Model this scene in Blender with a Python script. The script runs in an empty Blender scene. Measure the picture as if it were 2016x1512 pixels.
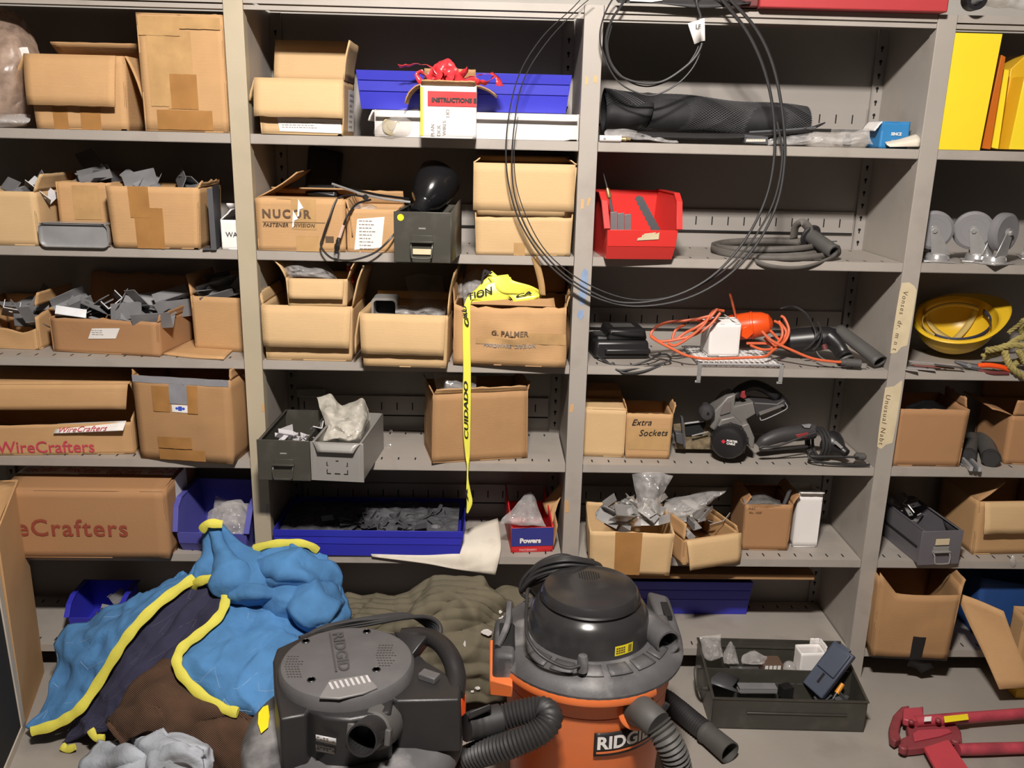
import bpy, bmesh, math, random
from mathutils import Vector, Matrix, noise
PI = math.pi
SC = bpy.context.scene
COL = SC.collection
R = random.Random(7)
# ------------------------------------------------------------------ camera
CX, CY, CZ, PITCH, YAW, ROLL, FPX = -0.26645, -2.47626, 1.65476, 0.27271, 0.03062, 0.02347, 1750.1
CPOS = Vector((CX, CY, CZ))
FWD = Vector((math.sin(YAW)*math.cos(PITCH), math.cos(YAW)*math.cos(PITCH), -math.sin(PITCH)))
_r = Vector((math.cos(YAW), -math.sin(YAW), 0)); _u = _r.cross(FWD)
RGT = math.cos(ROLL)*_r + math.sin(ROLL)*_u
UPV = -math.sin(ROLL)*_r + math.cos(ROLL)*_u
cam_data = bpy.data.cameras.new('camera'); cam_data.sensor_width = 36; cam_data.lens = FPX/2016*36
cam = bpy.data.objects.new('camera', cam_data); COL.objects.link(cam)
m = Matrix((RGT, UPV, -FWD)).transposed().to_4x4(); m.translation = CPOS
cam.matrix_world = m; SC.camera = cam; cam_data.clip_start = 0.05
# ------------------------------------------------------------------ world and lamps
SC.view_settings.view_transform = 'Standard'; SC.view_settings.look = 'None'
SC.view_settings.gamma = 1; SC.view_settings.use_curve_mapping = False
SC.view_settings.exposure = 0.0
w = bpy.data.worlds.new('world'); SC.world = w; w.use_nodes = True
bg = w.node_tree.nodes['Background']; bg.inputs[0].default_value = (1.0, 0.92, 0.88, 1); bg.inputs[1].default_value = 0.02
def area(name, loc, target, sx, sy, power, color):
    l = bpy.data.lights.new(name, 'AREA'); l.shape = 'RECTANGLE'; l.size = sx; l.size_y = sy; l.energy = power; l.color = color
    o = bpy.data.objects.new(name, l); COL.objects.link(o); o.location = loc
    o.rotation_euler = (Vector(target)-Vector(loc)).to_track_quat('-Z', 'Y').to_euler(); return o
area('ceiling_lamp', (-0.25, -2.0, 2.86), (-0.2, -0.3, 0.9), 0.30, 0.12, 118, (1.0, 0.93, 0.86))
# ------------------------------------------------------------------ pixel -> place in the room
def ray(u, v): return FWD + RGT*((u-1008)/FPX) - UPV*((v-756)/FPX)
def PY(u, v, y):
    d = ray(u, v); return CPOS + d*((y-CY)/d.y)
def PZ(u, v, z):
    d = ray(u, v); return CPOS + d*((z-CZ)/d.z)
# ------------------------------------------------------------------ materials
MATS = {}
def mat(name, col, rough=0.6, metal=0.0, var=0.12, scale=6.0, bump=0.0, bscale=60.0, spots=None, spot_amt=0.0, spot_scale=14.0, stretch=None, spec=None, coat=0.0, lines=None):
    """principled material with noise colour variation, optional stains and fine relief"""
    if name in MATS: return MATS[name]
    mt = bpy.data.materials.new(name); mt.use_nodes = True
    nt = mt.node_tree; N = nt.nodes; L = nt.links; b = N['Principled BSDF']
    b.inputs['Roughness'].default_value = rough; b.inputs['Metallic'].default_value = metal
    if spec is not None: b.inputs['Specular IOR Level'].default_value = spec
    if coat: b.inputs['Coat Weight'].default_value = coat
    tc = N.new('ShaderNodeTexCoord'); src = tc.outputs['Object']
    if stretch:
        mp = N.new('ShaderNodeMapping'); mp.inputs['Scale'].default_value = stretch; L.new(src, mp.inputs[0]); src = mp.outputs[0]
    nz = N.new('ShaderNodeTexNoise'); nz.inputs['Scale'].default_value = scale; nz.inputs['Detail'].default_value = 5; L.new(src, nz.inputs['Vector'])
    rp = N.new('ShaderNodeValToRGB')
    rp.color_ramp.elements[0].position = 0.3; rp.color_ramp.elements[1].position = 0.7
    rp.color_ramp.elements[0].color = (*[max(0, c*(1-var)) for c in col], 1); rp.color_ramp.elements[1].color = (*[min(1, c*(1+var)) for c in col], 1)
    L.new(nz.outputs['Fac'], rp.inputs[0]); out = rp.outputs[0]
    if spots:
        n2 = N.new('ShaderNodeTexNoise'); n2.inputs['Scale'].default_value = spot_scale; n2.inputs['Detail'].default_value = 8; L.new(src, n2.inputs['Vector'])
        r2 = N.new('ShaderNodeValToRGB'); r2.color_ramp.elements[0].position = 0.52; r2.color_ramp.elements[1].position = 0.68
        r2.color_ramp.elements[1].color = (spot_amt,)*3+(1,); L.new(n2.outputs['Fac'], r2.inputs[0])
        mx = N.new('ShaderNodeMix'); mx.data_type = 'RGBA'; mx.inputs['B'].default_value = (*spots, 1)
        L.new(r2.outputs[0], mx.inputs['Factor']); L.new(out, mx.inputs['A']); out = mx.outputs['Result']
    L.new(out, b.inputs['Base Color'])
    if bump:
        if lines:
            wv = N.new('ShaderNodeTexWave'); wv.wave_type = 'BANDS'; wv.bands_direction = lines; wv.inputs['Scale'].default_value = bscale; wv.inputs['Distortion'].default_value = 0.6; L.new(src, wv.inputs['Vector']); h = wv.outputs['Fac']
        else:
            n3 = N.new('ShaderNodeTexNoise'); n3.inputs['Scale'].default_value = bscale; n3.inputs['Detail'].default_value = 4; L.new(src, n3.inputs['Vector']); h = n3.outputs['Fac']
        bp = N.new('ShaderNodeBump'); bp.inputs['Strength'].default_value = bump; bp.inputs['Distance'].default_value = 0.004
        L.new(h, bp.inputs['Height']); L.new(bp.outputs[0], b.inputs['Normal'])
    MATS[name] = mt; return mt
def film_mat(name, col, alpha, rough=0.12):
    mt = bpy.data.materials.new(name); mt.use_nodes = True
    nt = mt.node_tree; N = nt.nodes; L = nt.links; b = N['Principled BSDF']
    b.inputs['Base Color'].default_value = (*col, 1); b.inputs['Roughness'].default_value = rough
    b.inputs['Specular IOR Level'].default_value = 0.9
    tr = N.new('ShaderNodeBsdfTransparent'); tr.inputs[0].default_value = (0.95, 0.94, 0.92, 1)
    mx = N.new('ShaderNodeMixShader'); tc = N.new('ShaderNodeTexCoord'); nz = N.new('ShaderNodeTexNoise'); nz.inputs['Scale'].default_value = 35; nz.inputs['Detail'].default_value = 3
    L.new(tc.outputs['Object'], nz.inputs['Vector'])
    mr = N.new('ShaderNodeMapRange'); mr.inputs[1].default_value = 0.3; mr.inputs[2].default_value = 0.75; mr.inputs[3].default_value = alpha*0.6; mr.inputs[4].default_value = min(1, alpha*1.5)
    L.new(nz.outputs['Fac'], mr.inputs[0]); L.new(mr.outputs[0], mx.inputs[0])
    bp = N.new('ShaderNodeBump'); bp.inputs['Strength'].default_value = 0.5; bp.inputs['Distance'].default_value = 0.003; L.new(nz.outputs['Fac'], bp.inputs['Height']); L.new(bp.outputs[0], b.inputs['Normal'])
    L.new(tr.outputs[0], mx.inputs[1]); L.new(b.outputs[0], mx.inputs[2])
    L.new(mx.outputs[0], N['Material Output'].inputs[0]); return mt
STEEL = mat('shelf_steel', (0.36, 0.325, 0.29), 0.5, 0, 0.06, 4, 0.05, 200, spots=(0.2, 0.17, 0.15), spot_amt=0.25, spot_scale=9)
STEEL_Y = mat('shelf_steel_yellowed', (0.42, 0.36, 0.26), 0.5, 0, 0.1, 3, 0.05, 200, spots=(0.30, 0.30, 0.20), spot_amt=0.45, spot_scale=4)
STEEL_B = mat('shelf_steel_back', (0.31, 0.283, 0.26), 0.55, 0, 0.05, 3)
KRAFT = mat('kraft_board', (0.50, 0.295, 0.135), 0.8, 0, 0.07, 5, 0.15, 90, spots=(0.36, 0.20, 0.09), spot_amt=0.3, spot_scale=6, lines='Z')
KRAFTL = mat('kraft_board_light', (0.58, 0.39, 0.20), 0.8, 0, 0.05, 5, 0.12, 90, spots=(0.45, 0.28, 0.14), spot_amt=0.25, spot_scale=5, lines='Z')
KRAFTD = mat('kraft_board_brown', (0.40, 0.225, 0.10), 0.8, 0, 0.09, 5, 0.15, 90, spots=(0.27, 0.15, 0.07), spot_amt=0.35, spot_scale=6, lines='Z')
KRAFTR = mat('kraft_board_tan', (0.38, 0.20, 0.09), 0.8, 0, 0.05, 3, 0.1, 90)
TAPEB = mat('brown_tape', (0.36, 0.18, 0.06), 0.28, 0, 0.15, 12, 0.2, 40)
TAPEC = mat('clear_packing_tape', (0.47, 0.29, 0.13), 0.2, 0, 0.12, 18, 0.35, 30)
TAPEG = mat('grey_duct_tape', (0.25, 0.25, 0.27), 0.45, 0, 0.08, 14, 0.15, 120)
TAPEK = mat('black_tape', (0.012, 0.012, 0.013), 0.5)
MASK = mat('masking_tape', (0.62, 0.52, 0.34), 0.7, 0, 0.08, 20, 0.2, 50)
PAPER = mat('white_paper', (0.78, 0.75, 0.72), 0.7, 0, 0.03)
WHITE = mat('white_card', (0.80, 0.77, 0.75), 0.55, 0, 0.02)
CREAM = mat('cream_paper', (0.70, 0.64, 0.54), 0.75, 0, 0.08, 8, spots=(0.5, 0.43, 0.35), spot_amt=0.5)
INK = mat('black_ink', (0.015, 0.014, 0.014), 0.6); INKG = mat('grey_ink', (0.30, 0.27, 0.25), 0.7); INKR = mat('red_brown_ink', (0.27, 0.055, 0.03), 0.7)
INKB = mat('brown_ink', (0.11, 0.065, 0.035), 0.7); INKRED = mat('red_ink', (0.5, 0.05, 0.08), 0.7); INKBLUE = mat('blue_ink', (0.03, 0.08, 0.5), 0.6)
BLUE = mat('blue_bin_plastic', (0.032, 0.034, 0.43), 0.4, 0, 0.05); BLUEW = mat('dusty_blue_bin_plastic', (0.085, 0.085, 0.36), 0.5, 0, 0.1, 5)
RED = mat('red_bin_plastic', (0.62, 0.035, 0.03), 0.35, 0, 0.04)
GALV = mat('grey_steel_piece', (0.24, 0.24, 0.25), 0.42, 0.2, 0.25, 9); ZINC = mat('bright_zinc', (0.55, 0.54, 0.53), 0.25, 0.6, 0.25, 12)
CHROME = mat('chrome', (0.75, 0.74, 0.74), 0.18, 0.7, 0.03); ALU = mat('dull_aluminium', (0.42, 0.42, 0.43), 0.35, 0.35, 0.25, 7)
DKSTEEL = mat('dark_steel', (0.10, 0.10, 0.11), 0.5, 0.3, 0.2, 8)
DRAWG = mat('dark_green_enamel', (0.052, 0.049, 0.040), 0.4, 0, 0.1, 6, spots=(0.11, 0.10, 0.09), spot_amt=0.3, spot_scale=20)
DRAWL = mat('grey_enamel', (0.27, 0.26, 0.245), 0.42, 0.1, 0.06, 6); DRAWP = mat('purple_grey_enamel', (0.145, 0.135, 0.15), 0.45, 0.1, 0.1, 6)
BLACK = mat('black_plastic', (0.016, 0.015, 0.016), 0.38, 0, 0.1); BLACKG = mat('gloss_black_enamel', (0.010, 0.010, 0.011), 0.18, 0, 0.02)
RUBBER = mat('black_rubber', (0.026, 0.025, 0.026), 0.55, 0, 0.12, 30); RUBG = mat('grey_rubber', (0.075, 0.072, 0.068), 0.6, 0, 0.15, 14)
VACK = mat('vacuum_black_plastic', (0.019, 0.018, 0.019), 0.42, 0, 0.12, 12, 0.08, 300)
VACDUST = mat('dusty_grey_plastic', (0.085, 0.083, 0.087), 0.55, 0, 0.3, 10, 0.1, 200, spots=(0.30, 0.29, 0.29), spot_amt=0.75, spot_scale=9)
VACGREY = mat('vacuum_dark_grey_plastic', (0.095, 0.092, 0.095), 0.5, 0, 0.08, 20, 0.08, 300, spots=(0.14, 0.135, 0.13), spot_amt=0.5, spot_scale=5)
VACCAP = mat('vacuum_shiny_black_plastic', (0.028, 0.027, 0.028), 0.22, 0, 0.1, 8, spots=(0.10, 0.10, 0.10), spot_amt=0.35, spot_scale=7)
ORANGE = mat('vacuum_orange_plastic', (0.72, 0.17, 0.045), 0.42, 0, 0.06, 5, spots=(0.50, 0.16, 0.07), spot_amt=0.4, spot_scale=6)
ORCORD = mat('orange_cord', (0.62, 0.12, 0.045), 0.5, 0, 0.1, 30); ORBRIGHT = mat('bright_orange_plastic', (0.80, 0.085, 0.012), 0.3, 0, 0.03)
YELSTK = mat('yellow_sticker', (0.85, 0.70, 0.02), 0.45, 0, 0.02); YELTAPE = mat('yellow_barrier_tape', (0.82, 0.78, 0.10), 0.35, 0, 0.03)
YELPL = mat('yellow_plastic', (0.88, 0.66, 0.03), 0.4, 0, 0.03); YELDK = mat('amber_plastic', (0.72, 0.42, 0.02), 0.4, 0, 0.05); ORPL = mat('orange_sheet', (0.52, 0.13, 0.012), 0.4, 0, 0.05)
QBLUE = mat('blue_quilt_cloth', (0.065, 0.20, 0.42), 0.9, 0, 0.18, 11, 0.7, 42); QNAVY = mat('navy_quilt_cloth', (0.027, 0.026, 0.058), 0.95, 0, 0.15, 9, 0.6, 45)
QYEL = mat('yellow_binding', (0.66, 0.60, 0.08), 0.75, 0, 0.1, 12, 0.2, 150); QTHREAD = mat('pale_blue_thread', (0.28, 0.42, 0.60), 0.8)
QBROWN = mat('brown_blanket_cloth', (0.095, 0.048, 0.026), 0.95, 0, 0.2, 18, 0.7, 95, lines='DIAGONAL'); QGREY = mat('pale_grey_cloth', (0.40, 0.43, 0.48), 0.95, 0, 0.14, 8, 0.7, 60)
QOLIVE = mat('olive_quilt_cloth', (0.122, 0.105, 0.068), 0.9, 0, 0.15, 7, 0.5, 30, spots=(0.08, 0.068, 0.045), spot_amt=0.5, spot_scale=5)
FLOORM = mat('concrete_floor', (0.30, 0.27, 0.24), 0.7, 0, 0.14, 2.2, 0.12, 60, spots=(0.18, 0.155, 0.135), spot_amt=0.75, spot_scale=3.2)
WALLM = mat('block_wall_paint', (0.42, 0.40, 0.37), 0.8, 0, 0.05); CEILM = mat('ceiling_paint', (0.5, 0.48, 0.46), 0.9, 0, 0.03)
CUTRED = mat('red_tool_paint', (0.46, 0.06, 0.085), 0.45, 0, 0.12, 7, spots=(0.16, 0.03, 0.04), spot_amt=0.6, spot_scale=12); CUTDK = mat('dull_red_casting', (0.26, 0.045, 0.055), 0.55, 0, 0.15, 9, spots=(0.12, 0.04, 0.04), spot_amt=0.6)
REDCASE = mat('red_case_paint', (0.42, 0.045, 0.05), 0.45, 0, 0.06); REDTAPE = mat('red_film_tape', (0.62, 0.04, 0.05), 0.3, 0, 0.1)
SAWGREY = mat('cast_grey_housing', (0.19, 0.18, 0.17), 0.5, 0.2, 0.12, 10); SAWDUST = mat('sawdust_on_steel', (0.16, 0.12, 0.07), 0.8, 0, 0.6, 60)
HELM = mat('yellow_hard_hat_shell', (0.70, 0.44, 0.02), 0.35, 0, 0.05); HELMIN = mat('hat_strap_webbing', (0.52, 0.38, 0.12), 0.7); HATBAND = mat('navy_head_band', (0.035, 0.035, 0.06), 0.5)
ROPE = mat('rope_fibre', (0.33, 0.27, 0.09), 0.9, 0, 0.25, 30, 0.6, 120); CASEB = mat('slate_blue_plastic', (0.062, 0.075, 0.11), 0.5, 0, 0.06)
GLASSB = mat('printed_blue_card', (0.03, 0.20, 0.46), 0.5, 0, 0.04); NETM = mat('black_mesh_cloth', (0.016, 0.016, 0.018), 0.75, 0, 0.2, 30); NETL = mat('mesh_strand', (0.05, 0.05, 0.053), 0.6)
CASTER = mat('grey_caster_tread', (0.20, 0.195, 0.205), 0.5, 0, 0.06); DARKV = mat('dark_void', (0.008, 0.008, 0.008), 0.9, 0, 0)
BELT = mat('grey_webbing_belt', (0.105, 0.095, 0.085), 0.7, 0, 0.15, 25); WBLUE = mat('dark_blue_card', (0.02, 0.075, 0.26), 0.6, 0, 0.05); POWBLUE = mat('printed_navy_card', (0.035, 0.04, 0.22), 0.45, 0, 0.03); POWRED = mat('printed_red_card', (0.55, 0.02, 0.025), 0.45, 0, 0.03)
OLDPAINT = mat('blue_paint_smear', (0.23, 0.31, 0.47), 0.6, 0, 0.15, 20); ORSMEAR = mat('orange_paint_fleck', (0.55, 0.33, 0.15), 0.6)
FILM = film_mat('clear_poly_film', (0.72, 0.70, 0.70), 0.28); FILMW = film_mat('milky_poly_film', (0.74, 0.70, 0.62), 0.5); FILMB = film_mat('brown_tinted_film', (0.50, 0.36, 0.28), 0.55, 0.3); FILMD = film_mat('thin_poly_film', (0.55, 0.54, 0.53), 0.15)
# ------------------------------------------------------------------ mesh building
class MB:
    def __init__(s): s.v = []; s.f = []
    def add(s, vs, fs):
        n = len(s.v); s.v += [Vector(p) for p in vs]; s.f += [tuple(i+n for i in f) for f in fs]; return s
    def box(s, x0, x1, y0, y1, z0, z1, M=None):
        vs = [Vector(p) for p in ((x0,y0,z0),(x1,y0,z0),(x1,y1,z0),(x0,y1,z0),(x0,y0,z1),(x1,y0,z1),(x1,y1,z1),(x0,y1,z1))]
        if M: vs = [M @ p for p in vs]
        return s.add(vs, [(0,3,2,1),(4,5,6,7),(0,1,5,4),(1,2,6,5),(2,3,7,6),(3,0,4,7)])
    def hexa(s, c):  # eight corners: bottom ring, top ring
        return s.add(c, [(0,3,2,1),(4,5,6,7),(0,1,5,4),(1,2,6,5),(2,3,7,6),(3,0,4,7)])
    def grid(s, fn, nu, nv, wrap=False):
        cu = nu if wrap else nu+1
        vs = [fn(i/nu, j/nv) for j in range(nv+1) for i in range(cu)]
        fs = [(j*cu+i, j*cu+(i+1) % cu, (j+1)*cu+(i+1) % cu, (j+1)*cu+i) for j in range(nv) for i in range(nu)]
        return s.add(vs, fs)
    def tube(s, pts, r, seg=8, caps=True, flat=1.0, closed=False, up=None):
        pts = [Vector(p) for p in pts]; n = len(pts); rings = []; prev = None
        for i, p in enumerate(pts):
            t = ((pts[(i+1) % n] if closed else pts[min(i+1, n-1)]) - (pts[i-1] if (closed or i > 0) else pts[0]))
            if t.length < 1e-9: t = Vector((0,0,1))
            t.normalize()
            if up is not None: a = Vector(up) - t*t.dot(Vector(up))
            elif prev is None: a = t.orthogonal()
            else: a = prev - t*t.dot(prev)
            if a.length < 1e-6: a = t.orthogonal()
            a.normalize(); prev = a; b = t.cross(a); rr = r[i] if isinstance(r, (list, tuple)) else r
            rings.append([p + a*(math.cos(2*PI*k/seg)*rr*flat) + b*(math.sin(2*PI*k/seg)*rr) for k in range(seg)])
        vs = [q for g in rings for q in g]; fs = []
        for i in range(n if closed else n-1):
            j = (i+1) % n
            fs += [(i*seg+k, i*seg+(k+1) % seg, j*seg+(k+1) % seg, j*seg+k) for k in range(seg)]
        if caps and not closed: fs += [tuple(reversed(range(seg))), tuple((n-1)*seg+k for k in range(seg))]
        return s.add(vs, fs)
    def lathe(s, prof, seg=32, M=None, sx=1.0, sy=1.0, a0=0.0, a1=2*PI, pw=None, cap=True):
        M = M or Matrix.Identity(4); full = abs(a1-a0-2*PI) < 1e-6; cu = seg if full else seg+1; vs = []; fs = []
        for (r, z) in prof:
            for k in range(cu):
                a = a0+(a1-a0)*k/seg; c, d = math.cos(a), math.sin(a)
                if pw: q = (abs(c)**pw+abs(d)**pw)**(-1/pw); c *= q; d *= q
                vs.append(M @ Vector((r*c*sx, r*d*sy, z)))
        for j in range(len(prof)-1):
            for k in range(seg):
                k2 = (k+1) % cu; fs.append((j*cu+k, j*cu+k2, (j+1)*cu+k2, (j+1)*cu+k))
        if cap and full and prof[0][0] > 1e-5: fs.append(tuple(reversed(range(cu))))
        if cap and full and prof[-1][0] > 1e-5: fs.append(tuple((len(prof)-1)*cu+k for k in range(cu)))
        return s.add(vs, fs)
    def prism(s, poly, y0, y1, M=None, plane='xz'):
        n = len(poly); M = M or Matrix.Identity(4)
        mk = (lambda a, b, c: Vector((a, c, b))) if plane == 'xz' else (lambda a, b, c: Vector((a, b, c)))
        vs = [M @ mk(a, b, y0) for a, b in poly] + [M @ mk(a, b, y1) for a, b in poly]
        return s.add(vs, [tuple(range(n)), tuple(reversed(range(n, 2*n)))] + [(i, i+n, (i+1) % n+n, (i+1) % n) for i in range(n)])
    def plate(s, w, h, t, M, hole=None):
        """thin plate w x h in the local xy plane, optional slotted hole (cx, cy, hw, hh)"""
        if not hole: return s.box(-w/2, w/2, -h/2, h/2, -t/2, t/2, M)
        cx, cy, a, b = hole; o = [(-w/2,-h/2),(w/2,-h/2),(w/2,h/2),(-w/2,h/2)]; i = [(cx-a,cy-b),(cx+a,cy-b),(cx+a,cy+b),(cx-a,cy+b)]
        vs = [M @ Vector((x, y, z)) for z in (-t/2, t/2) for x, y in o+i]; fs = []
        for k in range(4):
            k2 = (k+1) % 4
            fs += [(k, k+4, k2+4, k2), (8+k, 8+k2, 12+k2, 12+k), (k, k2, 8+k2, 8+k), (4+k, 12+k, 12+k2, 4+k2)]
        return s.add(vs, fs)
    def xf(s, M): s.v = [M @ p for p in s.v]; return s
def _mesh(name, mb, mt, inv=None, smooth=35):
    me = bpy.data.meshes.new(name); vs = [(inv @ p if inv else p) for p in mb.v]
    me.from_pydata([tuple(p) for p in vs], [], mb.f)
    bm = bmesh.new(); bm.from_mesh(me); bmesh.ops.recalc_face_normals(bm, faces=bm.faces); bm.to_mesh(me); bm.free()
    me.materials.append(mt)
    if smooth:
        me.shade_smooth()
        if smooth < 180: me.set_sharp_from_angle(angle=math.radians(smooth))
    return me
WM = {}
def thing(name, label, cat, loc=(0, 0, 0), rz=0.0, group=None, rot=None):
    o = bpy.data.objects.new(name, None); o.empty_display_size = 0.03; COL.objects.link(o)
    o.location = loc; o.rotation_euler = rot if rot else (0, 0, rz)
    WM[o.name] = Matrix.Translation(Vector(loc)) @ (o.rotation_euler.to_matrix().to_4x4())
    o['label'] = label; o['category'] = cat
    if group: o['group'] = group
    return o
def part(name, mb, mt, parent, world=False, smooth=35, bevel=0, solid=0, label=None, kind=None, off=-1.0):
    inv = WM[parent.name].inverted() if world else None
    o = bpy.data.objects.new(name, _mesh(name, mb, mt, inv, smooth)); COL.objects.link(o); o.parent = parent
    WM[o.name] = WM[parent.name]
    if label: o['label'] = label
    if kind: o['kind'] = kind
    mods(o, bevel, solid, off); return o
def mods(o, bevel, solid, off=-1.0):
    if solid:
        md = o.modifiers.new('thick', 'SOLIDIFY'); md.thickness = solid; md.offset = off
    if bevel:
        md = o.modifiers.new('edge', 'BEVEL'); md.width = bevel; md.segments = 2; md.limit_method = 'ANGLE'; md.angle_limit = math.radians(40)
def solo(name, label, cat, mb, mt, group=None, smooth=35, bevel=0, solid=0, kind=None, off=-1.0):
    c = Vector((sum(p.x for p in mb.v)/len(mb.v), sum(p.y for p in mb.v)/len(mb.v), min(p.z for p in mb.v)))
    T = Matrix.Translation(c)
    o = bpy.data.objects.new(name, _mesh(name, mb, mt, T.inverted(), smooth)); COL.objects.link(o); o.location = c; WM[o.name] = T
    if kind == 'structure': o['kind'] = kind
    else:
        o['label'] = label; o['category'] = cat
        if group: o['group'] = group
        if kind: o['kind'] = kind
    mods(o, bevel, solid, off); return o
def struct(name, mb, mt, smooth=35): return solo(name, None, None, mb, mt, None, smooth, kind='structure')
def copy_tree(o, loc=None, rz=None, label=None):
    def rec(a, par):
        c = a.copy(); COL.objects.link(c)
        if par: c.parent = par
        for ch in a.children: rec(ch, c)
        return c
    c = rec(o, None)
    if loc is not None: c.location = loc
    if rz is not None: c.rotation_euler = (0, 0, rz)
    if label: c['label'] = label
    WM[c.name] = Matrix.Translation(c.location) @ c.rotation_euler.to_matrix().to_4x4(); return c
def nz3(p, s, seed=0.0): return noise.noise(Vector((p[0]*s+seed*7.13, p[1]*s+seed*3.7, p[2]*s-seed*5.1)))
def text_geo(txt, size, bold=0.0, shear=0.0, space=1.0, align='LEFT'):
    cu = bpy.data.curves.new('t', 'FONT'); cu.body = txt; cu.size = size; cu.offset = bold; cu.shear = shear; cu.space_character = space; cu.align_x = align; cu.resolution_u = 3
    o = bpy.data.objects.new('t', cu); me = bpy.data.meshes.new_from_object(o)
    vs = [v.co.copy() for v in me.vertices]; fs = [tuple(p.vertices) for p in me.polygons]
    bpy.data.objects.remove(o); bpy.data.meshes.remove(me); bpy.data.curves.remove(cu); return vs, fs
def cat_spline(pts, n=8, closed=False):
    P = [Vector(p) for p in pts]; out = []; N = len(P)
    for i in range(N if closed else N-1):
        p0 = P[(i-1) % N] if (closed or i > 0) else P[0]*2-P[1]; p1 = P[i]; p2 = P[(i+1) % N]; p3 = P[(i+2) % N] if (closed or i+2 < N) else P[-1]*2-P[-2]
        for k in range(n):
            t = k/n; out.append(0.5*((2*p1)+(p2-p0)*t+(2*p0-5*p1+4*p2-p3)*t*t+(3*p1-p0-3*p2+p3)*t**3))
    if not closed: out.append(P[-1])
    return out
def net_fn(net):
    """smooth surface through a net of points: fn(s, t)"""
    nr, nc = len(net), len(net[0])
    def cr(a, b, c, d, t): return 0.5*((2*b)+(c-a)*t+(2*a-5*b+4*c-d)*t*t+(3*b-a-3*c+d)*t**3)
    def row(j, s):
        r = net[j]; x = s*(nc-1); i = min(int(x), nc-2); t = x-i
        a = r[i-1] if i > 0 else r[0]*2-r[1]; d = r[i+2] if i+2 < nc else r[-1]*2-r[-2]
        return cr(a, r[i], r[i+1], d, t)
    def fn(s, t):
        x = t*(nr-1); j = min(int(x), nr-2); u = x-j; b = row(j, s); c = row(j+1, s)
        a = row(j-1, s) if j > 0 else b*2-c; d = row(j+2, s) if j+2 < nr else c*2-b
        return cr(a, b, c, d, u)
    return fn
def wire(pts, r, n=6, seg=6): return MB().tube(cat_spline(pts, n), r, seg)
# ------------------------------------------------------------------ the setting
WD = {}
D = 0.305
Z = [1.985, 1.643, 1.333, 1.020, 0.717, 0.413, 0.100]
P = 0.93
struct('floor', MB().box(-5, 5, -6, D+0.06, -0.05, 0), FLOORM)
struct('wall_back', MB().box(-5, 5, D+0.06, D+0.2, 0, 3.0), WALLM)
struct('ceiling', MB().box(-5, 5, -6, D+0.06, 2.95, 3.0), CEILM)
def side_sheet(sx, x):
    """formed steel side sheet with folded front and rear edges"""
    b = MB().box(x-0.001, x+0.001, 0.0, D, 0, 1.985); return b
def shelving(x0, x1, label, ks, postmat=STEEL, post=True, rails=()):
    t = thing('shelving_unit', label, 'shelving', ((x0+x1)/2, 0, 0), group=None)
    if post:
        b = MB(); zt = 1.985
        b.box(x1-0.025, x1+0.025, -0.0035, -0.001, 0, zt); b.box(x1-0.025, x1-0.0225, -0.001, 0.035, 0, zt); b.box(x1+0.0225, x1+0.025, -0.001, 0.035, 0, zt)
        part('post', b, postmat, t, True, bevel=0.0008)
        part('side_panel', MB().box(x1-0.022, x1-0.018, 0.002, D, 0.01, 1.98).box(x1+0.018, x1+0.022, 0.002, D, 0.01, 1.98), STEEL, t, True)
    for s, xx in ((1, x0+0.022), (-1, x1-0.022)):
        b = MB().box(min(xx, xx+s*0.032), max(xx, xx+s*0.032), D-0.006, D-0.001, 0, 1.98)
        b.box(xx+s*0.032-0.001, xx+s*0.032+0.001, D-0.012, D-0.001, 0, 1.98)
        rp = part('rear_post', b, STEEL_B, t, True)
        h = MB(); z = 0.10
        while z < 1.95:
            M = Matrix.Translation((xx+s*0.016, D-0.0062, z)) @ Matrix.Rotation(PI/2, 4, 'X')
            h.lathe([(0.0045, -0.0002), (0.0045, 0.0006)], 10, M); h.box(xx+s*0.016-0.0018, xx+s*0.016+0.0018, D-0.0068, D-0.006, z-0.011, z)
            z += 0.0381
        part('keyholes', h, DARKV, rp, True, kind='stuff')
    part('back_panel', MB().box(x0+0.02, x1-0.02, D, D+0.002, 0.02, 1.98), STEEL_B, t, True)
    for k in ks:
        z = Z[k]; a, b_ = x0+0.0265, x1-0.0265
        b = MB()
        b.box(a, b_, 0.0, D-0.007, z-0.002, z)
        if k == 0: b.box(a, b_, -0.0015, 0.004, z-0.019, z); b.box(a, b_, -0.001, 0.010, z-0.034, z-0.023)
        else: b.box(a, b_, -0.0015, 0.0, z-0.024, z); b.box(a, b_, -0.0005, 0.014, z-0.0255, z-0.024)
        sh = part('shelf', b, STEEL, t, True)
        sl = MB(); n = int((b_-a)/0.05)
        for i in range(n):
            cx = a+0.03+i*0.05
            for yy in (0.030, 0.262): sl.box(cx-0.0022, cx+0.0022, yy-0.010, yy+0.010, z-0.001, z+0.0003)
        part('shelf_slots', sl, DARKV, sh, True, kind='stuff')
        if k in rails:
            rb = MB().box(a+0.035, b_-0.035, D-0.009, D-0.001, z+0.052, z+0.115)
            rl = part('back_rail', rb, STEEL_B, t, True)
            sl = MB()
            for i in range(n-1):
                cx = a+0.05+i*0.05; sl.box(cx-0.0018, cx+0.0018, D-0.0094, D-0.0085, z+0.068, z+0.094)
            sl.box(a+0.035, b_-0.035, D-0.0092, D-0.0015, z+0.047, z+0.052)
            part('rail_slots', sl, DARKV, rl, True, kind='stuff')
    return t
U1 = shelving(-2*P, -P, 'left steel shelving bay with a yellowed post, loaded with brown cartons', range(7), STEEL_Y, True, ())
U2 = shelving(-P, 0, 'second steel shelving bay from the left, holding cartons and blue bins', range(7), STEEL, True, (2, 3, 4, 5))
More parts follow.
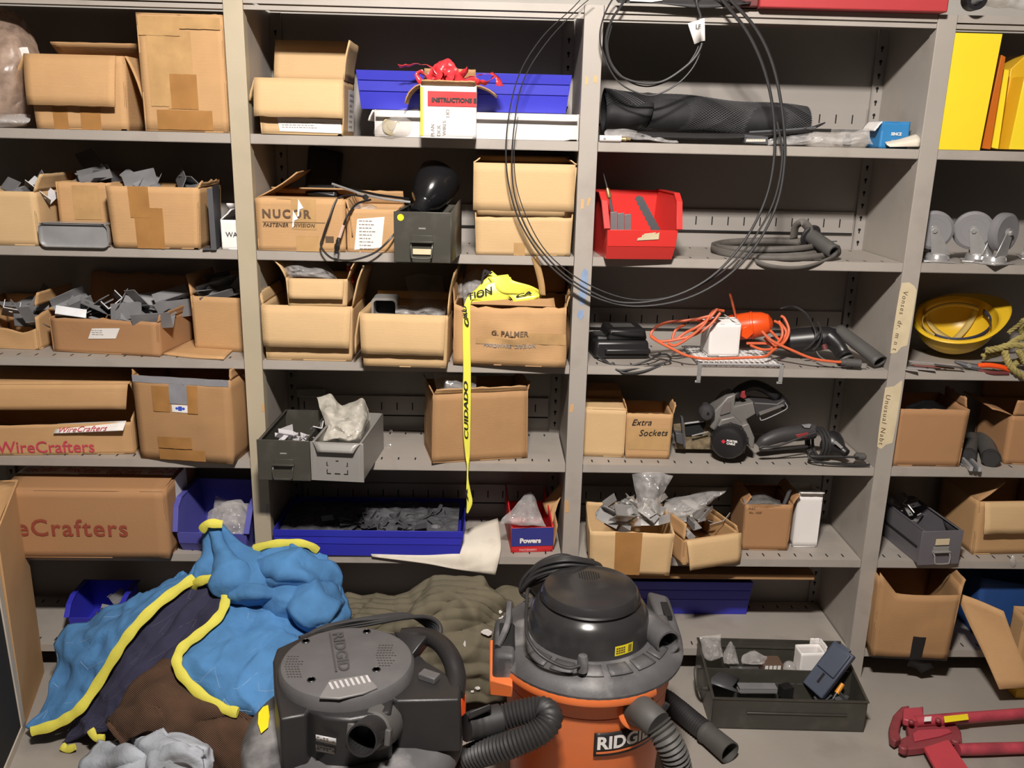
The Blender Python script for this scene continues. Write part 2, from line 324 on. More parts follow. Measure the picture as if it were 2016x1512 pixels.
U3 = shelving(0, P, 'third steel shelving bay, holding tools, cords and the red bin', range(7), STEEL, True, (1, 2, 3, 5))
U4 = shelving(P, 2*P, 'right-hand steel shelving bay with casters and a yellow hard hat', range(7), STEEL, False, ())
# tape labels, flecks and a paint smear that belong to the posts
def post_patch(unit, name, mt, pts, lbl=None):
    ps = [PY(u, v, -0.0042) for u, v in pts]; b = MB(); n = len(ps)
    b.add(ps+[p+Vector((0, 0.0006, 0)) for p in ps], [tuple(range(n)), tuple(reversed(range(n, 2*n)))]+[(i, i+n, (i+1) % n+n, (i+1) % n) for i in range(n)])
    return part(name, b, mt, unit, True, label=lbl)
post_patch(U3, 'masking_tape', MASK, [(1776,557),(1790,556),(1800,563),(1805,572),(1803,585),(1797,620),(1790,660),(1786,680),(1774,684),(1765,695),(1753,696),(1757,660),(1765,610),(1771,575)], 'masking tape with faint handwriting')
post_patch(U3, 'masking_tape', MASK, [(1743,763),(1760,761),(1776,749),(1775,765),(1771,790),(1765,830),(1757,872),(1744,876),(1735,884),(1727,880),(1731,840),(1738,795)], 'second masking tape strip with handwriting')
post_patch(U2, 'paint_smear', OLDPAINT, [(1150,528),(1157,533),(1158,560),(1154,585),(1151,600),(1143,600),(1138,590),(1141,560),(1145,538)], 'pale blue paint smear')
post_patch(U2, 'paint_smear', OLDPAINT, [(1140,610),(1148,611),(1150,622),(1143,630),(1136,622)])
for u, pts in ((U2, [(1153,150),(1158,152),(1157,165),(1152,168)]), (U2, [(1170,148),(1176,150),(1175,164),(1169,162)]), (U2, [(1124,795),(1130,797),(1127,812),(1121,812)]), (U2, [(1112,986),(1119,985),(1120,1008),(1112,1010)]),
             (U1, [(515,795),(520,796),(521,810),(515,811)]), (U2, [(1144,392),(1150,392),(1149,410),(1143,412)]), (U2, [(1159,388),(1164,391),(1158,406),(1155,405)])):
    post_patch(u, 'paint_fleck', ORSMEAR, pts)
post_patch(U1, 'printed_plate', INKG, [(523,994),(531,993),(532,1012),(523,1013)], 'small striped number plate')
def hand(txt, u0, v0, u1, v1, size, unit):
    """handwriting running down a post"""
    a = PY(u0, v0, -0.0049); b = PY(u1, v1, -0.0049); e = (b-a).normalized(); n = Vector((0, -1, 0)); up = n.cross(e)
    vs, fs = text_geo(txt, size, 0.0, 0.2, 1.25); L = max(p.x for p in vs); kx = (b-a).length/L
    bb = MB().add([a+e*(p.x*kx)+up*p.y for p in vs], fs); part('handwriting', bb, INKB, unit, True, smooth=0)
hand('Vonses  dr. m n t', 1779, 572, 1757, 690, 0.020, U3)
hand('Unusual Nabt', 1745, 776, 1730, 876, 0.020, U3)
# ------------------------------------------------------------------ cartons
class Carton: pass
def carton(label, A, B, top, k, d, y=None, yB=None, m=KRAFT, tops=None, tw=1.0, td=1.0, jag=0.0, cr=0.0022, seed=1, flaps=(), lid=False, tapes=(), labels=(), texts=(), name='carton', cat='box', group=None, bulge=0.0, rz=None, w=None, h=None, mi=None, corners=None):
    c = Carton(); z = Z[k] if isinstance(k, int) else k
    p0 = PZ(A[0], A[1], z) if y is None else PY(A[0], A[1], y)
    p1 = PZ(B[0], B[1], z) if y is None else PY(B[0], B[1], y if yB is None else yB)
    c.h = h if h else PY(top[0], top[1], p0.y).z - z
    p0.z = p1.z = z
    c.w = w if w else (p1-p0).length; c.d = d
    a = rz if rz is not None else math.atan2(p1.y-p0.y, p1.x-p0.x)
    loc = p0 + Vector((math.cos(a), math.sin(a), 0))*c.w/2
    loc.z = z+0.0004
    t = thing(name, label, cat, loc, a, group); c.t = t; c.M = WM[t.name]
    W, H = c.w, c.h; tops = tops or {}
    def surf(side, s, q, off=0.0, hm=None):
        if side == 'F': x, yy, n = -W/2+s*W, 0.0, (0, -1)
        elif side == 'B': x, yy, n = W/2-s*W, d, (0, 1)
        elif side == 'L': x, yy, n = -W/2, d-s*d, (-1, 0)
        else: x, yy, n = W/2, s*d, (1, 0)
        x *= 1+(tw-1)*q; yy = d/2+(yy-d/2)*(1+(td-1)*q); zz = q*H
        e = math.sin(PI*s)*math.sin(PI*min(1, max(0, q)))
        o = off + bulge*e
        if cr: o += cr*e**0.5*(nz3((x+seed, yy, zz), 9, seed)+0.6*nz3((x, yy, zz+seed), 22, seed)) if e > 0 else 0
        return Vector((x+n[0]*o, yy+n[1]*o, zz))
    c.surf = surf
    b = MB()
    for side in 'FBLR':
        tp = tops.get(side, 1.0); ns = 14 if side in 'FB' else 10
        def fn(s, q, side=side, tp=tp):
            qq = q*(tp(s) if callable(tp) else tp); p = surf(side, s, qq)
            if jag and q > 0.99: p.z += jag*(0.5*noise.noise(Vector((s*9+seed, seed*2.0, 1)))+0.5*noise.noise(Vector((s*31+seed, seed, 3))))
            return p
        b.grid(fn, ns, 9)
    b.grid(lambda s, q: Vector((-W/2+s*W, d-q*d, 0)), 2, 2)
    me = bpy.data.meshes.new('body'); me.from_pydata([tuple(p) for p in b.v], [], b.f); me.materials.append(m); me.shade_smooth(); me.set_sharp_from_angle(angle=0.6)
    o = bpy.data.objects.new('body', me); COL.objects.link(o); o.parent = t; mods(o, 0, 0.0035); c.body = o
    if mi is None: mi = m
    for f in flaps:
        side, ln, ang = f[0], f[1], math.radians(f[2]); o_ = f[3] if len(f) > 3 else {}
        s0, s1 = o_.get('s', (0.01, 0.99)); taper = o_.get('taper', 0.02); bend = math.radians(o_.get('bend', 8)); jg = o_.get('jag', 0.0015); skew = o_.get('skew', 0.0)
        nrm = {'F': Vector((0,-1,0)), 'B': Vector((0,1,0)), 'L': Vector((-1,0,0)), 'R': Vector((1,0,0))}[side]
        def ff(s, q):
            ss = s0+(s1-s0)*(s+(0.5-s)*taper*2*q)
            p = surf(side, ss, 1.0)
            l = ln*q*(1+skew*(s-0.5)); aa = ang+bend*(q-0.5)
            if q > 0.99: l += jg*noise.noise(Vector((s*17, seed, side.__hash__() % 7)))*1.5
            return p + Vector((0,0,1))*math.cos(aa)*l + nrm*(math.sin(aa)*l+0.004*(1 if abs(ang) > 2.6 else 0)) + nrm*0.0015*noise.noise(Vector((s*4, q*4, seed)))
        fb = MB().grid(ff, 12, 5); part('flap', fb, o_.get('m', m), t, smooth=60, solid=0.0032, off=0, label=o_.get('label'))
    if lid:
        lb = MB().grid(lambda s, q: Vector(((-W/2+s*W)*tw, d*q, H+0.003*nz3((s, q, seed), 3)*math.sin(PI*s)*math.sin(PI*q))), 8, 6)
        part('lid', lb, m, t, solid=0.003, off=0)
    for ti, tp in enumerate(tapes):
        side, s0, s1, q0, q1 = tp[:5]; mt = tp[5] if len(tp) > 5 else TAPEB
        tb = MB().grid(lambda s, q: surf(side, s0+(s1-s0)*s, q0+(q1-q0)*q+ (0.006*noise.noise(Vector((s*7, seed, 2))) if q in (0, 1) else 0), 0.0011+0.0006*ti), 10, 9)
        part('tape', tb, mt, t, smooth=60)
    for lb in labels:
        side, s0, s1, q0, q1, mt = lb[:6]; sh = lb[6] if len(lb) > 6 else 0.0; nm = lb[7] if len(lb) > 7 else 'label'
        part(nm, MB().grid(lambda s, q: surf(side, s0+(s1-s0)*s+sh*(q-0.5), q0+(q1-q0)*q+sh*(s-0.5)*0.9, 0.0018), 6, 6), mt, t, smooth=60)
    for tx in texts:
        side, s_, q_, txt, size, mt = tx[:6]; kw = tx[6] if len(tx) > 6 else {}
        off = kw.pop('off', 0.0026); tilt = kw.pop('tilt', 0.0); vs, fs = text_geo(txt, size, **kw); bb = MB()
        WW = W if side in 'FB' else d
        bb.add([surf(side, s_+(p.x*math.cos(tilt)-p.y*math.sin(tilt))/WW, q_+(p.x*math.sin(tilt)+p.y*math.cos(tilt))/H, off) for p in vs], fs); part('lettering', bb, mt, t, smooth=0)
    return c
def scribble(c, side, s0, q0, n, lw, lh, gap, mt=INKG, seed=1, off=0.0026):
    """rows of small print on a label"""
    rr = random.Random(seed); b = MB(); W = c.w if side in 'FB' else c.d
    for i in range(n):
        x = 0
        while x < lw*rr.uniform(0.6, 1.0):
            l = rr.uniform(0.003, 0.010)
            q = q0-i*gap/c.h
            b.add([c.surf(side, s0+x/W, q, off), c.surf(side, s0+(x+l)/W, q, off), c.surf(side, s0+(x+l)/W, q+lh/c.h, off), c.surf(side, s0+x/W, q+lh/c.h, off)], [(0,1,2,3)]); x += l+0.002
    part('small_print', b, mt, c.t, smooth=0, kind='stuff')
# ------------------------------------------------------------------ loose steel pieces
def rrot(r, tilt=1.0): return Matrix.Rotation(r.uniform(0, 6.28), 4, 'Z') @ Matrix.Rotation(r.uniform(-tilt, tilt), 4, 'X') @ Matrix.Rotation(r.uniform(-tilt, tilt), 4, 'Y')
def piece_mesh(kind, s):
    b = MB(); T = Matrix.Translation
    if kind == 'angle':
        b.plate(s, s*0.55, 0.0022, Matrix.Identity(4), (s*0.2, 0, s*0.14, s*0.05)); b.plate(s, s*0.5, 0.0022, T((0, s*0.275, s*0.25)) @ Matrix.Rotation(PI/2, 4, 'X'))
    elif kind == 'channel':
        b.plate(s, s*0.5, 0.0022, Matrix.Identity(4), (-s*0.2, 0, s*0.1, s*0.06))
        for q in (-1, 1): b.plate(s, s*0.3, 0.0022, T((0, q*s*0.25, s*0.15)) @ Matrix.Rotation(PI/2, 4, 'X'))
    elif kind == 'bent':
        b.plate(s*0.8, s*0.4, 0.002, Matrix.Identity(4), (s*0.1, 0, s*0.06, s*0.06)); b.plate(s*0.6, s*0.4, 0.002, T((s*0.62, 0, s*0.17)) @ Matrix.Rotation(-0.6, 4, 'Y'))
    else:
        b.plate(s, s*0.35, 0.003, Matrix.Identity(4), (s*0.3, 0, s*0.07, s*0.07))
    return b
def heap(c, label, group, n, kinds, mt, size, x=(0.1, 0.9), yy=(0.1, 0.8), zz=(0.75, 1.0), seed=3, tilt=0.8, name='steel_bracket', cat='bracket', world=None):
    """loose pieces lying in a box, each a thing of its own"""
    r = random.Random(seed); protos = {}
    for i in range(n):
        k = kinds[i % len(kinds)]; s = size*r.uniform(0.8, 1.15)
        fx = r.uniform(*x); fy = r.uniform(*yy); fz = r.uniform(*zz)
        loc = c.M @ Vector((-c.w/2+fx*c.w, fy*c.d, fz*c.h))
        M = rrot(r, tilt)
        if k not in protos:
            o = bpy.data.objects.new(name, _mesh(name, piece_mesh(k, size), mt)); protos[k] = o
        else: o = protos[k].copy()
        COL.objects.link(o); o.matrix_world = Matrix.Translation(loc) @ M @ Matrix.Scale(s/size, 4)
        kw_ = {'angle': 'L-shaped', 'channel': 'U-shaped', 'bent': 'bent', 'plate': 'flat'}[k]; px_ = (fx-x[0])/(x[1]-x[0]); py_ = (fy-yy[0])/(yy[1]-yy[0])
        o['label'] = kw_+' '+label+', '+('left' if px_ < .33 else 'middle' if px_ < .67 else 'right')+' '+('front' if py_ < .5 else 'back'); o['category'] = cat; o['group'] = group
# ------------------------------------------------------------------ plastic bags
def pouch(label, rows, bulge=0.02, cr=0.006, mt=FILM, name='plastic_bag', seed=1, cat='bag', nu=26, nv=22, group=None, sc=26):
    """crumpled closed bag; rows of (u, v, y) control points give its front, the back follows behind"""
    net = [[PY(u, v, y) for (u, v, y) in r] for r in rows]; f = net_fn(net); b = MB()
    def fr(s, t, sg):
        p = f(s, t); e = max(0, math.sin(PI*s)*math.sin(PI*t))**0.5
        n1 = abs(nz3(p, sc, seed+sg))+0.5*abs(nz3(p, sc*2.3, seed+sg))
        return p + Vector((cr*0.7*nz3(p, sc*0.7, seed+5), -sg*(bulge*e) + sg*cr*2.2*(n1-0.35)*min(1, e+0.3), cr*0.8*nz3(p, sc*0.8, seed+9)))
    b.grid(lambda s, t: fr(s, t, 1), nu, nv); b.grid(lambda s, t: fr(s, t, -1), nu, nv)
    return solo(name, label, cat, b, mt, group, smooth=50)
# ------------------------------------------------------------------ bins
def wide_bin(label, TL, TR, BL, BR, yf, z0, mt=BLUE, dep=0.28, name='shelf_bin', hb=None):
    """wide low shelf bin: ribbed front, raking sides, back wall, notched foot at the right"""
    bl, br, tl, tr = PY(*BL, yf), PY(*BR, yf), PY(*TL, yf), PY(*TR, yf)
    h = (tl.z-bl.z+tr.z-br.z)/2; w = (br-bl).length; e0 = (bl.x-tl.x+0.0); e1 = tr.x-br.x
    t = thing(name, label, 'bin', ((bl.x+br.x)/2, yf, z0), 0)
    X0, X1 = -w/2, w/2; hb = hb or h-.035; b = MB(); th = 0.003
    def fx(q): return X0-e0*q, X1+e1*q
    # front in three steps, each set a little further out than the one below
    z = [0, h*0.45, h*0.47, h*0.73, h*0.75, h]; yo = [0.010, 0.004, 0.002, 0.001, -0.001, -0.004]
    for i in range(5):
        a0, a1 = fx(z[i]/h); c0, c1 = fx(z[i+1]/h)
        dd = 0.0025 if i in (1, 3) else 0
        b.hexa([(a0, yo[i]+dd, z[i]), (a1, yo[i]+dd, z[i]), (a1, yo[i]+th+dd, z[i]), (a0, yo[i]+th+dd, z[i]), (c0, yo[i+1]+dd, z[i+1]), (c1, yo[i+1]+dd, z[i+1]), (c1, yo[i+1]+th+dd, z[i+1]), (c0, yo[i+1]+th+dd, z[i+1])])
    part('front', b, mt, t, bevel=0.0006)
    c0, c1 = fx(1)
    for sx, a, c in ((1, X0, c0), (-1, X1, c1)):
        s = MB().hexa([(a, 0.01, 0), (a+sx*th, 0.01, 0), (a+sx*th, dep, 0), (a, dep, 0), (c, -0.004, h), (c+sx*th, -0.004, h), (c+sx*th, dep, hb+0.02), (c, dep, hb+0.02)])
        part('side', s, mt, t)
    part('back', MB().hexa([(X0, dep-th, 0), (X1, dep-th, 0), (X1, dep, 0), (X0, dep, 0), (c0, dep-th, hb+0.02), (c1, dep-th, hb+0.02), (c1, dep, hb+0.02), (c0, dep, hb+0.02)]), mt, t)
    part('bottom', MB().box(X0, X1, 0.01, dep, 0, th), mt, t)
    return t, h, w
def hopper_bin(label, A, B, z, h, d, mt, y=None, rz=None, hf=0.5, name='hopper_bin', tw=1.15):
    """stacking hopper bin: low front lip, sides rising in a slope to the high rear half"""
    p0 = PZ(*A, z) if y is None else PY(*A, y); p1 = PZ(*B, z) if y is None else PY(*B, y); p0.z = p1.z = z
    w = (p1-p0).length; a = math.atan2(p1.y-p0.y, p1.x-p0.x) if rz is None else rz
    loc = p0+Vector((math.cos(a), math.sin(a), 0))*w/2; t = thing(name, label, 'bin', (loc.x, loc.y, z+0.0004), a)
    W0, W1 = w/2, w/2*tw; th = 0.0035; f = hf*h
    def xw(zz): return W0+(W1-W0)*min(1, zz/h)
    part('bottom', MB().box(-W0, W0, 0.02, d, 0, th), mt, t)
    b = MB(); b.hexa([(-W0, 0.018, 0), (W0, 0.018, 0), (W0, 0.018+th, 0), (-W0, 0.018+th, 0), (-xw(f*.5), 0, f*0.45), (xw(f*.5), 0, f*0.45), (xw(f*.5), th, f*0.45), (-xw(f*.5), th, f*0.45)])
    b.hexa([(-xw(f*.5), -0.001, f*0.45), (xw(f*.5), -0.001, f*0.45), (xw(f*.5), th, f*0.45), (-xw(f*.5), th, f*0.45), (-xw(f), -0.006, f), (xw(f), -0.006, f), (xw(f), -0.006+th, f), (-xw(f), -0.006+th, f)])
    part('front_lip', b, mt, t, bevel=0.0008)
    for sx in (-1, 1):
        sd = MB(); prof = [(0.02, 0), (d, 0), (d, h), (0.065, h), (0.03, h*0.88), (-0.004, f)]
        n = len(prof); vo = [Vector((sx*xw(zz), yy, zz)) for yy, zz in prof]; vi = [p-Vector((sx*th, 0, 0)) for p in vo]
        sd.add(vo+vi, [tuple(range(n)), tuple(reversed(range(n, 2*n)))]+[(i, i+n, (i+1) % n+n, (i+1) % n) for i in range(n)])
        # rolled rim along the sloping front edge and the top
        rim = [Vector((sx*(xw(zz)+0.002), yy, zz)) for yy, zz in ((-0.006, f), (0.027, h*0.88), (0.062, h), (d, h))]
        for i in range(3):
            p, q = rim[i], rim[i+1]; o = Vector((sx*0.008, 0, 0)); nn = Vector((0, -0.006, 0.004))
            sd.hexa([p-o, p+o, q+o, q-o, p-o+nn, p+o+nn, q+o+nn, q-o+nn])
        part('side', sd, mt, t, bevel=0.0006)
    part('back', MB().hexa([(-W0, d-th, 0), (W0, d-th, 0), (W0, d, 0), (-W0, d, 0), (-W1, d-th, h), (W1, d-th, h), (W1, d, h), (-W1, d, h)]), mt, t)
    WD[t.name] = w; return t
# ------------------------------------------------------------------ metal card-file drawers
def drawer(label, A, B, z, h, d, mt, y=None, rz=None, pull=True, card=None, name='metal_drawer', low=1.0, hm=None):
    p0 = PZ(*A, z) if y is None else PY(*A, y); p1 = PZ(*B, z) if y is None else PY(*B, y); p0.z = p1.z = z
    w = (p1-p0).length; a = math.atan2(p1.y-p0.y, p1.x-p0.x) if rz is None else rz
    loc = p0+Vector((math.cos(a), math.sin(a), 0))*w/2; t = thing(name, label, 'drawer', (loc.x, loc.y, z+0.0004), a)
    th = 0.002; W = w/2
    b = MB().box(-W+0.004, W-0.004, 0.004, d, 0, th)
    for sx in (-1, 1):
        b.box(min(sx*(W-0.004), sx*(W-0.006)), max(sx*(W-0.004), sx*(W-0.006)), 0.004, d, 0, h*low)
        b.box(min(sx*(W-0.004), sx*(W-0.012)), max(sx*(W-0.004), sx*(W-0.012)), 0.004, d, h*low-0.002, h*low)
    b.box(-W+0.004, W-0.004, d-th, d, 0, h*low); part('tray', b, mt, t, bevel=0.0005)
    part('front_plate', MB().box(-W, W, 0, 0.004, -0.001, h), mt, t, bevel=0.0012)
    if pull:
        hm = hm or mt; cx = 0.02*W/0.08; k = W/0.08
        b = MB().box(-0.030*k, 0.030*k, -0.004, 0.0, h*0.42, h*0.54); b.box(-0.033*k, 0.033*k, -0.013, 0.0, h*0.395, h*0.425)
        hd = part('label_holder', b, hm, t, bevel=0.0006)
        if card: part('card', MB().box(-0.026*k, 0.026*k, -0.0048, -0.003, h*card[0], h*card[1]), MASK, hd)
        part('handle', MB().tube(cat_spline([(-0.030*k, 0, h*0.38), (-0.030*k, -0.013, h*0.33), (-0.028*k, -0.017, h*0.16), (-0.022*k, -0.018, h*0.10), (0.022*k, -0.018, h*0.10), (0.028*k, -0.017, h*0.16), (0.030*k, -0.013, h*0.33), (0.030*k, 0, h*0.38)], 4), 0.0022, 6), hm, t)
        part('slot', MB().box(-0.010*k, 0.010*k, -0.0010, 0.001, h*0.66, h*0.69), ZINC, t)
    WD[t.name] = w; return t
# ================================================================== LEFT BAY
# top row
pouch('large brown-tinted poly bag of goods at the far left of the top shelf', [[(-60,20,.16),(-20,10,.14),(30,22,.14),(62,60,.16)],[(-90,110,.1),(-20,110,.06),(45,105,.06),(78,120,.12)],[(-90,190,.1),(-20,190,.04),(40,185,.05),(70,200,.12)],[(-80,252,.1),(-20,254,.05),(25,250,.06),(66,247,.12)]], 0.05, 0.008, FILMB, seed=2)
b = MB().grid(net_fn([[PY(u, v, .035) for u, v in r] for r in ([(30,96),(43,93),(54,93)],[(36,110),(46,107),(57,103)],[(40,124),(47,116),(58,108)])]), 6, 6)
solo('paper_tag', 'small white and red tag stuck on the brown poly bag', 'tag', b, PAPER, solid=0.0006)
pouch('clear film trailing under the brown poly bag at far left', [[(-40,225,.05),(0,222,.03),(60,226,.05)],[(-40,240,.03),(0,238,0.0),(55,240,.03)],[(-40,253,.03),(0,250,0.01),(25,248,.03)]], 0.01, 0.006, FILM, seed=4)
carton('squat carton with its front flap folded down, left of the tall taped carton', (72,247), (250,252), (58,106), 1, 0.22, y=0.01, m=KRAFT, seed=3, tw=1.06,
       flaps=[('F', .130, 166, {'s': (-.01, .93)}), ('R', .115, 158), ('L', .115, 150), ('B', .10, -70)], tapes=[('F', .20,.36,0,.42), ('F', .50,.72,0,.42)])
carton('tall carton patched with brown tape, beside the yellowed post', (286,252), (450,256), (264,26), 1, 0.24, y=0.005, m=KRAFT, seed=5, tw=1.0, lid=True, cr=.004, jag=.006,
       tapes=[('F', .30,.62,.2,.86,TAPEC), ('F', .34,.66,.2,.5), ('F', .10,.32,.22,.82,TAPEC), ('F', .16,.82,.02,.19), ('F', .02,.5,.82,.98,TAPEC), ('F', .5,.98,.88,.98,TAPEC)])
# second row
KR2 = carton('open carton at the far left of the second shelf down', (-60,480), (78,483), (-20,376), 2, 0.24, y=0.005, m=KRAFTL, seed=7, tw=1.0, flaps=[('R', .05, 20)])
heap(KR2, 'grey steel bracket in the far-left open carton', 'brackets in the far-left carton', 5, ['angle','channel'], GALV, .09, seed=8, x=(.5,.95), yy=(.15,.6), zz=(.88,1.0))
c = carton('small crumpled carton behind the silver channel', (122,476), (226,478), (120,358), 2, 0.19, y=0.07, m=KRAFT, seed=9, cr=.004, jag=.006, tapes=[('F', .2,.95,.1,.35,TAPEC), ('F', .3,.8,.4,.95,TAPEC)])
heap(c, 'grey steel bracket sticking up from the crumpled carton', 'brackets in the crumpled carton', 4, ['channel','angle'], GALV, .10, seed=12, x=(.1,.7), yy=(.2,.7), zz=(.9,1.08))
b = MB(); p = [PY(u, v, .25) for u, v in ((146,304),(178,292),(222,352),(190,372))]; b.add(p+[q+Vector((0,.004,0)) for q in p], [(0,1,2,3),(7,6,5,4),(0,4,5,1),(1,5,6,2),(2,6,7,3),(3,7,4,0)])
solo('steel_plate', 'black steel plate leaning on the back panel behind the crumpled carton', 'plate', b, DKSTEEL)
b = MB()
def rrect(w, h, r, n=5):
    o = []
    for cx, cy, a0 in ((w/2-r, -h/2+r, -PI/2), (w/2-r, h/2-r, 0), (-w/2+r, h/2-r, PI/2), (-w/2+r, -h/2+r, PI)):
        o += [(cx+r*math.cos(a0+PI/2*k/n), cy+r*math.sin(a0+PI/2*k/n)) for k in range(n+1)]
    return o
p = PY(148, 481, -.012); q0 = PY(80, 481, -.012); q1 = PY(217, 481, -.012); wch = q1.x-q0.x; hch = PY(148, 432, -.012).z-PY(148, 480, -.012).z
t = thing('steel_channel', 'shiny silver channel section standing in front of the crumpled carton', 'channel', (p.x, -.012, Z[2]+.0005))
M = Matrix.Translation((0, 0, hch/2))
part('web', MB().prism(rrect(wch, hch, .018), .004, .006, M), ALU, t, bevel=.0008)
o_ = rrect(wch, hch, .018); i_ = rrect(wch-.005, hch-.005, .016); n = len(o_)
b = MB(); vs = [M @ Vector((x, yy, zz)) for yy in (-.004, .010) for x, zz in o_+i_]
b.add(vs, [f for k in range(n) for f in ((k, (k+1) % n, n+(k+1) % n, n+k), (2*n+k, 3*n+k, 3*n+(k+1) % n, 2*n+(k+1) % n), (k, 2*n+k, 2*n+(k+1) % n, (k+1) % n), (n+k, n+(k+1) % n, 3*n+(k+1) % n, 3*n+k))])
part('rim', b, ZINC, t)
part('top_flange', MB().box(-wch/2+.004, wch/2-.004, -.004, .05, hch-.004, hch-.001), ALU, t)
c = carton('carton with one wide strip of brown tape down its front, full of brackets', (224,481), (392,482), (212,366), 2, 0.21, y=-.004, m=KRAFT, seed=11, tw=1.07,
       tapes=[('F', .28,.60,0,.66), ('F', .24,.46,.5,1.0)], flaps=[('R', .012, 15, {'jag': .01})])
heap(c, 'grey steel bracket in the carton with the wide tape strip', 'brackets in the wide-taped carton', 5, ['channel','angle'], GALV, .09, seed=15, x=(.1,.8), yy=(.2,.7), zz=(.88,1.02))
b = MB(); q = PY(421, 488, -.01)
t = thing('angle_iron', 'tall dark steel angle standing by the yellowed post', 'bracket', (q.x, -.012, Z[2]+.0005), .12)
part('web', MB().box(-.007, .007, 0, .003, 0, .165), DKSTEEL, t); part('flange', MB().box(.004, .007, .003, .11, 0, .17), DKSTEEL, t); part('foot', MB().box(-.03, .007, .003, .05, 0, .003), DKSTEEL, t)
carton('small white carton with an open lid, half hidden by the yellowed post', (437,482), (472,483), (434,433), 2, 0.12, y=.004, m=WHITE, seed=13, cr=.001, tapes=(), flaps=[('B', .07, -60, {'m': WHITE}), ('L', .04, -50, {'m': WHITE})], texts=[('F', .26, .44, 'WAS', .019, INK)])
# third row
c = carton('torn low carton at the far left, spilling dark brackets', (-60,684), (78,689), (0,600), 3, 0.195, m=KRAFT, seed=17, tops={'F': lambda s: .30+.14*abs(math.sin(s*4))+.1*s, 'R': lambda s: .75+.25*s}, jag=.01, cr=.004, flaps=[('R', .04, 10)])
heap(c, 'dark grey bracket heaped in the torn low carton', 'brackets in the torn carton', 12, ['angle','channel','bent'], GALV, .085, seed=18, x=(.35,.95), yy=(.05,.8), zz=(.35,.95))
c = carton('long low carton with a torn rim, heaped with grey brackets', (105,692), (314,703), (104,625), 3, 0.215, m=KRAFTR, seed=19, jag=.012, cr=.003, tw=1.01, labels=[('F', .37,.63,.45,.76,PAPER,.05)], flaps=[('B', .10, 4, {'jag': .006, 'taper': 0}), ('R', .022, 12, {'jag': .004})])
scribble(c, 'F', .39, .68, 3, .04, .0016, .006, INKG, 3)
heap(c, 'grey slotted bracket in the long low carton', 'brackets in the long low carton', 22, ['angle','bent','channel','plate'], GALV, .095, seed=23, x=(.08,.95), yy=(.05,.85), zz=(.85,1.35), tilt=.7)
b = MB().grid(net_fn([[PZ(u, v, zz) for u, v, zz in r] for r in ([(318,697,1.023),(380,704,1.023),(440,707,1.024)],[(350,682,1.024),(400,685,1.026),(458,690,1.024)],[(375,664,1.023),(425,668,1.023),(478,676,1.023)])]), 8, 6)
solo('cardboard_sheet', 'loose brown cardboard sheet lying under the bracket carton by the post', 'cardboard', b, KRAFT, solid=.004, off=0)
c = carton('square carton beside the yellowed post, one flap standing up', (385,689), (479,694), (379,583), 3, 0.18, m=KRAFT, seed=21, tw=1.05, flaps=[('L', .062, 6), ('B', .05, -10)])
heap(c, 'grey bracket in the square carton beside the post', 'brackets in the square carton', 7, ['angle','channel','bent'], GALV, .085, seed=25, x=(.15,.9), yy=(.1,.7), zz=(.9,1.12))
# fourth row
c = carton('long opened carton with its top half lifted and a red-printed tape band', (-110,898), (266,894), (60,760), 4, 0.235, m=KRAFT, seed=27, tops={'F': lambda s: .40+.06*s, 'R': lambda s: .5+.35*s}, cr=.004, lid=True, jag=.004,
       flaps=[('F', .075, 176, {'bend': 4, 's': (.0, 1.0)}), ('R', .05, 165)], texts=[('F', .28, .04, 'WireCrafters', .05, INKRED, {'bold': .0005})])
L0, L1 = PZ(140, 848, .76), PZ(274, 848, .76)
b = MB().grid(lambda s, q: Vector((L0.x+(L1.x-L0.x)*s, .012+.03*q, .788+.012*s+.02*q)), 8, 3); tb = part('printed_band', b, PAPER, c.t, True, solid=.0008, label='white band printed in red')
vs, fs = text_geo('WireCrafters', .026, 0, .2); part('lettering', MB().add([Vector((L0.x+.01+p.x, .0105+p.y*.9, .791+.012*(p.x/(L1.x-L0.x))+p.y*.62)) for p in vs], fs), INKRED, tb, True, smooth=0)
c = carton('big bulging carton rimmed with grey duct tape', (278,903), (458,915), (270,740), 4, 0.20, m=KRAFTD, seed=29, tw=1.03, cr=.006, bulge=.008, jag=.012,
       tapes=[('F', -.0,1.0,.93,1.01,TAPEG), ('F', .38,.57,.70,.93,TAPEG), ('F', .20,.38,.6,.9), ('F', .57,.68,.6,.92), ('F', .22,.58,.16,.30), ('F', .22,.72,.02,.15)],
       labels=[('F', .40,.57,.605,.69,WHITE)], flaps=[('L', .018, 0), ('R', .03, -5, {'s': (.05, .95), 'jag': .01})])
part('printed_mark', MB().add([c.surf('F', .44+a*.10, .62+q*.055, .0026) for a, q in ((0,.45),(.18,.25),(.3,.45),(.3,.1),(.7,.1),(.7,.45),(.85,.25),(1,.45),(1,.7),(.85,.85),(.7,.65),(.7,1),(.3,1),(.3,.65),(.18,.85),(0,.7))], [tuple(range(16))]), INKBLUE, c.t, smooth=0)
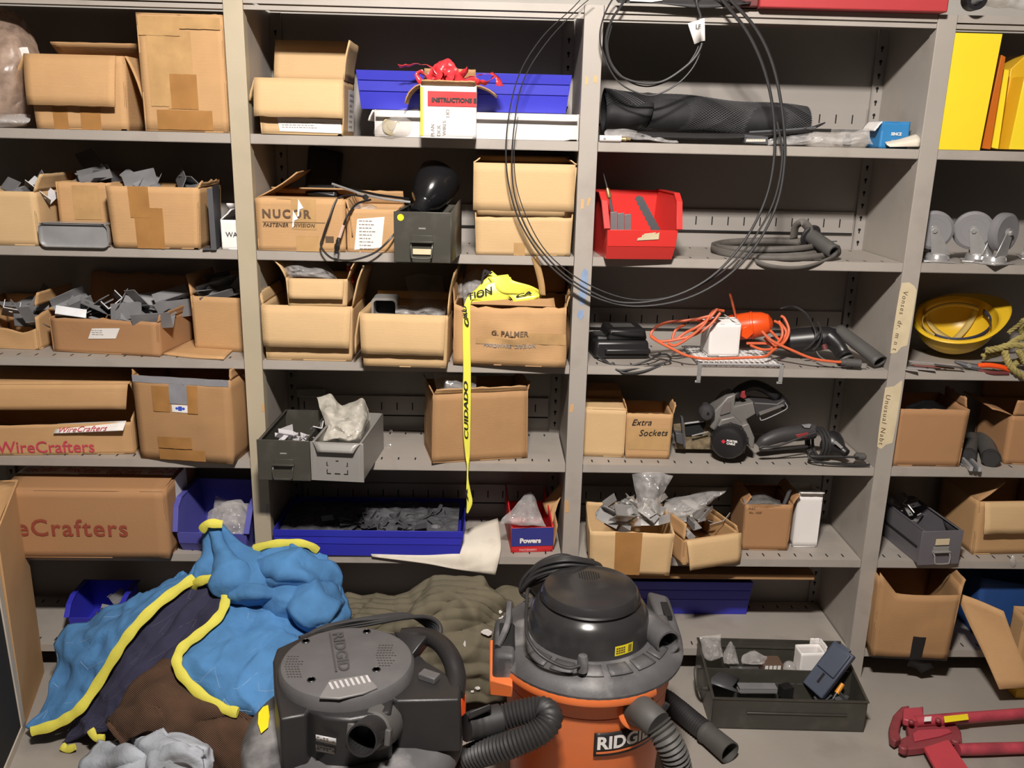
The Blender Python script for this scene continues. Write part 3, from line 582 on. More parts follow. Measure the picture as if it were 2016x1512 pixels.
# fifth row
c = carton('large brown carton printed with red-brown lettering, behind the tall carton', (15,1098), (334,1100), (330,969), 5, 0.30, m=KRAFTR, seed=31, cr=.0015, lid=True, flaps=[('F', .105, -86, {'taper': 0, 'bend': 3}), ('B', .10, -89, {'taper': 0})],
       texts=[('F', -.21, .34, 'WireCrafters', .075, INKR, {'bold': .0012, 'space': 1.12})])
b = MB().grid(lambda s, q: Vector((-c.w/2+.0+(c.w-.006)*s, .10+.10*q, c.h+.010+.004*math.sin(7*s))), 14, 2); tp_ = part('printed_tape', b, WHITE, c.t, solid=.0006, label='white tape printed in red')
for i in range(4):
    vs, fs = text_geo('WireCrafters', .045, 0, .2); part('lettering', MB().add([Vector((-c.w/2+.01+i*.125+p.x*.42, .112+p.y*1.2, c.h+.0125+.004*math.sin(7*(p.x*.42+.01+i*.125)/c.w))) for p in vs], fs), INKRED, tp_, smooth=0)
part('printed_tape', MB().grid(lambda s, q: c.surf('R', .30+.35*s, .3+.72*q, .002), 5, 6), WHITE, c.t)
hopper_bin('dusty blue hopper bin of bagged parts, right of the lettered carton', (356,1088), (485,1092), Z[5], .155, .22, BLUEW, hf=.45, tw=1.12)
pouch('clear bag of parts in the dusty blue hopper bin, in front of the other', [[(410,1010,.10),(440,990,.10),(470,985,.12),(486,1000,.12)],[(405,1035,.06),(440,1020,.04),(470,1015,.05),(486,1030,.06)],[(395,1062,.03),(440,1058,.02),(465,1058,.02),(482,1062,.03)]], .025, .010, FILM, seed=31)
pouch('smaller clear bag at the back of the dusty blue hopper bin', [[(425,975,.16),(455,985,.15),(488,992,.15)],[(420,1000,.14),(450,1005,.13),(486,1010,.13)],[(415,1020,.12),(450,1030,.12),(484,1030,.12)]], .02, .009, FILM, seed=32)
# bottom row
t = hopper_bin('deep blue bin on the bottom shelf, behind the blue moving blanket', (142,1238), (232,1240), Z[6], .11, .16, BLUE, y=.05, hf=.6, tw=1.15)
heap(type('o', (), {'M': WM[t.name], 'w': .14, 'd': .16, 'h': .08})(), 'small grey steel piece in the deep blue bin on the bottom shelf', 'pieces in the low blue bin', 4, ['plate','angle'], GALV, .05, seed=5)
# ================================================================== SECOND BAY
c = carton('open carton with a pale front flap hanging and its back flap raised', (514,258), (675,265), (500,153), 1, 0.19, y=-.004, m=KRAFTL, seed=33, tw=1.05,
       flaps=[('F', .100, 163, {'s': (-.02, 1.0), 'taper': 0}), ('B', .115, 6), ('R', .10, 6), ('L', .06, 158)], labels=[('F', .22,.98,.05,.30,PAPER,-.02), ('R', .4,.95,.08,.86,PAPER)])
scribble(c, 'F', .26, .21, 3, .13, .0018, .006, INKG, 4); scribble(c, 'R', .48, .75, 7, .08, .004, .014, INKG, 5)
# white flat carton with the wide blue bin on top
pz = PY(940, 222, 0).z
c = carton('long flat white carton under the upper wide blue bin', (738,273), (1138,281), (940,222), 1, 0.27, y=.002, h=pz-Z[1], m=WHITE, seed=35, cr=.0008, lid=True, flaps=[('F', .024, 120, {'taper': 0, 'm': WHITE, 'bend': 30}), ('L', .03, 150, {'m': WHITE})])
t, hh, ww = wide_bin('upper wide blue shelf bin, on the flat white carton', (701,135), (1126,147), (710,211), (1114,223), .045, pz+.0045, BLUE, dep=.25)
part('added_parts_fill', MB().grid(lambda s, q: Vector((-ww/2+.004+(ww-.008)*s, .008+.238*q, hh*(.60+.10*math.sin(PI*q))+.008*nz3((s*4, q*3, 2), 5))), 50, 24), DKSTEEL, t, kind='stuff', smooth=10)  # unseen dark fill, added to stop blue bounce light on the back panel
t = thing('poly_bag', 'clear bag holding a round lidded jar, left of the small white carton', 'bag', PY(775, 268, -.0) - Vector((0, 0, .002)))
t.location.z = Z[1]+.001; WM[t.name] = Matrix.Translation(t.location)
pj = PY(770, 248, .005); M = Matrix.Translation(pj) @ Matrix.Rotation(PI/2+.12, 4, 'X') @ Matrix.Rotation(.25, 4, 'Y')
part('jar_lid', MB().lathe([(0.0, .008), (.010, .008), (.011, .006), (.020, .006), (.0225, .008), (.0245, .006), (.0245, -.012), (.023, -.014)], 28, M), mat('cream_lid', (.50, .42, .25), .5), t, True)
part('jar_glass', MB().lathe([(.022, -.012), (.026, -.02), (.027, -.10), (.0, -.105)], 24, M), FILMW, t, True)
net = [[PY(u, v, y) for u, v, y in r] for r in ([(748,245,.02),(770,222,.03),(800,212,.04),(826,214,.05)],[(738,252,-.01),(770,235,-.025),(800,228,-.01),(826,232,.03)],[(736,262,-.005),(770,258,-.03),(800,256,-.012),(826,258,.03)],[(738,268,.0),(765,269,-.01),(800,269,-.0),(826,269,.03)])]
ff = net_fn(net); part('film', MB().grid(lambda s, q: ff(s, q)+Vector((0, .004*nz3(ff(s, q), 30), .003*nz3(ff(s, q), 28, 2))), 22, 18), FILM, t, True, smooth=60)
c = carton('small white carton with a red label, jutting over the shelf edge', (828,272), (937,274), (822,166), 1, 0.11, y=-.062, m=WHITE, seed=37, cr=.002, tw=1.0, jag=.004,
       flaps=[('L', .062, 122, {'bend': 35, 'm': KRAFTD}), ('R', .058, 105, {'bend': 20, 'm': KRAFTD}), ('B', .05, -30, {'m': KRAFTD}), ('F', .02, 60, {'m': KRAFT, 'jag': .004})],
       labels=[('F', .13,1.0,.60,.88,POWRED), ('F', .0,.045,.04,.95,YELSTK)], texts=[('F', .20, .68, 'INSTRUCTIONS E', .0148, INK, {'bold': .0008, 'off': .0035})])
for i, (tx, x_, yq) in enumerate((('LIO', .52, .40), ('WIRES', .46, .06), ('OCK', .36, .04), ('PLAN', .25, .03))):
    vs, fs = text_geo(tx, .013); part('lettering', MB().add([c.surf('F', x_-p.y/c.w, yq+p.x/c.h, .0028) for p in vs], fs), INKG, c.t, smooth=0)
def ribbon(pts, wd, n=8, tw=0.0, seed=0):
    """flat strip following points; wd across; twisting along"""
    P_ = cat_spline(pts, n); b = MB(); vs = []
    for i, p in enumerate(P_):
        t_ = (P_[min(i+1, len(P_)-1)]-P_[max(i-1, 0)]).normalized(); a = t_.cross(Vector((0, -1, 0))); 
        if a.length < .1: a = t_.cross(Vector((0, 0, 1)))
        a.normalize(); bb = t_.cross(a); an = tw*i/len(P_)+seed; e = a*math.cos(an)+bb*math.sin(an)
        wv = wd(i/len(P_)) if callable(wd) else wd
        vs += [p-e*wv/2, p+e*wv/2]
    b.add(vs, [(2*i, 2*i+1, 2*i+3, 2*i+2) for i in range(len(P_)-1)]); return b
t = thing('red_tape_bundle', 'crumpled bundle of red film tape in the small white carton', 'tape', PY(880, 170, -.02))
for i, (pts, wd) in enumerate((([(880,172,-.02),(870,150,-.03),(840,128,-.03),(785,131,-.03)], .016), ([(870,170,-.02),(842,155,-.03),(828,140,-.03),(820,150,-.03),(838,168,-.03)], .012), ([(890,172,-.02),(905,150,-.02),(917,138,-.03),(918,132,-.03)], .014),
        ([(895,168,-.02),(925,152,-.03),(965,144,-.04),(980,155,-.05),(984,170,-.05)], .015), ([(860,166,-.03),(862,140,-.04),(880,128,-.04),(895,150,-.04),(890,170,-.03)], .03), ([(850,168,-.03),(850,145,-.03),(872,122,-.03),(893,138,-.03),(905,165,-.02)], .022), ([(870,170,-.04),(885,150,-.05),(878,135,-.05)], .03), ([(905,168,-.03),(930,160,-.04),(955,163,-.05),(975,150,-.05)], .02))):
    rb = ribbon([PY(*q) for q in pts], wd, 12, 2.2, i*1.3); rb.v = [p+Vector((.0045*nz3(p, 60, 1), .003*nz3(p, 60, 2), .0055*nz3(p, 75, 3))) for p in rb.v]; part('tape_strip', rb, REDTAPE, t, True, solid=.0006, off=0, smooth=15)
for i in range(14):
    a0 = R.uniform(0, 6.28); u0, v0 = 876+R.uniform(-30, 30), 168+R.uniform(-8, 6); pts = [(u0, v0, -.02), (u0+20*math.cos(a0), v0-R.uniform(10, 26), -.03), (u0+R.uniform(20, 44)*math.cos(a0), v0-R.uniform(4, 34), -.035)]
    rb = ribbon([PY(*q) for q in pts], lambda q: .012*(1-.6*q), 8, 1.5, i*.9); rb.v = [p+Vector((.005*nz3(p, 60, 1), .003*nz3(p, 60, 2), .006*nz3(p, 75, 3))) for p in rb.v]; part('tape_shred', rb, REDTAPE, t, True, solid=.0005, off=0, smooth=15)
# second row
c = carton('carton printed with a steel maker\'s name, flaps half open', (508,488), (680,491), (502,390), 2, 0.24, y=-.002, m=KRAFT, seed=39, tw=1.01, cr=.003,
       flaps=[('L', .13, -62, {'s': (.02,.9)}), ('R', .10, 168), ('B', .08, -80), ('F', .03, -88)], tapes=[('F', .40,.68,.42,1.0,TAPEC), ('F', .44,.70,.0,.3,TAPEC)], labels=[('F', .775,.87,.18,.30,INKB)],
       texts=[('F', .07, .64, 'NUCOR', .031, INKB, {'bold': .0012, 'space': 1.28}), ('F', .075, .47, 'FASTENER  DIVISION', .0135, INKB, {'bold': .0004, 'shear': .25, 'space': 1.12})])
part('printed_rule', MB().add([c.surf('F', .07+.71*a, .555+.008*q, .003) for a, q in ((0,0),(.5,0),(1,0),(1,1),(.5,1),(0,1))], [(0,1,4,5),(1,2,3,4)]), INKB, c.t, smooth=0)
for s_, q_ in ((.465, .66), (.40, .45)):
    part('torn_tape_arrow', MB().add([c.surf('F', s_+a, q_+q, .0032) for a, q in ((0, 0), (.022, .02), (.03, .14), (.075, .17), (.02, .34))], [(0,1,2,4),(2,3,4)]), WHITE, c.t, smooth=0)
c = carton('carton with a white delivery sheet taped on, under the lamp arm', (684,489), (785,493), (679,411), 2, 0.2, y=.01, m=KRAFT, seed=41, cr=.002, labels=[('F', .17,.70,.08,.80,PAPER,.07)], flaps=[('B', .04, -20)])
scribble(c, 'F', .24, .72, 9, .042, .0022, .0095, INKG, 6, off=.0034)
pouch('clear bag in the carton under the lamp arm', [[(695,402,.1),(720,398,.1),(740,404,.1)],[(692,412,.06),(720,410,.05),(742,414,.06)],[(692,420,.06),(720,424,.05),(745,424,.06)]], .02, .008, FILM, seed=42)
dw = drawer('dark green metal drawer jutting over the shelf edge below the black lamp shade', (776,515), (887,518), Z[2], .128, .26, DRAWG, pull=True, card=(.16, .27))
WDW = WD[dw.name]
part('yellow_dot', MB().lathe([(0, 0), (.0085, 0), (.0085, .0005)], 20, Matrix.Translation((-WDW/2+.018, -.0002, .113)) @ Matrix.Rotation(PI/2, 4, 'X')), YELSTK, dw)
part('side_wing', MB().add([(WDW/2, .004, 0), (WDW/2, .004, .128), (WDW/2+.01, .10, .15), (WDW/2+.01, .2, .15), (WDW/2+.01, .2, 0)], [(0,1,2,3,4)]), DRAWG, dw, solid=.0015, off=0)
c = carton('large square carton whose folded front flap leaves a dark slit, left of the red bin', (937,500), (1122,506), (933,320), 2, 0.24, y=.0, m=KRAFTL, seed=43, tw=1.07, cr=.004, bulge=.004, tops={'F': lambda s: .415+.012*s, 'L': 1.0, 'R': .97}, jag=.006,
       flaps=[('F', .126, 177, {'s': (.0, .985), 'taper': 0, 'bend': 2}), ('L', .02, -60, {'jag': .012}), ('R', .02, -60, {'jag': .012}), ('B', .1, -85)], tapes=[('F', .40,.52,.0,.14,TAPEC)])
# desk lamp
t = thing('desk_lamp', 'black desk lamp lying across the cartons, dome shade over the green drawer', 'lamp', PY(845, 430, .03))
ax = (PY(812, 432, -.02)-PY(850, 372, .07)).normalized(); tz = ax.to_track_quat('Z', 'Y').to_matrix().to_4x4(); M = Matrix.Translation(PY(848, 378, .07)) @ tz
part('lamp_shade', MB().lathe([(.0615, -.062), (.0625, -.06), (.062, -.03), (.056, .0), (.044, .030), (.028, .048), (.024, .054), (.024, .085), (.018, .092), (0, .092)], 36, M, cap=False), BLACKG, t, True)
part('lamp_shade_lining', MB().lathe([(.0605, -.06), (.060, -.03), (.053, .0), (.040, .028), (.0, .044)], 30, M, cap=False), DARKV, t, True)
part('switch_knob', MB().lathe([(.010, .09), (.010, .105), (.006, .112), (0, .112)], 14, M), BLACKG, t, True)
part('lamp_arm', MB().tube([PY(654, 362, .10), PY(715, 383, .06), PY(760, 392, .03), PY(808, 398, .02)], .0035, 8), CHROME, t, True)
part('lamp_arm', MB().tube([PY(690, 372, .12), PY(745, 384, .06), PY(806, 392, .03)], .0035, 8), BLACKG, t, True)
part('arm_joint', MB().lathe([(.008, -.009), (.008, .009)], 14, Matrix.Translation(PY(720, 388, .055)) @ Matrix.Rotation(PI/2, 4, 'X')), BLACK, t, True)
b = MB(); b.add([PY(*q) for q in ((600,380,.18),(662,390,.16),(672,300,.26),(612,285,.26),(600,385,.24),(668,395,.24),(680,300,.29),(605,285,.29))], [(0,1,2,3),(7,6,5,4),(0,4,5,1),(1,5,6,2),(2,6,7,3),(3,7,4,0)])
part('lamp_base', b, BLACK, t, True, bevel=.01)
cord = [PY(*q) for q in ((720,388,.05),(690,384,.03),(664,392,.0),(648,430,-.02),(636,465,-.025),(632,485,-.03),(648,505,-.035),(668,512,-.035),(700,511,-.035),(740,496,-.03),(772,466,-.02),(790,440,.02))]
part('cord', MB().tube(cat_spline(cord, 8), .0028, 6), BLACK, t, True)
cord2 = [PY(*q) for q in ((730,393,.04),(702,402,.01),(684,425,-.02),(676,445,-.025),(668,466,-.03),(664,474,-.032))]
part('cord', MB().tube(cat_spline(cord2, 8), .0032, 6), BLACK, t, True)
part('cord_tag', MB().tube([PY(676,443,-.0255), PY(668,468,-.0305)], .0045, 6), mat('pinkish_paper', (.6,.42,.34), .7), t, True)
pa, pb = PY(666, 468, -.033), PY(662, 498, -.036); M = Matrix.Translation(pa) @ (pb-pa).to_track_quat('Z', 'Y').to_matrix().to_4x4(); L = (pb-pa).length
pg = part('plug', MB().lathe([(.004, 0), (.008, .008), (.008, .016), (.012, .020), (.012, .030), (.009, .034), (.0095, L)], 12, M, 1, .6), BLACK, t, True)
part('prong', MB().box(-.0065, -.0045, -.003, .003, L, L+.014, M).box(.0045, .0065, -.003, .003, L, L+.014, M), ZINC, pg, True)
# third row
c1 = carton('carton with a folded front flap, carrying a small tilted carton', (525,708), (692,712), (515,600), 3, 0.24, m=KRAFTL, seed=45, tw=1.05, cr=.002, flaps=[('F', .118, 168, {'s': (.0, .99)}), ('R', .105, 12, {'skew': -.3}), ('L', .035, 8), ('B', .06, 0)])
zt = c1.M.translation.z+c1.h
c = carton('small pale carton tilted forward on the flap-front carton, its flaps spread', (568,600), (682,603), (574,548), zt-.002, 0.15, y=.004, m=KRAFTL, seed=47, tw=1.06, cr=.002, flaps=[('F', .056, 160, {'s': (.05,.95)}), ('L', .088, 28, {'bend': 25}), ('R', .085, 22)])
pouch('crinkled clear bag bulging from the small pale carton', [[(545,515,.08),(580,510,.09),(620,512,.1),(640,520,.1)],[(555,530,.05),(585,525,.04),(620,525,.05),(655,535,.08)],[(565,548,.04),(595,545,.03),(630,547,.03),(665,552,.06)]], .03, .012, FILM, seed=48)
t = thing('rubber_grip', 'red ribbed handle tip standing beside the small pale carton', 'handle', PY(692, 556, .1))
part('grip', MB().lathe([(.008, 0), (.009, .004), (.0075, .010), (.0085, .016), (.0075, .022), (.0085, .028), (.0075, .034), (.009, .042), (.006, .05)], 12, Matrix.Translation(PY(692, 556, .1)) @ Matrix.Rotation(-.12, 4, 'Y')), RED, t, True)
part('grip_cap', MB().lathe([(.006, .049), (.007, .052), (.005, .056), (0, .056)], 12, Matrix.Translation(PY(692, 556, .1)) @ Matrix.Rotation(-.12, 4, 'Y')), WHITE, t, True)
c = carton('carton with a broad pale front flap, stuffed with clear bags and a grey tray', (716,721), (878,726), (714,617), 3, 0.24, m=KRAFTL, seed=49, tw=1.04, cr=.002, flaps=[('F', .112, 170, {'s': (-.01, .98)}), ('R', .12, 4, {'s': (.0,.8)}), ('L', .12, 168), ('B', .03, -30)])
z0 = c.M.translation.z+c.h
t = thing('junction_box', 'small grey open box in the carton stuffed with clear bags', 'box', (PY(757, 618, .05).x, .05, z0-.03))
b = MB(); q = rrect(.075, .062, .012); qi = rrect(.062, .048, .010); n = len(q)
vs = [Vector((x, yy, zz+.025)) for yy in (0, .07) for x, zz in q+qi]
b.add(vs, [f for k in range(n) for f in ((k, (k+1) % n, n+(k+1) % n, n+k), (2*n+k, 3*n+k, 3*n+(k+1) % n, 2*n+(k+1) % n), (k, 2*n+k, 2*n+(k+1) % n, (k+1) % n), (n+k, n+(k+1) % n, 3*n+(k+1) % n, 3*n+k))]); part('shell', b, DRAWL, t)
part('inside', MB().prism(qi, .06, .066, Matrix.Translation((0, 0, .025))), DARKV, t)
pouch('tall smoky clear bag standing in the carton beside the grey box', [[(797,545,.14),(820,540,.13),(850,540,.13),(868,545,.14)],[(802,570,.10),(825,572,.08),(850,570,.08),(872,565,.1)],[(808,595,.08),(830,590,.06),(855,592,.06),(876,590,.08)],[(800,620,.06),(830,622,.05),(855,624,.05),(876,622,.06)]], .02, .009, FILMD, seed=51)
pouch('flat clear bag lying over the carton rim', [[(780,602,.06),(820,604,.05),(850,596,.05),(876,600,.06)],[(778,612,.03),(820,610,.02),(850,604,.02),(878,610,.04)],[(780,620,.03),(820,622,.02),(850,622,.02),(876,623,.04)]], .012, .009, FILM, seed=52)
cP = carton('crumpled carton with faded black lettering, draped with yellow caution tape', (892,717), (1112,725), (900,598), 3, 0.25, m=KRAFT, seed=53, cr=.017, jag=.024, tw=.99, bulge=.004, tops={'F': lambda s: 1.0-.04*math.sin(PI*s), 'L': 1.03},
       flaps=[('B', .085, -4), ('L', .05, 3, {'jag': .012}), ('F', .035, -60, {'s': (.1,.9), 'jag': .014, 'm': KRAFTD}), ('R', .03, 10, {'jag': .01})], tapes=[('F', .58,1.0,.38,.56,TAPEC), ('F', .2,.62,.36,.46,TAPEC)],
       texts=[('F', .34, .51, 'G. PALMER', .022, INKB, {'bold': .0004}), ('F', .27, .32, 'HARDWARE  DIVISION', .0145, INKG, {'bold': .0003})])
pouch('clear bag poking out of the crumpled carton behind the caution tape', [[(918,538,.12),(940,532,.12),(962,540,.12)],[(912,560,.1),(935,555,.08),(960,560,.1)],[(912,582,.09),(935,580,.07),(955,578,.09)],[(912,600,.09),(935,600,.07),(955,600,.09)]], .012, .008, FILM, seed=54)
pouch('narrow clear bag at the left corner of the crumpled carton', [[(902,552,.12),(910,548,.12),(914,556,.12)],[(898,568,.1),(908,566,.09),(914,572,.1)],[(897,588,.1),(908,586,.09),(915,590,.1)]], .008, .007, FILM, seed=55)
solo('kraft_tape_strip', 'loose brown tape strip hanging from the large square carton', 'tape', ribbon([PY(1052, 505, -.004), PY(1060, 532, -.006), PY(1066, 560, -.004), PY(1068, 582, .0)], .018, 6, .35, 0), TAPEC, solid=.0008)
# caution tape: a folded bow on the carton, and a long tail hanging to the blue bin
t = thing('barrier_tape', 'yellow caution tape spilling from the crumpled carton and hanging down', 'tape', PY(925, 600, -.02))
def strip(rows, nm='tape_fold', n=10, lbl=None):
    f = net_fn([[PY(*q) for q in r] for r in rows]); part(nm, MB().grid(f, 6, n*(len(rows)-1)), YELTAPE, t, True, smooth=70, solid=.0005, off=0, label=lbl); return f
f1 = strip([[(968,533,.03),(982,545,.03)], [(940,566,.02),(985,550,.02)], [(922,582,.0),(958,590,.0)], [(913,605,-.012),(929,590,-.012)], [(911,640,-.02),(926,640,-.02)], [(911,680,-.022),(926,682,-.022)], [(912,730,-.022),(927,730,-.022)], [(911,780,-.022),(927,780,-.022)], [(912,850,-.024),(926,850,-.024)], [(916,895,-.024),(925,895,-.024)], [(919,915,-.03),(923,915,-.026)], [(919,940,-.03),(922,940,-.03)], [(918,965,-.03),(926,965,-.028)], [(919,992,-.03),(930,990,-.03)], [(918,1010,-.03),(921,1012,-.03)]], 'tape_tail', 8)
strip([[(960,545,.02),(1000,540,.02)], [(985,575,.0),(1010,552,.0)], [(1020,580,-.0),(1046,563,.0)], [(1062,592,.02),(1070,576,.02)]])
strip([[(955,560,.01),(1005,545,.015)], [(930,590,-.004),(1012,565,.005)], [(930,600,-.004),(1000,592,.0)]])
strip([[(1000,580,.0),(1052,573,.01)], [(1010,592,-.008),(1062,583,-.004)], [(1005,600,-.004),(1040,598,0)]])
def tape_text(txt, a, b_, size, y_, bold=.0006):
    A_, B_ = PY(a[0], a[1], y_), PY(b_[0], b_[1], y_); e = (B_-A_).normalized(); up = Vector((0, -1, 0)).cross(e); vs, fs = text_geo(txt, size, bold, .2); Lx = max(p.x for p in vs)
    part('lettering', MB().add([A_+e*(p.x*(B_-A_).length/Lx)-up*(-p.y) for p in vs], fs), INK, t, True, smooth=0)
tape_text('TION', (921,592), (972,576), .026, -.008); tape_text('CAU', (924,643), (917,600), .016, -.027); tape_text('A', (947,556), (970,536), .03, .012)
tape_text('CUIDADO', (922,866), (921,750), .017, -.0275, .0003)
tape_text('A', (922,985), (920,962), .010, -.034); tape_text('CA', (1015,587), (1048,578), .012, -.009)
# fourth row
dw = drawer('dark green metal drawer beside the yellowed post, full of white parts', (509,944), (612,947), Z[4], .117, .28, DRAWG, pull=True)
heap(type('o', (), {'M': WM[dw.name], 'w': WD[dw.name], 'd': .28, 'h': .117})(), 'small white steel part in the dark green drawer', 'white parts in the green drawer', 12, ['channel','angle','bent'], mat('white_enamel_part', (.55,.53,.55), .45), .042, x=(.35,.95), yy=(.08,.45), zz=(.62,.95), seed=31, name='steel_part', cat='part')
dw = drawer('light grey metal drawer with cut-outs, stuffed with a crinkled bag', (613,945), (717,950), Z[4], .113, .28, DRAWL, pull=False)
W_ = WD[dw.name]; b = MB()
for x0, x1, z0, z1 in ((-.03,-.0275,.044,.056),(-.0275,-.025,.044,.046),(.0275,.03,.044,.056),(.025,.0275,.044,.046),(-.03,-.0275,.022,.034),(-.03,-.018,.020,.023),(.018,.03,.020,.023),(.0275,.03,.022,.034),(-.008,.008,.020,.0235),(-.004,.004,.058,.061)): b.box(x0, x1, -.0006, .0005, z0, z1)
part('cut_outs', b, DARKV, dw, kind='stuff')
part('edge_fold', MB().box(-W_/2+.012, -W_/2+.0135, -.0006, .0005, .012, .1).box(W_/2-.0135, W_/2-.012, -.0006, .0005, .012, .1), INKG, dw)
b = MB().grid(lambda s, q: Vector((-W_/2*.9+W_*.9*s+(.5-s)*.035*q, -.001-.016*q, .112-.022*q**1.5)), 8, 5)
part('bent_lip', b, DRAWL, dw, solid=.0015, off=0)
pouch('large crinkled milky bag standing out of the light grey drawer', [[(625,781,.10),(650,778,.09),(672,800,.09),(690,795,.10),(712,784,.10),(726,805,.10)],[(630,805,.06),(655,805,.05),(675,812,.06),(695,805,.06),(715,806,.06),(729,825,.07)],[(640,835,.0),(660,832,.0),(680,832,.0),(700,832,.0),(716,835,.0),(722,845,.02)],[(622,872,-.035),(645,868,-.04),(670,866,-.04),(690,868,-.04),(702,868,-.035),(710,866,-.02)]], .022, .013, FILMW, seed=57, nu=40, nv=30)
cT = carton('scuffed brown carton with a clear zip bag, behind the hanging caution tape', (850,913), (1040,904), (862,776), 4, 0.17, m=KRAFTD, seed=59, tw=.97, cr=.004, jag=.006, flaps=[('F', .018, 30, {'jag': .006, 'm': KRAFT}), ('L', .018, 20, {'jag': .008}), ('R', .022, 15, {'jag': .01})], rz=.20)
pouch('clear zip bag standing up from the scuffed brown carton', [[(854,735,.05),(885,736,.05),(938,740,.06)],[(854,750,.045),(885,750,.045),(938,752,.055)],[(858,765,.045),(885,765,.04),(936,768,.055)],[(862,785,.05),(885,785,.05),(935,785,.06)]], .010, .005, FILM, seed=58)
pouch('corner of a clear bag showing over the scuffed brown carton', [[(945,772,.07),(958,766,.07),(972,760,.07)],[(942,778,.06),(958,776,.06),(972,774,.07)],[(942,788,.06),(958,788,.06),(972,788,.07)]], .008, .006, FILM, seed=59)
def screw(label, u, v, z, rz, grp):
    q = PZ(u, v, z); t = thing('screw', label, 'screw', (q.x, q.y, z+.003), rz, grp)
    M = Matrix.Rotation(PI/2, 4, 'Y'); part('head', MB().lathe([(0, -.003), (.005, -.002), (.005, 0), (.002, .001)], 10, M), CHROME, t); part('shank', MB().lathe([(.002, 0), (.002, .014), (0, .017)], 8, M), CHROME, t)
for i, (u, v) in enumerate(((735,861),(748,860),(742,877),(768,878),(770,850))): screw('tiny loose screw lying on the shelf right of the grey drawer', u, v, Z[4], i*1.1, 'loose screws on the shelf')
# fifth row
t, hh, ww = wide_bin('lower wide blue shelf bin filled with small dark parts', (537,1030), (914,1033), (540,1085), (904,1085), -.018, Z[5]+.003, BLUE, dep=.285)
hz = type('o', (), {'M': WM[t.name], 'w': ww, 'd': .285, 'h': hh})()
heap(hz, 'small dark steel part in the lower wide blue bin', 'dark parts in the lower blue bin', 34, ['plate','angle','bent'], DKSTEEL, .040, x=(.18,.97), yy=(.10,.55), zz=(.78,.98), seed=61, name='steel_part', cat='part', tilt=.35)
part('added_parts_fill', MB().grid(lambda s, q: Vector((-ww/2+.006+(ww-.012)*s, .008+.27*q, hh*(.62+.14*math.sin(PI*q)+.10*s)+.010*nz3((s*4, q*3, 1), 5))), 60, 30), DKSTEEL, t, kind='stuff', smooth=10)
pts = [[(728,1088,.02),(830,1086,.03),(930,1040,.10),(980,1022,.15)], [(730,1092,-.006),(830,1092,-.004),(920,1085,.0),(985,1060,.05)], [(732,1097,-.012),(830,1107,-.014),(915,1118,-.016),(985,1090,-.006)], [(733,1098,-.012),(840,1112,-.015),(905,1124,-.018),(975,1134,-.02)]]
fp = net_fn([[PY(*q) for q in r] for r in pts])
solo('paper_sheets', 'creased cream paper sheets under the lower blue bin, drooping over the edge', 'paper', MB().grid(lambda s, q: fp(s, q)+Vector((0, 0, .0035)), 20, 14), CREAM, solid=.0015, smooth=60, off=0)
cW = carton('red and navy printed fastener carton, open and holding clear bags', (1006,1088), (1088,1086), (1008,1040), 5, 0.21, m=POWRED, seed=63, cr=.001, tops={'F': 1.0, 'L': lambda s: 1.75-.75*s, 'R': lambda s: 1.0+.6*s}, flaps=(), labels=[('F', .0,1.0,.26,1.0,POWBLUE)],
       texts=[('F', .20, .40, 'Powers', .0215, WHITE, {'bold': .0011, 'off': .0034}), ('F', .20, .075, 'FASTENERS', .0085, WHITE, {'space': 1.3, 'off': .0028})], rz=.08)
part('inner_wall', MB().grid(lambda s, q: Vector((cW.w/2+.004+.01*q, .004+.2*s, cW.h*(.1+q*(.95+.6*s)))), 5, 4), KRAFTD, cW.t, solid=.002)
pouch('clear zip bag rising out of the red and navy fastener carton', [[(1035,972,.12),(1048,968,.12),(1056,985,.12)],[(1010,1000,.08),(1035,996,.07),(1060,1005,.08)],[(990,1020,.05),(1030,1018,.03),(1068,1022,.05)],[(985,1032,.04),(1030,1034,.02),(1075,1036,.04)]], .018, .007, FILM, seed=64)
b = MB().grid(net_fn([[PY(u, v, y) for u, v, y in r] for r in ([(1068,990,.16),(1090,966,.16),(1108,948,.16)],[(1075,1010,.14),(1098,985,.14),(1110,965,.14)],[(1082,1020,.12),(1086,1000,.12),(1100,985,.12)],[(1084,1036,.1),(1086,1032,.1),(1088,1028,.1)])]), 8, 8)
solo('cardboard_scrap', 'torn brown cardboard curl behind the red and navy fastener carton', 'cardboard', b, KRAFT, solid=.003)

b = MB().box(PY(583, 770, .27).x, PY(640, 770, .27).x, .265, .28, PY(600, 781, .27).z, PY(600, 765, .27).z)
t = solo('rear_card_holder', 'dim grey card holder at the back behind the dark green drawer', 'holder', b, DRAWL, bevel=.003)
# ================================================================== THIRD BAY
def pix_prism(pts, y0, y1, tilt=0.0):
    """solid of real thickness: outline placed at depth y0 and carried back to y1"""
    p = [PY(u, v, y0) for u, v in pts]; n = len(p); q = [a+Vector((0, y1-y0, tilt)) for a in p]
    return MB().add(p+q, [tuple(range(n)), tuple(reversed(range(n, 2*n)))]+[(i, i+n, (i+1) % n+n, (i+1) % n) for i in range(n)])
def along(a, b): return Matrix.Translation(a) @ (b-a).to_track_quat('Z', 'Y').to_matrix().to_4x4()
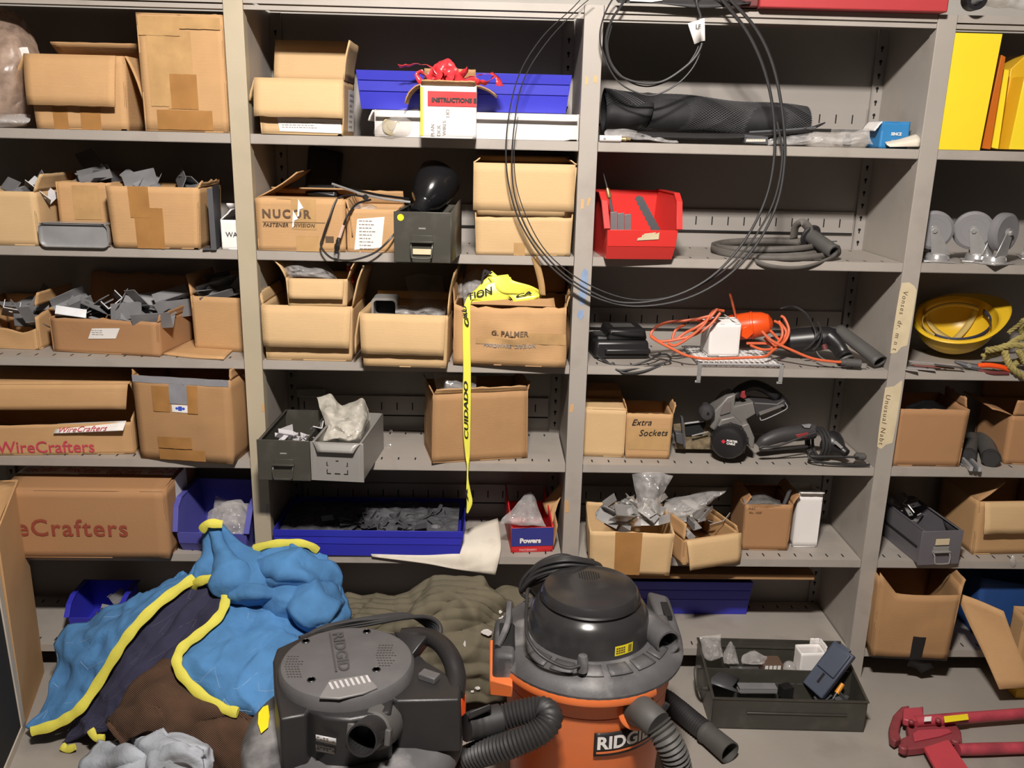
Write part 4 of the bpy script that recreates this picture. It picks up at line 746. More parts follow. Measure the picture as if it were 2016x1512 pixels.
# things on top of the shelving
t = thing('tool_case', 'long red metal case on top of the shelving', 'case', (PY(1682, 12, -.035).x, -.035, Z[0]+.0005))
wc = (PY(1884, 12, -.035)-PY(1512, 12, -.035)).length/2
part('body', MB().box(-wc, wc, 0, .22, 0, .11), REDCASE, t, bevel=.004); part('end_cap', MB().box(-wc-.045, -wc, .01, .21, .002, .10), mat('dull_dark_red', (.13,.03,.03), .6), t, bevel=.004); part('lid', MB().box(-wc-.002, wc+.002, -.003, .223, .11, .135), REDCASE, t, bevel=.004)
for x in (-.1, .1): part('latch', MB().box(x-.012, x+.012, -.007, -.002, .085, .125), ZINC, t, bevel=.001)
b = MB().grid(net_fn([[PY(u, v, y) for u, v, y in r] for r in ([(1215,-40,.1),(1300,-45,.1),(1390,-45,.1),(1480,-35,.1)],[(1210,-12,.02),(1300,-16,.02),(1400,-14,.02),(1485,-8,.02)],[(1215,0,-.03),(1300,2,-.035),(1385,4,-.035),(1478,4,-.03)],[(1222,6,-.035),(1300,8,-.04),(1385,17,-.04),(1468,8,-.035)],[(1226,2,-.02),(1300,3,-.02),(1385,8,-.02),(1465,3,-.02)])]), 24, 16)
solo('black_cloth', 'black cloth lying over the front edge on top of the shelving', 'cloth', b, RUBBER, smooth=70, solid=.004)
solo('white_card_piece', 'white card sticking out from under the black cloth on top', 'card', pix_prism([(1240,-20),(1304,-20),(1304,1),(1282,4),(1240,2)], -.045, -.043), PAPER)
pouch('clear plastic cup bag on top of the right-hand bay', [[(1895,-40,.03),(1950,-40,.02),(2030,-40,.03)],[(1893,-10,-.0),(1950,-8,-.02),(2030,-8,.0)],[(1896,12,.0),(1950,15,-.01),(2030,18,.0)]], .02, .008, FILM, seed=70)
pr = PY(1912, 0, -.01); part('ring', MB().lathe([(.024, 0), (.028, 0), (.028, .03), (.018, .03), (.018, .01), (.024, 0)], 24, Matrix.Rotation(PI/2, 4, 'X')), BLACK, thing('hose_coupling', 'black ring coupling on top of the right-hand bay', 'coupling', pr))
# coiled cable
t = thing('coiled_cable', 'large loop of thin black cable hanging from the top, tagged with white paper', 'cable', PY(1270, 20, -.05))
def strand(pts, rr, y=-.05, n=6, name='strand'):
    P_ = cat_spline([PY(q[0], q[1], q[2] if len(q) > 2 else y) for q in pts], n); N = len(P_)
    rad = [rr(i/(N-1)) if callable(rr) else rr for i in range(N)]; part(name, MB().tube(P_, rad, 6), RUBBER, t, True)
fade = lambda q: .0036*(1-q)**1.0*1.0+.0011
strand([(1405,-30),(1440,2),(1490,60),(1522,130),(1540,220),(1545,310),(1530,400),(1490,480),(1430,545),(1350,588),(1260,603),(1190,592),(1130,562),(1070,510),(1025,440),(1003,370),(996,300),(1003,220),(1025,140),(1070,70),(1125,18),(1160,-20)], fade)
strand([(1395,-30),(1425,4),(1470,62),(1502,130),(1521,210),(1525,300),(1508,390),(1465,475),(1400,545),(1320,585),(1230,596),(1165,575),(1105,535),(1052,475),(1020,410),(1008,340),(1012,250),(1030,160),(1075,85),(1130,25),(1170,-10)], fade, -.055)
strand([(1530,240),(1540,310),(1522,400),(1476,480),(1415,540),(1335,580),(1250,590),(1170,566),(1100,520),(1055,465),(1020,380),(1012,300),(1020,230)], lambda q: .0022*(1-q)+.0010, -.046)
strand([(1395,-30),(1372,-2),(1380,35),(1384,75),(1372,108),(1345,135),(1305,160),(1265,164),(1222,150),(1200,120),(1193,80),(1204,40),(1225,8),(1240,-20)], .0034)
strand([(1362,-20),(1374,14),(1382,60),(1374,115),(1340,160),(1290,187),(1248,180),(1215,158),(1192,118),(1181,75),(1188,35),(1205,0),(1225,-20)], .0022, -.045)
strand([(1366,-20),(1378,30),(1380,70),(1366,110),(1330,150),(1280,170),(1238,160),(1206,128),(1196,90),(1204,50)], .0020, -.042)
a = [PY(u, v, y) for u, v, y in ((1354,46,-.062),(1379,38,-.055),(1379,82,-.055),(1367,87,-.062))]; tg = part('paper_tag', MB().add(a, [(0,1,2,3)]), PAPER, t, True, solid=.0006, label='folded white paper tag')
a = [PY(u, v, y) for u, v, y in ((1378,37,-.055),(1387,36,-.064),(1388,80,-.064),(1378,82,-.055))]; part('tag_fold', MB().add(a, [(0,1,2,3)]), WHITE, tg, True, solid=.0006)
vs, fs = text_geo('LF', .014, .0004); q = PY(1369, 56, -.0625); part('lettering', MB().add([q+Vector((p.x, .0, p.y)) for p in vs], fs), INK, tg, True, smooth=0)
# first row
t = thing('mesh_roll', 'roll of black mesh cloth on the upper shelf under the hanging cable', 'mesh', (PY(1400, 250, .12).x, .12, Z[1]+.002))
xl, xr = PY(1180, 230, .12).x+.012, PY(1588, 230, .12).x
def rollr(x, ph): return .060-.012*(x-xl)/(xr-xl)+.003*math.sin(x*23+ph)
cz = Z[1]+.064
b = MB().grid(lambda s, q: Vector((xl+(xr-xl)*q, .13+math.cos(2*PI*s)*rollr(xl+(xr-xl)*q, s*4)*1.2, cz+.018-.022*q+math.sin(2*PI*s)*rollr(xl+(xr-xl)*q, s*5)*(.85 if math.sin(2*PI*s) < 0 else 1))), 24, 30, True); part('roll', b, NETM, t, True, smooth=70)
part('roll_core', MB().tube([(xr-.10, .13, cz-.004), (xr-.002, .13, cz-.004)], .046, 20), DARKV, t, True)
b = MB()
for dr in (1, -1):
    for k in range(46):
        pts = []
        for i in range(41):
            q = i/40; s = k/46+dr*q*1.25; rr = rollr(xl+(xr-xl)*q, 0)+.0012; sn = math.sin(2*PI*s)
            pts.append(Vector((xl+(xr-xl)*q, .13+math.cos(2*PI*s)*(rr*1.2), cz+.018-.022*q+sn*(rollr(xl+(xr-xl)*q, (s % 1)*5)+.0012)*(.85 if sn < 0 else 1))))
        b.tube(pts, .0007, 3, False)
part('mesh_strands', b, NETL, t, True, kind='stuff')
b = MB().grid(lambda s, q: Vector((xl+.0+.135*q+.02*math.sin(6*s), .13-math.cos(PI*(s*1.15-.08))*.0, cz)) if False else Vector((xl+.14*q*(1-.25*s), .13-math.sin(PI*s)*.085, cz+.068-.115*s+.004*math.sin(9*q))), 14, 8); part('loose_wrap', b, NETM, t, True, smooth=70, solid=.003)
b = MB().grid(net_fn([[PY(1255,258,.03),PY(1400,262,.02),PY(1560,258,.02),PY(1625,240,.06)],[PY(1250,268,.0),PY(1400,272,-.005),PY(1500,268,.0),PY(1605,252,.03)],[PY(1262,272,.02),PY(1400,276,.02),PY(1480,272,.02),PY(1600,262,.05)]]), 16, 8)
solo('black_sheet', 'folded black sheet lying flat beneath the mesh roll', 'sheet', b, RUBBER, smooth=60, solid=.004)
t = thing('nozzle_tube', 'small white tube with a brass tip beside the middle post on the upper shelf', 'tube', (PY(1180, 272, -.0).x, -.002, Z[1]+.009))
M = Matrix.Rotation(PI/2, 4, 'Y'); part('barrel', MB().lathe([(.0, 0), (.0085, 0), (.0085, .056), (.006, .060), (0, .060)], 14, M), WHITE, t, bevel=.001); part('tip', MB().lathe([(.004, .060), (.006, .066), (.006, .072), (.0035, .074), (.0035, .084), (0, .084)], 10, M), mat('brass', (.45,.34,.15), .4, .7), t)
part('mark', MB().box(.010, .016, -.0092, -.008, -.002, .003), INKG, t)
pouch('flat clear bag of rods behind the small white tube', [[(1195,255,.05),(1240,256,.04),(1300,264,.04),(1335,272,.05)],[(1190,262,.02),(1240,264,.01),(1300,270,.01),(1335,276,.02)],[(1190,268,.01),(1240,272,.0),(1300,279,.0),(1335,282,.01)]], .008, .006, FILM, seed=71)
b = pix_prism([(1466,265),(1512,269),(1512,284),(1466,281)], -.003, .03); t = thing('blade_pack', 'dark card of saw blades with pale teeth print on the upper shelf edge', 'pack', PY(1489, 284, -.003)); part('card', b, DKSTEEL, t, True)
b = MB()
for i in range(12):
    for dx, hh in ((0, 9), (2.2, 6)): u = 1469+i*3.2+dx*.6; q = [PY(u, 271+hh*.4, -.0038), PY(u+1.5, 271+hh*.4, -.0038), PY(u+1.5, 279, -.0038), PY(u, 279, -.0038)]; b.add(q, [(0,1,2,3)])
part('printed_teeth', b, CREAM, t, True, kind='stuff')
b = MB().tube([PY(1475, 261, .03), PY(1540, 257, .03), PY(1606, 252, .03)], .004, 8); solo('steel_rod', 'dark steel rod lying under the right end of the mesh roll', 'rod', b, DKSTEEL)
pouch('long clear bag of fittings between the blade pack and the blue box', [[(1510,264,.06),(1560,262,.05),(1620,262,.05),(1690,258,.06),(1712,252,.07)],[(1508,274,.02),(1560,272,.01),(1620,272,.01),(1680,270,.02),(1712,268,.03)],[(1508,284,.01),(1560,285,.0),(1620,286,.0),(1690,284,.01),(1720,284,.02)]], .012, .010, FILM, seed=72, nu=40)
t = thing('blister_pack', 'clear blister pack leaning beside the printed blue box', 'pack', (PY(1680, 280, .05).x, .05, Z[1]+.001), -.1)
part('blister', MB().prism(rrect(.085, .040, .012), 0, .05, Matrix.Translation((0, 0, .021))), FILM, t, bevel=.003); part('backing', MB().box(-.05, .05, .051, .053, 0, .05), FILMD, t); part('fitting', MB().lathe([(.008, 0), (.012, .004), (.012, .02), (.006, .024), (.006, .034), (0, .034)], 12, Matrix.Translation((-.01, .025, .003))), DKSTEEL, t)
c = carton('small bright blue printed box on the upper shelf by the right post', (1733,278), (1789,279), (1735,240), 1, .085, y=.03, m=GLASSB, seed=73, cr=.0006, lid=True, flaps=[('L', .03, 140, {'m': WHITE})], texts=[('F', .34, .50, 'SINCE', .011, WHITE, {'bold': .0004}), ('F', .37, .22, '1932', .011, WHITE, {'bold': .0004})], rz=.05)
b = MB().grid(net_fn([[PY(1742,279,.03),PY(1775,272,.03),PY(1805,262,.04)],[PY(1745,284,.005),PY(1775,280,.0),PY(1812,274,.0)],[PY(1752,289,-.003),PY(1785,289,-.004),PY(1811,289,-.003)]]), 10, 8); solo('paper_slip', 'curled cream paper slip in front of the blue printed box', 'paper', b, CREAM, smooth=60, solid=.001)
# second row
t = hopper_bin('red hopper bin holding steel strips, beside the middle post', (1196,512), (1326,513), Z[2], .175, .24, RED, hf=.47, tw=1.12)
w_ = WD[t.name]; Mt = WM[t.name]
b = MB().box(-.0, .055, 0, .0006, 0, .018); part('masking_label', MB().add([(x, -.0048-.0038*(z/.02), .055+z) for x, z in ((-.015,-.001),(.045,.003),(.045,.022),(.033,.017),(.036,.022),(.004,.018),(.0,.013),(-.002,.016),(-.003,.008),(-.013,.006))], [tuple(range(10))]), MASK, t, smooth=0, solid=.0005, off=1)
for i in range(3):
    t2 = thing('steel_strip', f'{("leftmost","middle","rightmost")[i]} grey steel strip standing in the red hopper bin', 'strip', Mt @ Vector((-.068+i*.022, .07+.01*i, .004)), rot=(.25, -.12, .1), group='strips in the red bin'); part('bar', MB().box(0, .018, 0, .004, 0, .125-.004*i), GALV, t2, bevel=.0005); part('hole', MB().lathe([(0, -.0003), (.003, -.0003)], 8, Matrix.Translation((.009, 0, .11)) @ Matrix.Rotation(PI/2, 4, 'X')), DARKV, t2)
t2 = thing('saw_blade', 'dark toothed saw blade leaning in the red hopper bin', 'blade', Mt @ Vector((.045, .03, .06)), rot=(0, -.55, .1)); bl = [(0, 0), (.022, 0), (.020, .115), (.010, .125)]; bl += [(-.002+.003*(i % 2), .12-.008*i) for i in range(15)]; part('blade', MB().prism(bl, 0, .0015), DKSTEEL, t2)
t2 = thing('awl', 'thin spike with a brass ferrule poking up out of the red hopper bin', 'tool', PY(1201, 395, .10)); part('ferrule', MB().lathe([(.003, 0), (.007, .006), (.005, .03), (.002, .034)], 10, along(PY(1201, 392, .10), PY(1189, 345, .10))), mat('brass', (.45,.34,.15), .4, .7), t2, True); part('spike', MB().lathe([(.0025, .03), (.0004, .085)], 6, along(PY(1201, 392, .10), PY(1189, 345, .10))), DKSTEEL, t2, True); part('shaft', MB().tube([PY(1201, 392, .10), PY(1214, 470, .08)], .004, 8), DKSTEEL, t2, True)
t = thing('webbing_strap', 'flat grey strap coiled on the shelf right of the red bin', 'strap', (PY(1530, 500, .05).x, .06, Z[2]+.001))
cx, cy = PY(1520, 495, .10).x, .135
for i, (rx, ry, dx, dy, z0, wd, ph) in enumerate(((.165,.125,0,0,.000,.022,.0),(.158,.116,.004,.004,.004,.022,.3),(.150,.106,.0,.0,.010,.020,.7),(.178,.138,.012,-.006,.0,.018,1.1),(.154,.112,-.006,.003,.016,.018,1.6))):
    n = 48; vs = []
    for k in range(n+1):
        a = 2*PI*k/n+ph; x = cx+dx+rx*math.cos(a)*(1+.03*math.sin(3*a+ph)); y = cy+dy+ry*math.sin(a)*(1+.04*math.cos(2*a+ph)); z = Z[2]+z0+.010+.008*math.sin(a*1+ph)
        vs += [Vector((x, y, max(Z[2]+.001, z-wd*.3))), Vector((x*1.0+.002, y+.004, z+wd*.6))]
    part('strap_turn', MB().add(vs, [(2*k, 2*k+1, 2*k+3, 2*k+2) for k in range(n)]), BELT, t, True, smooth=80, solid=.002, off=0)
pts = [PY(1480,512,-.0),PY(1510,524,-.01),PY(1550,529,-.012),PY(1590,526,-.01),PY(1630,512,-.0),PY(1652,500,.02),PY(1650,482,.04)]
part('strap_tail', ribbon(pts, .016, 8, .2, .4), BELT, t, True, solid=.002)
part('strap_loop', ribbon([PY(1562,470,.10),PY(1566,446,.09),PY(1580,438,.08),PY(1592,450,.08),PY(1594,470,.08)], .024, 8, .3, .2), BELT, t, True, solid=.002)
t = thing('rubber_nozzle', 'black rubber nozzle with a round collar, by the coiled strap', 'nozzle', PY(1620, 500, .03))
M = along(PY(1592, 462, .10), PY(1642, 496, .0)); L = (PY(1592, 462, .10)-PY(1642, 496, .0)).length
part('barrel', MB().lathe([(.012, 0), (.021, .004), (.0215, .03), (.020, L-.004), (.019, L), (.014, L), (.013, L-.03), (0, L-.032)], 24, M), RUBG, t, True); part('collar', MB().lathe([(.014, .004), (.033, .006), (.034, .010), (.031, .013), (.014, .014)], 28, M), RUBBER, t, True)
part('lever', MB().tube([PY(1628,476,.06), PY(1648,475,.05)], .002, 6), DKSTEEL, t, True)
# third row
t = thing('expanded_metal_rack', 'bright expanded metal tray hooked over the shelf edge under the small white box', 'tray', (PY(1455, 715, .05).x, 0, Z[3]+.001))
xa, xb = PY(1378, 727, -.004).x, PY(1534, 729, -.004).x; za = Z[3]+.012; ya, yb = -.004, .215
b = MB()
nrow = 17; ncol = 15
for i in range(nrow+1):
    y = ya+(yb-ya)*i/nrow; pts = []
    for k in range(2*ncol+1):
        x = xa+(xb-xa)*k/(2*ncol); dy = (yb-ya)/nrow*.42*(1 if (k+0) % 2 else -1)*(1 if i % 2 else -1); pts.append((x, min(yb, max(ya, y+dy)), za+.0015*((k % 2)-.5)))
    b.tube(pts, .0027, 4, False, .7)
part('expanded_mesh', b, mat('galvanised_mesh', (.80,.79,.78), .3, .1, .05), t, True, kind='stuff')
part('front_bar', MB().tube([(xa-.004, ya, za), (xb+.006, ya, za)], .0035, 8), ALU, t, True); part('back_bar', MB().tube([(xa, yb, za), (xb, yb, za)], .003, 8), ALU, t, True)
for x in (xa-.002, xb+.006):
    hb = MB().box(x-.006, x+.006, -.0065, -.0045, Z[3]-.040, za+.004); hb.box(x-.006, x+.006, -.0065, .0, za+.001, za+.004); hb.box(x-.010, x+.006, -.0065, -.0015, Z[3]-.044, Z[3]-.038); part('hook', hb, ZINC, t, True, bevel=.0006)
    part('side_bar', MB().tube([(x, ya, za), (x, yb, za)], .003, 6), ALU, t, True)
c = carton('small bright white open box on the expanded metal tray', (1394,702), (1456,700), (1406,638), za+.003, .085, m=WHITE, seed=75, cr=.0006, flaps=[('F', .03, -75, {'m': WHITE}), ('B', .04, -80, {'m': WHITE}), ('R', .03, -70, {'m': WHITE}), ('L', .035, 150, {'m': WHITE, 's': (.5, 1)})], w=.092, rz=.06)
t = thing('battery_charger', 'black tool charger with its cord, beside the middle post', 'charger', (PY(1225, 700, .08).x, .08, Z[3]+.001), .08)
def rbox(x0, x1, y0, y1, z0, z1, tp=.9):
    mx, my = (x0+x1)/2, (y0+y1)/2; f = lambda x, y, k: (mx+(x-mx)*k, my+(y-my)*k)
    return MB().hexa([(*f(x0,y0,1), z0), (*f(x1,y0,1), z0), (*f(x1,y1,1), z0), (*f(x0,y1,1), z0), (*f(x0,y0,tp), z1), (*f(x1,y0,tp), z1), (*f(x1,y1,tp), z1), (*f(x0,y1,tp), z1)])
part('base', rbox(-.085, .085, 0, .15, 0, .055, .94), BLACK, t, bevel=.010); part('housing', rbox(-.045, .078, .012, .14, .054, .088, .88), BLACK, t, bevel=.008)
part('front_rail', rbox(-.055, .085, -.012, .01, .018, .034, .95), BLACK, t, bevel=.005); part('contact_slot', rbox(-.07, -.03, .03, .12, .054, .062, .9), mat('dull_grey_plastic', (.06,.06,.06), .5), t, bevel=.002); part('top_label', MB().box(-.02, .045, .05, .10, .0875, .0885), RUBG, t)
loops = [[(1175,700,.06),(1200,716,.02),(1240,720,.01),(1280,708,.02),(1300,695,.06)],[(1190,708,.04),(1215,728,-.002),(1250,726,-.0),(1300,716,.01),(1320,708,.02),(1312,698,.05),(1285,700,.07)],[(1205,714,.02),(1225,733,-.006),(1262,732,-.006),(1300,720,.0)]]
for lp in loops: part('cord', MB().tube(cat_spline([PY(*q) for q in lp], 8), .0032, 6), RUBBER, t, True)
t = thing('orange_extension_cord', 'tangled orange extension cord with a bright orange seal case, around the white box', 'cord', (PY(1450, 700, .08).x, .08, Z[3]+.012))
M = along(PY(1432, 646, .17), PY(1521, 636, .13)); L = (PY(1432, 646, .17)-PY(1521, 636, .13)).length
cs = part('seal_case', MB().lathe([(.0, -.03), (.022, -.026), (.036, -.004), (.040, .02), (.041, L*.52), (.0425, L*.53), (.0425, L*.57), (.040, L*.59), (.037, L*.78), (.028, L*.93), (.012, L), (.0, L+.002)], 28, M), ORBRIGHT, t, True)
part('latch', pix_prism([(1462,646),(1478,640),(1484,656),(1470,668),(1460,662)], .105, .112), ORBRIGHT, cs, True, bevel=.001)
part('tail_cord', MB().tube(cat_spline([PY(1449, 626, .14), PY(1444, 605, .13), PY(1437, 578, .12)], 6), .0036, 6), ORCORD, t, True)
for lp in ([(1398,622,.05),(1360,630,.06),(1318,634,.07),(1292,644,.06),(1281,660,.05),(1295,672,.03),(1330,690,.012),(1352,700,.0),(1385,706,-.0),(1420,706,-.0),(1470,704,-.0),(1505,702,.0),(1522,690,.03),(1545,672,.06),(1553,650,.07),(1545,628,.09),(1538,622,.1)],
           [(1418,616,.06),(1398,640,.05),(1370,658,.05),(1335,668,.05),(1300,672,.05),(1283,662,.05)], [(1425,612,.07),(1405,612,.06),(1385,640,.04),(1360,662,.04),(1330,680,.04),(1315,676,.05)], [(1412,608,.06),(1395,628,.05),(1370,645,.05),(1350,655,.06),(1326,670,.06),(1330,650,.07),(1350,638,.08)],
           [(1340,632,.09),(1366,630,.08),(1395,633,.07),(1415,622,.08)], [(1500,652,.05),(1520,671,.03),(1560,690,.015),(1600,706,.006),(1640,712,.0),(1660,713,.0)], [(1470,676,.09),(1500,676,.07),(1528,676,.06),(1540,660,.06),(1537,640,.08),(1525,632,.1)], [(1505,665,.07),(1520,685,.05),(1500,688,.05),(1478,680,.08)], [(1533,632,.1),(1548,655,.08),(1530,680,.06),(1510,673,.07)], [(1516,650,.09),(1530,665,.08),(1540,676,.07)]):
    part('cord', MB().tube(cat_spline([PY(*q) for q in lp], 8), .0042, 7), ORCORD, t, True)
pa, pb = PY(1656, 713, -.0), PY(1694, 716, -.006); M = along(pa, pb); L = (pb-pa).length
pg = part('plug', MB().lathe([(.007, 0), (.0095, .003), (.0095, .012), (.013, .016), (.0125, L), (0, L)], 14, M), RUBG, t, True); part('prong', MB().box(-.006, -.003, -.001, .001, L, L+.018, M).box(.003, .006, -.001, .001, L, L+.018, M), ZINC, pg, True)
t = thing('heat_gun', 'black pistol-grip power tool with its cord wrapped round, right of the orange cord', 'tool', (PY(1610, 700, .06).x, .08, Z[3]+.001))
a, b_ = PY(1552, 672, .13), PY(1640, 664, .09); M = along(a, b_); L = (b_-a).length
part('body', MB().lathe([(.0, -.05), (.018, -.05), (.020, -.02), (.032, 0), (.037, .006), (.037, L*.6), (.034, L*.9), (.024, L*1.08), (0, L*1.1)], 24, M), BLACK, t, True)
part('grip', MB().tube(cat_spline([PY(1630, 664, .08), PY(1648, 680, .06), PY(1658, 696, .045), PY(1664, 706, .03)], 5), [.030,.030,.030,.029,.028,.027,.026,.025,.025,.025,.025,.026,.027,.027,.027,.027][:16], 16, flat=.8), BLACK, t, True)
part('grip_butt', MB().lathe([(.024, 0), (.024, .006), (.018, .008), (0, .008)], 16, along(PY(1664, 706, .03), PY(1667, 712, .024))), RUBG, t, True)
part('trigger', MB().tube([PY(1622, 678, .055), PY(1625, 688, .05)], .008, 8), mat('dull_dark_red', (.13,.03,.03), .6), t, True)
part('vent', MB().box(-.02, .02, -.0385, -.036, L*.25, L*.28, M), RUBG, t, True)
for lp in ([(1536,608,.16),(1560,603,.16),(1585,616,.14),(1600,640,.08),(1606,660,.05),(1600,680,.05),(1588,690,.06)], [(1610,634,.07),(1615,650,.045),(1606,668,.04),(1594,682,.04),(1584,688,.05)], [(1613,640,.07),(1618,660,.045),(1610,680,.04),(1600,690,.04)], [(1607,692,.03),(1614,702,.02),(1628,710,.01),(1642,712,.006)]):
    part('cord', MB().tube(cat_spline([PY(*q) for q in lp], 7), .0032, 6), RUBBER, t, True)
t = thing('crevice_nozzle', 'dark flat-mouthed vacuum nozzle leaning by the right post', 'nozzle', PY(1720, 715, .0))
a, b_ = PY(1650, 648, .16), PY(1733, 712, .012); N = 14; P_ = [a.lerp(b_, i/N) for i in range(N+1)]
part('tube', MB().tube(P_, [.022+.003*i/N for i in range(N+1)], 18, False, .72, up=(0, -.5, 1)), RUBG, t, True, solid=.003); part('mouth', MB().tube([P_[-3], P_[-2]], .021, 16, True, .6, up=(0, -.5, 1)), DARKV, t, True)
# fourth row
carton('dark carton pushed to the back of the shelf behind the plain pale carton', (1150,893), (1216,894), (1150,770), 4, 0.10, y=.19, m=KRAFTD, seed=76, lid=True)
carton('plain closed pale carton beside the middle post', (1147,898), (1228,901), (1152,798), 4, .11, m=KRAFTL, seed=77, cr=.001, lid=True, h=.152)
c = carton('carton hand-lettered in black marker, its torn rim open', (1231,902), (1317,904), (1236,814), 4, .14, m=KRAFT, seed=79, cr=.002, jag=.004, tw=1.05, flaps=[('L', .03, 8, {'s': (.4,1), 'jag': .01}), ('R', .03, 8, {'s': (.0,.6), 'jag': .012})], texts=[('F', .10, .75, 'Extra', .027, INK, {'shear': .35, 'off': .004, 'tilt': .03}), ('F', .27, .52, 'Sockets', .027, INK, {'shear': .3, 'off': .004, 'tilt': .03})], tapes=[('F', .03,.97,.2,.68,TAPEC)])
t = thing('circular_saw', 'grey and black circular saw lying beside the hand-lettered carton', 'saw', (PY(1440, 888, .05).x, .08, Z[4]+.001))
part('base_plate', pix_prism([(1326,836),(1330,884),(1400,885),(1400,850),(1404,826)], .09, .096), SAWDUST, t, True, bevel=.001)
part('base_window', pix_prism([(1348,830),(1350,858),(1382,856),(1390,834)], .084, .0895), DARKV, t, True)
part('base_rib', pix_prism([(1341,822),(1346,880),(1350,880),(1345,822)], .07, .09), DKSTEEL, t, True); part('depth_rod', MB().tube([PY(1348, 834, .075), PY(1385, 829, .075)], .003, 8), ALU, t, True); part('guide_rod', MB().tube([PY(1362, 858, .07), PY(1394, 850, .07)], .0022, 8), CHROME, t, True)
part('base_block', pix_prism([(1330,852),(1332,872),(1346,876),(1344,854)], .06, .09), DKSTEEL, t, True, bevel=.002)
M = along(PY(1440, 856, .085), PY(1432, 874, -.0)); L = (PY(1440, 856, .085)-PY(1432, 874, -.0)).length
mo = part('motor_cap', MB().lathe([(.040, 0), (.052, .01), (.054, .02), (.054, L*.7), (.050, L*.88), (.044, L*.96), (.030, L), (0, L)], 30, M), BLACK, t, True)
for k in range(9): a = 2*PI*k/9; part('cooling_fin', MB().box(-.004, .004, .050, .0565, .022, L*.75, M @ Matrix.Rotation(a, 4, 'Z')), BLACK, mo, True, bevel=.001)
part('blade_housing', pix_prism([(1398,842),(1404,812),(1420,796),(1432,782),(1449,776),(1446,800),(1490,790),(1494,812),(1470,826),(1478,850),(1486,872),(1482,884),(1470,862),(1452,842),(1420,858)], .06, .13), SAWGREY, t, True, bevel=.004)
part('housing_panel', pix_prism([(1418,818),(1428,792),(1440,790),(1438,812)], .054, .061), mat('faded_label', (.14,.12,.115), .6), t, True, bevel=.001)
part('motor_collar', pix_prism([(1410,846),(1420,826),(1446,820),(1462,834),(1468,850),(1450,862),(1424,864)], .035, .06), SAWGREY, t, True, bevel=.004)
part('front_knob', MB().lathe([(0, -.022), (.016, -.02), (.024, -.008), (.025, .006), (.018, .02), (.012, .035), (.012, .06)], 18, along(PY(1391, 812, .05), PY(1388, 792, .14))), mat('charcoal_knob', (.045,.042,.044), .5), t, True); part('knob_screw', MB().lathe([(0, 0), (.004, 0)], 8, along(PY(1394, 814, .026), PY(1394, 814, .0))), DARKV, t, True)
part('handle', MB().tube(cat_spline([PY(1446,778,.09), PY(1460,766,.09), PY(1485,758,.09), PY(1512,768,.09), PY(1535,785,.09), PY(1548,800,.09)], 5), .017, 14, flat=.85), BLACK, t, True)
part('trigger', pix_prism([(1458,782),(1461,771),(1467,769),(1467,776),(1470,782),(1464,785)], .062, .072), mat('dull_red_switch', (.28,.03,.035), .5), t, True, bevel=.001)
part('battery', pix_prism([(1484,792),(1490,822),(1496,816),(1546,800),(1550,794),(1544,786),(1530,795)], .05, .12), mat('charcoal_knob', (.045,.042,.044), .5), t, True, bevel=.004); part('battery_clip', pix_prism([(1494,812),(1542,796),(1545,799),(1496,818)], .046, .05), SAWGREY, t, True)
part('belt_hook', MB().tube(cat_spline([PY(1496,822,.045), PY(1502,827,.045), PY(1540,810,.045), PY(1550,802,.045), PY(1546,793,.045)], 5), .0016, 6), ALU, t, True)
part('depth_lever', pix_prism([(1460,838),(1474,834),(1486,862),(1484,884),(1476,880)], .025, .05), SAWGREY, t, True, bevel=.003)
q = PY(1427, 869, -.012); lg = MB().lathe([(0, 0), (.006, 0), (.006, .0005)], 4, along(PY(1429.5, 868.5, .004), PY(1427, 874, -.06)))
n_ = (PY(1432, 874, 0)-PY(1440, 856, .085)).normalized(); up = (Vector((0, 0, 1))-n_*n_.z).normalized(); rx = up.cross(n_); rx = rx if rx.x > 0 else -rx
cen = PY(1432, 874, .0)+n_*.0006
part('printed_diamond', MB().add([cen+rx*(a-.012)+up*(c_+.006) for a, c_ in ((-.007,0),(0,-.007),(.007,0),(0,.007))], [(0,1,2,3)]), mat('logo_red', (.55,.03,.06), .5), mo, True, smooth=0)
for i, tx in enumerate(('PORTER', 'CABLE')):
    vs, fs = text_geo(tx, .0085, .0004, .1); part('lettering', MB().add([cen+rx*(p.x-.003)+up*(p.y+.0075-i*.0085) for p in vs], fs), WHITE, mo, True, smooth=0)
t = thing('oscillating_tool', 'dark red and black corded tool lying in front of the right post', 'tool', (PY(1580, 880, .05).x, .08, Z[4]+.001))
part('body', MB().tube(cat_spline([PY(1492,878,.06), PY(1510,866,.06), PY(1540,856,.07), PY(1575,852,.08), PY(1600,848,.09)], 5), [.012,.014,.016,.018,.019,.019,.02,.021,.022,.022,.023,.023,.024,.024,.025,.025,.025,.025,.025,.025,.025], 16), mat('charcoal_knob', (.045,.042,.044), .5), t, True)
part('switch_plate', pix_prism([(1566,856),(1592,852),(1590,862),(1572,864)], .052, .058), mat('dull_red_switch', (.28,.03,.035), .5), t, True, bevel=.001); part('clip', pix_prism([(1580,838),(1597,836),(1594,843),(1584,842)], .06, .07), ALU, t, True)
part('red_ring', MB().tube([PY(1528,858,.065), PY(1531,868,.05)], .004, 6), mat('dull_red_switch', (.28,.03,.035), .5), t, True)
for k, (u, v, rr) in enumerate(((1604,872,.045),(1610,872,.047),(1617,872,.046))):
    c0 = PY(u, v, .07); part('cord_turn', MB().tube([c0+Vector((math.cos(a)*.012, -math.cos(a)*rr*.9, math.sin(a)*rr)) for a in [2*PI*i/28 for i in range(28)]], .0045, 7, closed=True), RUBBER, t, True)
